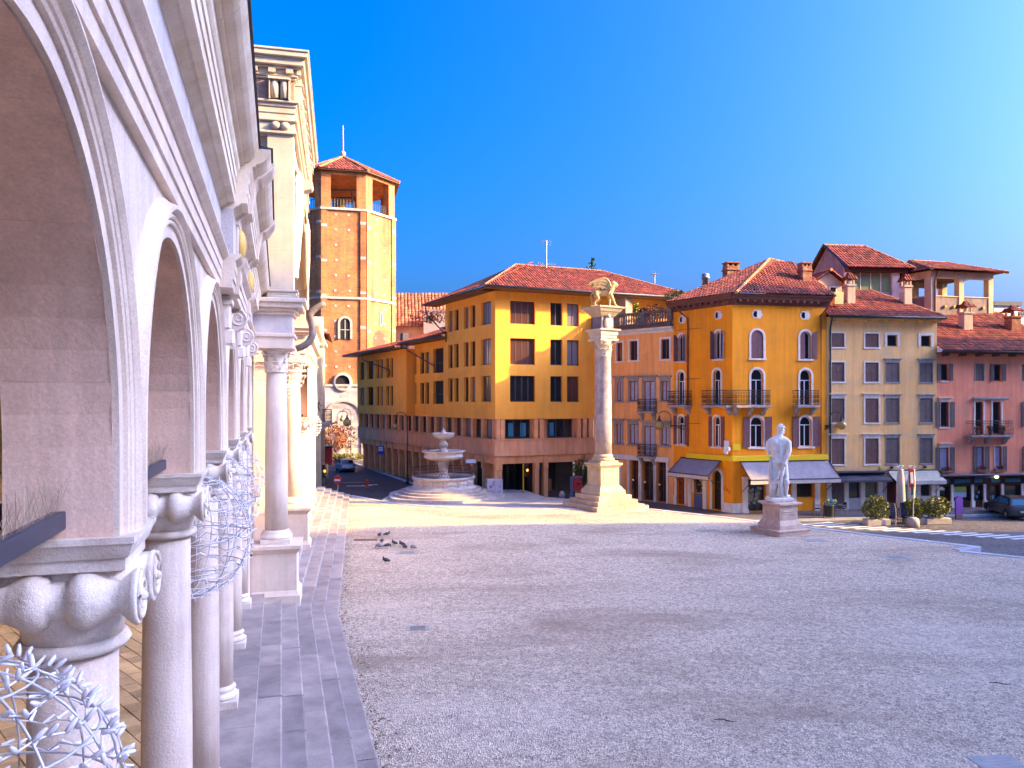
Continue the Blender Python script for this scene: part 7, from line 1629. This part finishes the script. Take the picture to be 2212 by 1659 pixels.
dup(ch, Vector((c0_.x+.55, c0_.y-.35, zc)), R(35), 'navy cafe chair in the middle, turned to the street, before the corner house window'); dup(ch, Vector((c0_.x+1.75, c0_.y+.1, zc)), R(-80), 'navy cafe chair right of the small table, nearest the litter bin')
t = thing('cafe_table', 'small round cafe table with blue top before the corner house window', 'table', (c0_.x+1.0, c0_.y+.35, zc)); m = MB(); m.lathe([(.42, .72), (.43, .75)], 24); part('table_top', m, plain('table_blue', (.03, .22, .38)), t); m = MB(); m.lathe([(.25, 0), (.25, .03), (.04, .05), (.035, .72)], 14); part('leg', m, IRON, t)
for dx, col, l in ((-.18, (.5, .42, .02), 'round yellow object on the cafe table, left'), (.12, (.03, .30, .32), 'round turquoise object in the middle of the cafe table'), (.33, (.55, .4, .01), 'small yellow object at the right edge of the cafe table')):
    m = MB(); m.smooth = True; m.lathe([(.03, 0), (.13, .06), (.15, .16), (.1, .26), (.02, .28)], 12); thing('table_vase', l, 'vase', (c0_.x+1.0+dx, c0_.y+.35, zc+.752), 0, 'bright vases on the cafe table', m, plain('vase_%d' % int(dx*100+50), col, .3))
PTR = pm('planter_stone', (.42, .36, .34)); gp_ = []
for x, w, y, l, hh in ((1893, 1.55, 1135, 'long stone planter with a bushy yellow green shrub, leftmost beside the stacked chairs', .62), (1976, 1.4, 1132, 'stone planter with a shrub, right of the stacked chairs and behind the sign pole', .5), (2022, 1.7, 1132, 'stone planter with a round shrub, rightmost of the row towards the parked car', .56)):
    t = thing('planter', l, 'planter', GS(x, y), R(6), 'stone planters by the crossing'); part('trough', MB().bbox(-w/2, w/2, -.32, .32, 0, .42, .04), PTR, t); b = MB(); leaves(b, (0, 0, .5+hh), (w*.60, .6, hh+.2), 800, .11, rl, .2); part('foliage', b, pm('shrub_leaf', (.17, .16, .02), (.08, .09, .014), 2, .6, 0, 10, tint=True), t); part('blossom', leaves(MB(), (0, -.1, .72+hh), (w*.55, .6, hh), 50, .09, rl), FOLY, t)
    m = MB(); [m.tube([(rl.uniform(-.5, .5), 0, .5), (rl.uniform(-.8, .8), rl.uniform(-.3, .3), 1.2)], .02, 4) for _ in range(7)]; part('stem', m, pm('bark', (.10, .065, .045)), t)
p = GS(1925, 1133)
ch2 = dup(ch, Vector((p.x, p.y, p.z)), R(170), 'stacked navy chair at the bottom of the stack between the stone planters'); ch2['group'] = 'stacked chairs by the planters'
for i in range(1, 5): q = dup(ch, Vector((p.x+.02*i, p.y+.07*i, p.z+.13*i)), R(170), 'navy chair in the left stack between the stone planters, '+('second', 'third', 'fourth', 'fifth')[i-1]+' from the bottom'); q['group'] = 'stacked chairs by the planters'
p = GS(1950, 1132)
for i in range(5): q = dup(ch, Vector((p.x+.02*i, p.y+.07*i, p.z+.13*i)), R(176), 'navy chair in the right stack behind the sign pole, '+('bottom one', 'second from the bottom', 'third from the bottom', 'fourth from the bottom', 'topmost')[i]); q['group'] = 'stacked chairs by the planters'
p = GS(1908, 1130); t = thing('cafe_table', 'blue topped cafe table pushed between the left planter and the stacked chairs', 'table', (p.x, p.y, p.z)); m = MB(); m.lathe([(.42, .72), (.43, .75)], 24); part('table_top', m, plain('table_blue', (.03, .22, .38)), t); part('leg', MB().lathe([(.25, 0), (.25, .03), (.04, .05), (.035, .72)], 14), IRON, t)
PARA = pm('cream_canvas', (.66, .55, .46), (.56, .46, .38), 3, .85, .2, 12, streak=.2)
for x, l, tilt in ((1947, 'closed cream parasol in a plastic sleeve, left one behind the stacked chairs', -1), (1963, 'closed cream parasol leaning right, right one behind the stacked chairs', 4)):
    t = thing('closed_parasol', l, 'parasol', GS(x, 1122), 0, 'closed parasols by the planters'); M_ = Matrix.Rotation(R(tilt), 4, 'Y'); m = MB(); m.smooth = True; m.lathe([(.1, .75), (.26, .8), (.30, 1.2), (.27, 2.2), (.21, 3.0), (.16, 3.25), (.2, 3.35), (.05, 3.4)], 14).xf(M_)
    part('canvas', m, PARA, t); m = MB(); m.tube([(0, 0, 0), (0, 0, 3.6)], .04, 6).xf(M_); part('pole', m, GALV, t); part('base', MB().lathe([(.4, 0), (.4, .1), (.1, .14)], 18), PTR, t); m = MB(); [m.tube([(0, 0, 3.35), (.22*cos(a), .22*sin(a), 3.62)], .035, 4) for a in (0, 1.3, 2.5, 3.8, 5)]; m.xf(M_); part('sleeve_top', m, SWHITE, t)
# ============================================================= pigeons, grates and litter on the gravel
PGD = pm('pigeon_grey', (.055, .055, .075), (.03, .03, .045), 12, .6, 0, 10, fine=0); PGL = pm('pigeon_light', (.30, .29, .33), (.1, .1, .13), 12, .6, 0, 10, fine=0)
def pigeon(label, p, rz, mat, peck):
    t = thing('pigeon', label, 'pigeon', p, rz, 'pigeons feeding on the gravel')
    m = MB(); m.smooth = True; hz = .07 if peck else .27; hx = .17 if peck else .12
    m.tube([(-.21, 0, .10), (-.13, 0, .12), (-.03, 0, .15), (.05, 0, .16), (.11, 0, .165), (hx-.01, 0, (hz+.16)/2+.03), (hx, 0, hz), (hx+.035, 0, hz-.012)], [.012, .045, .075, .078, .06, .038, .034, .012], 10); b = part('body', m, mat, t)
    m = MB(); m.tube([(hx+.03, 0, hz-.01), (hx+.06, 0, hz-.03)], [.01, .003], 5); part('beak', m, BLK, b)
    for sd in (-1, 1):
        m = MB(); m.smooth = True; m.tube([(.05, sd*.062, .17), (-.05, sd*.072, .155), (-.20, sd*.03, .125)], [.03, .038, .008], 7); part('wing', m, mat, b); part('leg', MB().tube([(.0, sd*.03, .09), (.01, sd*.03, .01), (.04, sd*.03, .004)], .007, 4), plain('pink_leg', (.35, .1, .08)), t)
    return t
PL_ = [((242, 183), 1.4, 1, 'dark pigeon seen from behind, farthest left of the flock by the steps'), ((290, 178), .3, 0, 'dark pigeon walking, farthest back of the flock'), ((257, 222), 1.6, 1, 'dark pigeon facing away, left middle of the flock'), ((240, 255), 2.9, 1, 'pied pigeon pecking, front left of the flock'), ((290, 252), .2, 1, 'black pigeon pecking to the right, front centre of the flock'), ((337, 236), 2.6, 0, 'small dark pigeon in the centre right of the flock'), ((385, 242), 2.7, 0, 'black pigeon overlapping a white headed one at the right of the flock'), ((403, 260), 2.2, 1, 'black and white pigeon just behind the stone drain cover'), ((458, 262), 2.5, 1, 'pale brown pigeon, rightmost of the flock'), ((283, 348), 2.9, 0, 'lone blue grey pigeon nearest the camera')]
for (a, b), rz, pk, l in PL_:
    g = G((1280+a/1.6925)/1.736, (1900+(b+10)/1.6925)/1.736); pigeon(l, g, rz, PGL if 'pale' in l or 'pied' in l else PGD, pk)
GRT = pm('drain_stone', (.44, .38, .33), (.33, .285, .25), 3, .8, .3, 25); GRB = pm('blue_grey_cover', (.36, .33, .31), (.28, .26, .25), 3, .6, .2, 20)
for x, y, w, h, l, mt in ((879, 1194, 1.05, .75, 'pale stone drain cover beside the pigeons', GRT), (902, 1357, .75, .5, 'worn drain cover sunk in the gravel below the pigeons', GRT), (1529, 1146, 1.2, .8, 'pale drain cover in the gravel left of the statue', GRB), (1761, 1167, 1.1, .7, 'bluish cover plate in the gravel right of the statue', GRB), (1935, 1204, 1.15, .8, 'slotted drain cover in the gravel near the kerb corner', GRT), (2154, 1648, .9, .6, 'pale drain cover at the bottom right corner of the gravel', GRB)):
    t = thing('drain_cover', l, 'drain cover', G(x, y), R(6), 'drain covers in the gravel'); part('frame', MB().bbox(-w/2, w/2, -h/2, h/2, -.05, .012, .004), mt, t); m = MB(); [m.box(-w*.32, w*.32, -h*.3+i*h*.2-.02, -h*.3+i*h*.2+.02, .0125, .015) for i in range(4)]; part('slot', m, BLK if mt is GRT else GRT, t)
p = G((1280+155/1.6925)/1.736, (1900+213/1.6925)/1.736); thing('plank', 'short brown plank lying on the gravel near the steps and pigeons', 'plank', p, R(3), None, MB().bbox(-.6, .6, -.12, .12, .0, .05, .01), pm('plank_wood', (.20, .10, .07), None, 4))
LIT = pm('dead_leaf', (.20, .11, .05), (.10, .055, .03), 6, .9, 0, 10, tint=True); rn = random.Random(31); m = MB()
for i in range(900):
    s_ = rn.uniform(8, 48); q = lerp_edge(SE[5], s_+3)+L2.N*abs(rn.gauss(0, .35)); a = rn.uniform(0, PI); r = rn.uniform(.02, .06); c, d = r*cos(a), r*sin(a); z = rn.uniform(.008, .03); k = rn.uniform(.5, 1.6); m.cur = (k, k*rn.uniform(.8, 1.2), k*rn.uniform(.6, 1.3))
    m.face([(q.x-c, q.y-d, z), (q.x+d*.5, q.y-c*.5, z+.006), (q.x+c, q.y+d, z+.012), (q.x-d*.5, q.y+c*.5, z+.004)])
for i in range(1500):
    q = Vector((rn.uniform(-9, 24), rn.uniform(11, 43))); a = rn.uniform(0, PI); r = rn.uniform(.012, .035); c, d = r*cos(a), r*sin(a); z = rn.uniform(.006, .02); k = rn.uniform(.4, 1.3); m.cur = (k, k, k)
    if q.x < -.36*(q.y-14)*.3+2.2: continue
    m.face([(q.x-c, q.y-d, z), (q.x+d*.5, q.y-c*.5, z+.006), (q.x+c, q.y+d, z+.012), (q.x-d*.5, q.y+c*.5, z+.004)])
m.cur = None; part('leaf_litter', m, LIT, kind='stuff')
pm_ = MB(); PEB = pm('pebble', (.66, .58, .50), (.44, .38, .33), 9, .9, 0, 10, tint=True)
for i in range(9000):
    y = 11+26*rn.random()**1.8; x = rn.uniform(-.34*(y-14)-3+5, .70*y+1); k = rn.uniform(.45, 1.35); pm_.cur = (k, k*.97, k*.95); r = rn.uniform(.010, .026)
    b = rn.uniform(0, 6.28); P_ = [(x+r*cos(b+j*2.094)*rn.uniform(.7, 1.2), y+r*sin(b+j*2.094)*rn.uniform(.7, 1.2)) for j in range(3)]; h = r*rn.uniform(.6, 1.1)
    pm_.idx([(q[0], q[1], 0) for q in P_]+[(x, y, h)], [(0, 1, 3), (1, 2, 3), (2, 0, 3)])
pm_.cur = None; part('pebbles', pm_, PEB, kind='stuff')
for x, y, L, rz, l in ((1567, 1558, .5, -.25, 'dark broken twig lying on the near gravel'), (2160, 1478, .5, -.3, 'thin dark twig at the right edge of the gravel')):
    m = MB(); m.tube([(-L/2, 0, .015), (-L*.15, .03, .03), (L*.2, -.02, .02), (L/2, .03, .015)], [.007, .012, .01, .004], 5); thing('twig', l, 'twig', G(x, y), rz, None, m, plain('dark_twig', (.03, .015, .01)))
# ============================================================= wire globes of fairy lights
WIRE = plain('globe_wire', (.62, .60, .62), .4, .15); CABLE = pm('white_cable', (.84, .80, .78), None, 5, .5, 0); BULB = pm('mini_bulb', (.80, .76, .78), (.70, .66, .70), 6, .35, 0)
def globe(label, c, r, seed, nb, near=False, wr=.006):
    t = thing('light_globe', label, 'light globe', c, seed*.7, 'wire light globes hung in the arches'); q = random.Random(seed); m = MB(); m.smooth = True; n = 24
    for i in range(12): a = 2*PI*i/12; m.tube([(r*sin(PI*j/n)*cos(a), r*sin(PI*j/n)*sin(a), -r*cos(PI*j/n)) for j in range(n+1)], wr, 5)
    for j in range(1, 6): z = -r*cos(PI*j/6); k = r*sin(PI*j/6); m.tube([(k*cos(2*PI*i/28), k*sin(2*PI*i/28), z) for i in range(28)], wr, 5, True)
    part('frame', m, WIRE, t); m = MB(); bl = []
    def on(th, ph, k=1.01): return Vector((r*k*sin(th)*cos(ph), r*k*sin(th)*sin(ph), -r*k*cos(th)))
    m.smooth = True
    for row in range(14):
        th = PI*(row+.7)/15; N = max(10, int(60*sin(th))); pts = []
        for i in range(N):
            ph = 2*PI*i/N; p = on(th+q.uniform(-.03, .03)+.03*sin(i*1.3), ph, 1.015+q.uniform(0, .02)); pts.append(p)
            if i % 2 == 0 or near: bl.append((p, (p.normalized()+Vector((q.uniform(-1, 1), q.uniform(-1, 1), q.uniform(-1, 1)))*.8).normalized()))
        m.tube(pts, wr*.8, 4, True)
    part('cable', m, CABLE, t)
    def bulb(): b = MB(); b.smooth = True; b.tube([(0, 0, 0), (0, 0, .03), (0, 0, .055), (0, 0, .062)], [.010, .011, .008, .003], 6); return b
    if near:
        me = bulb().mesh('bulb', BULB)
        bl.sort(key=lambda e: (Vector(c)+Matrix.Rotation(seed*.7, 3, 'Z') @ e[0]-Vector((0, 0, EYE))).length)
        for p, d in bl[:280]:
            o = obj('bulb', me, t, p); o.rotation_euler = d.to_track_quat('Z', 'Y').to_euler()
        bl = bl[280:]
    m = MB()
    for p, d in bl: m.tube([p, p+d*.058], [.011, .006], 4)
    part('bulb_cluster', m, BULB, t, kind='stuff')
    part('hanging_wire', MB().tube([(0, 0, r), (0, 0, r+1.6)], .005, 4), IRON, t); return t
GZ = 5.43
globe('big white wire light globe close to the camera at the bottom left', P(-120, 1784, 3.0), .635, 1, 1, True, .006)
for k, l in ((2, 'large wire light globe hung in the third near arch, right of the second column'), (3, 'wire light globe hung in the next arch, partly behind the larger one'), (4, 'smallest wire light globe of the near arcade, against the porch pier')):
    globe(l, L1.w(A0+SP*(k-.5), 0, GZ), .80, k+1, 1, False, .0075)
globe('golden sunlit wire light globe hung in the great porch arch', L2.w(5.5, -.9, 8.4), 1.05, 8, 1, False, .011)
globe('small sunlit wire light globe hung on the far arcade', L3.w(6.4, .0, 5.9), .75, 9, 1, False, .010)
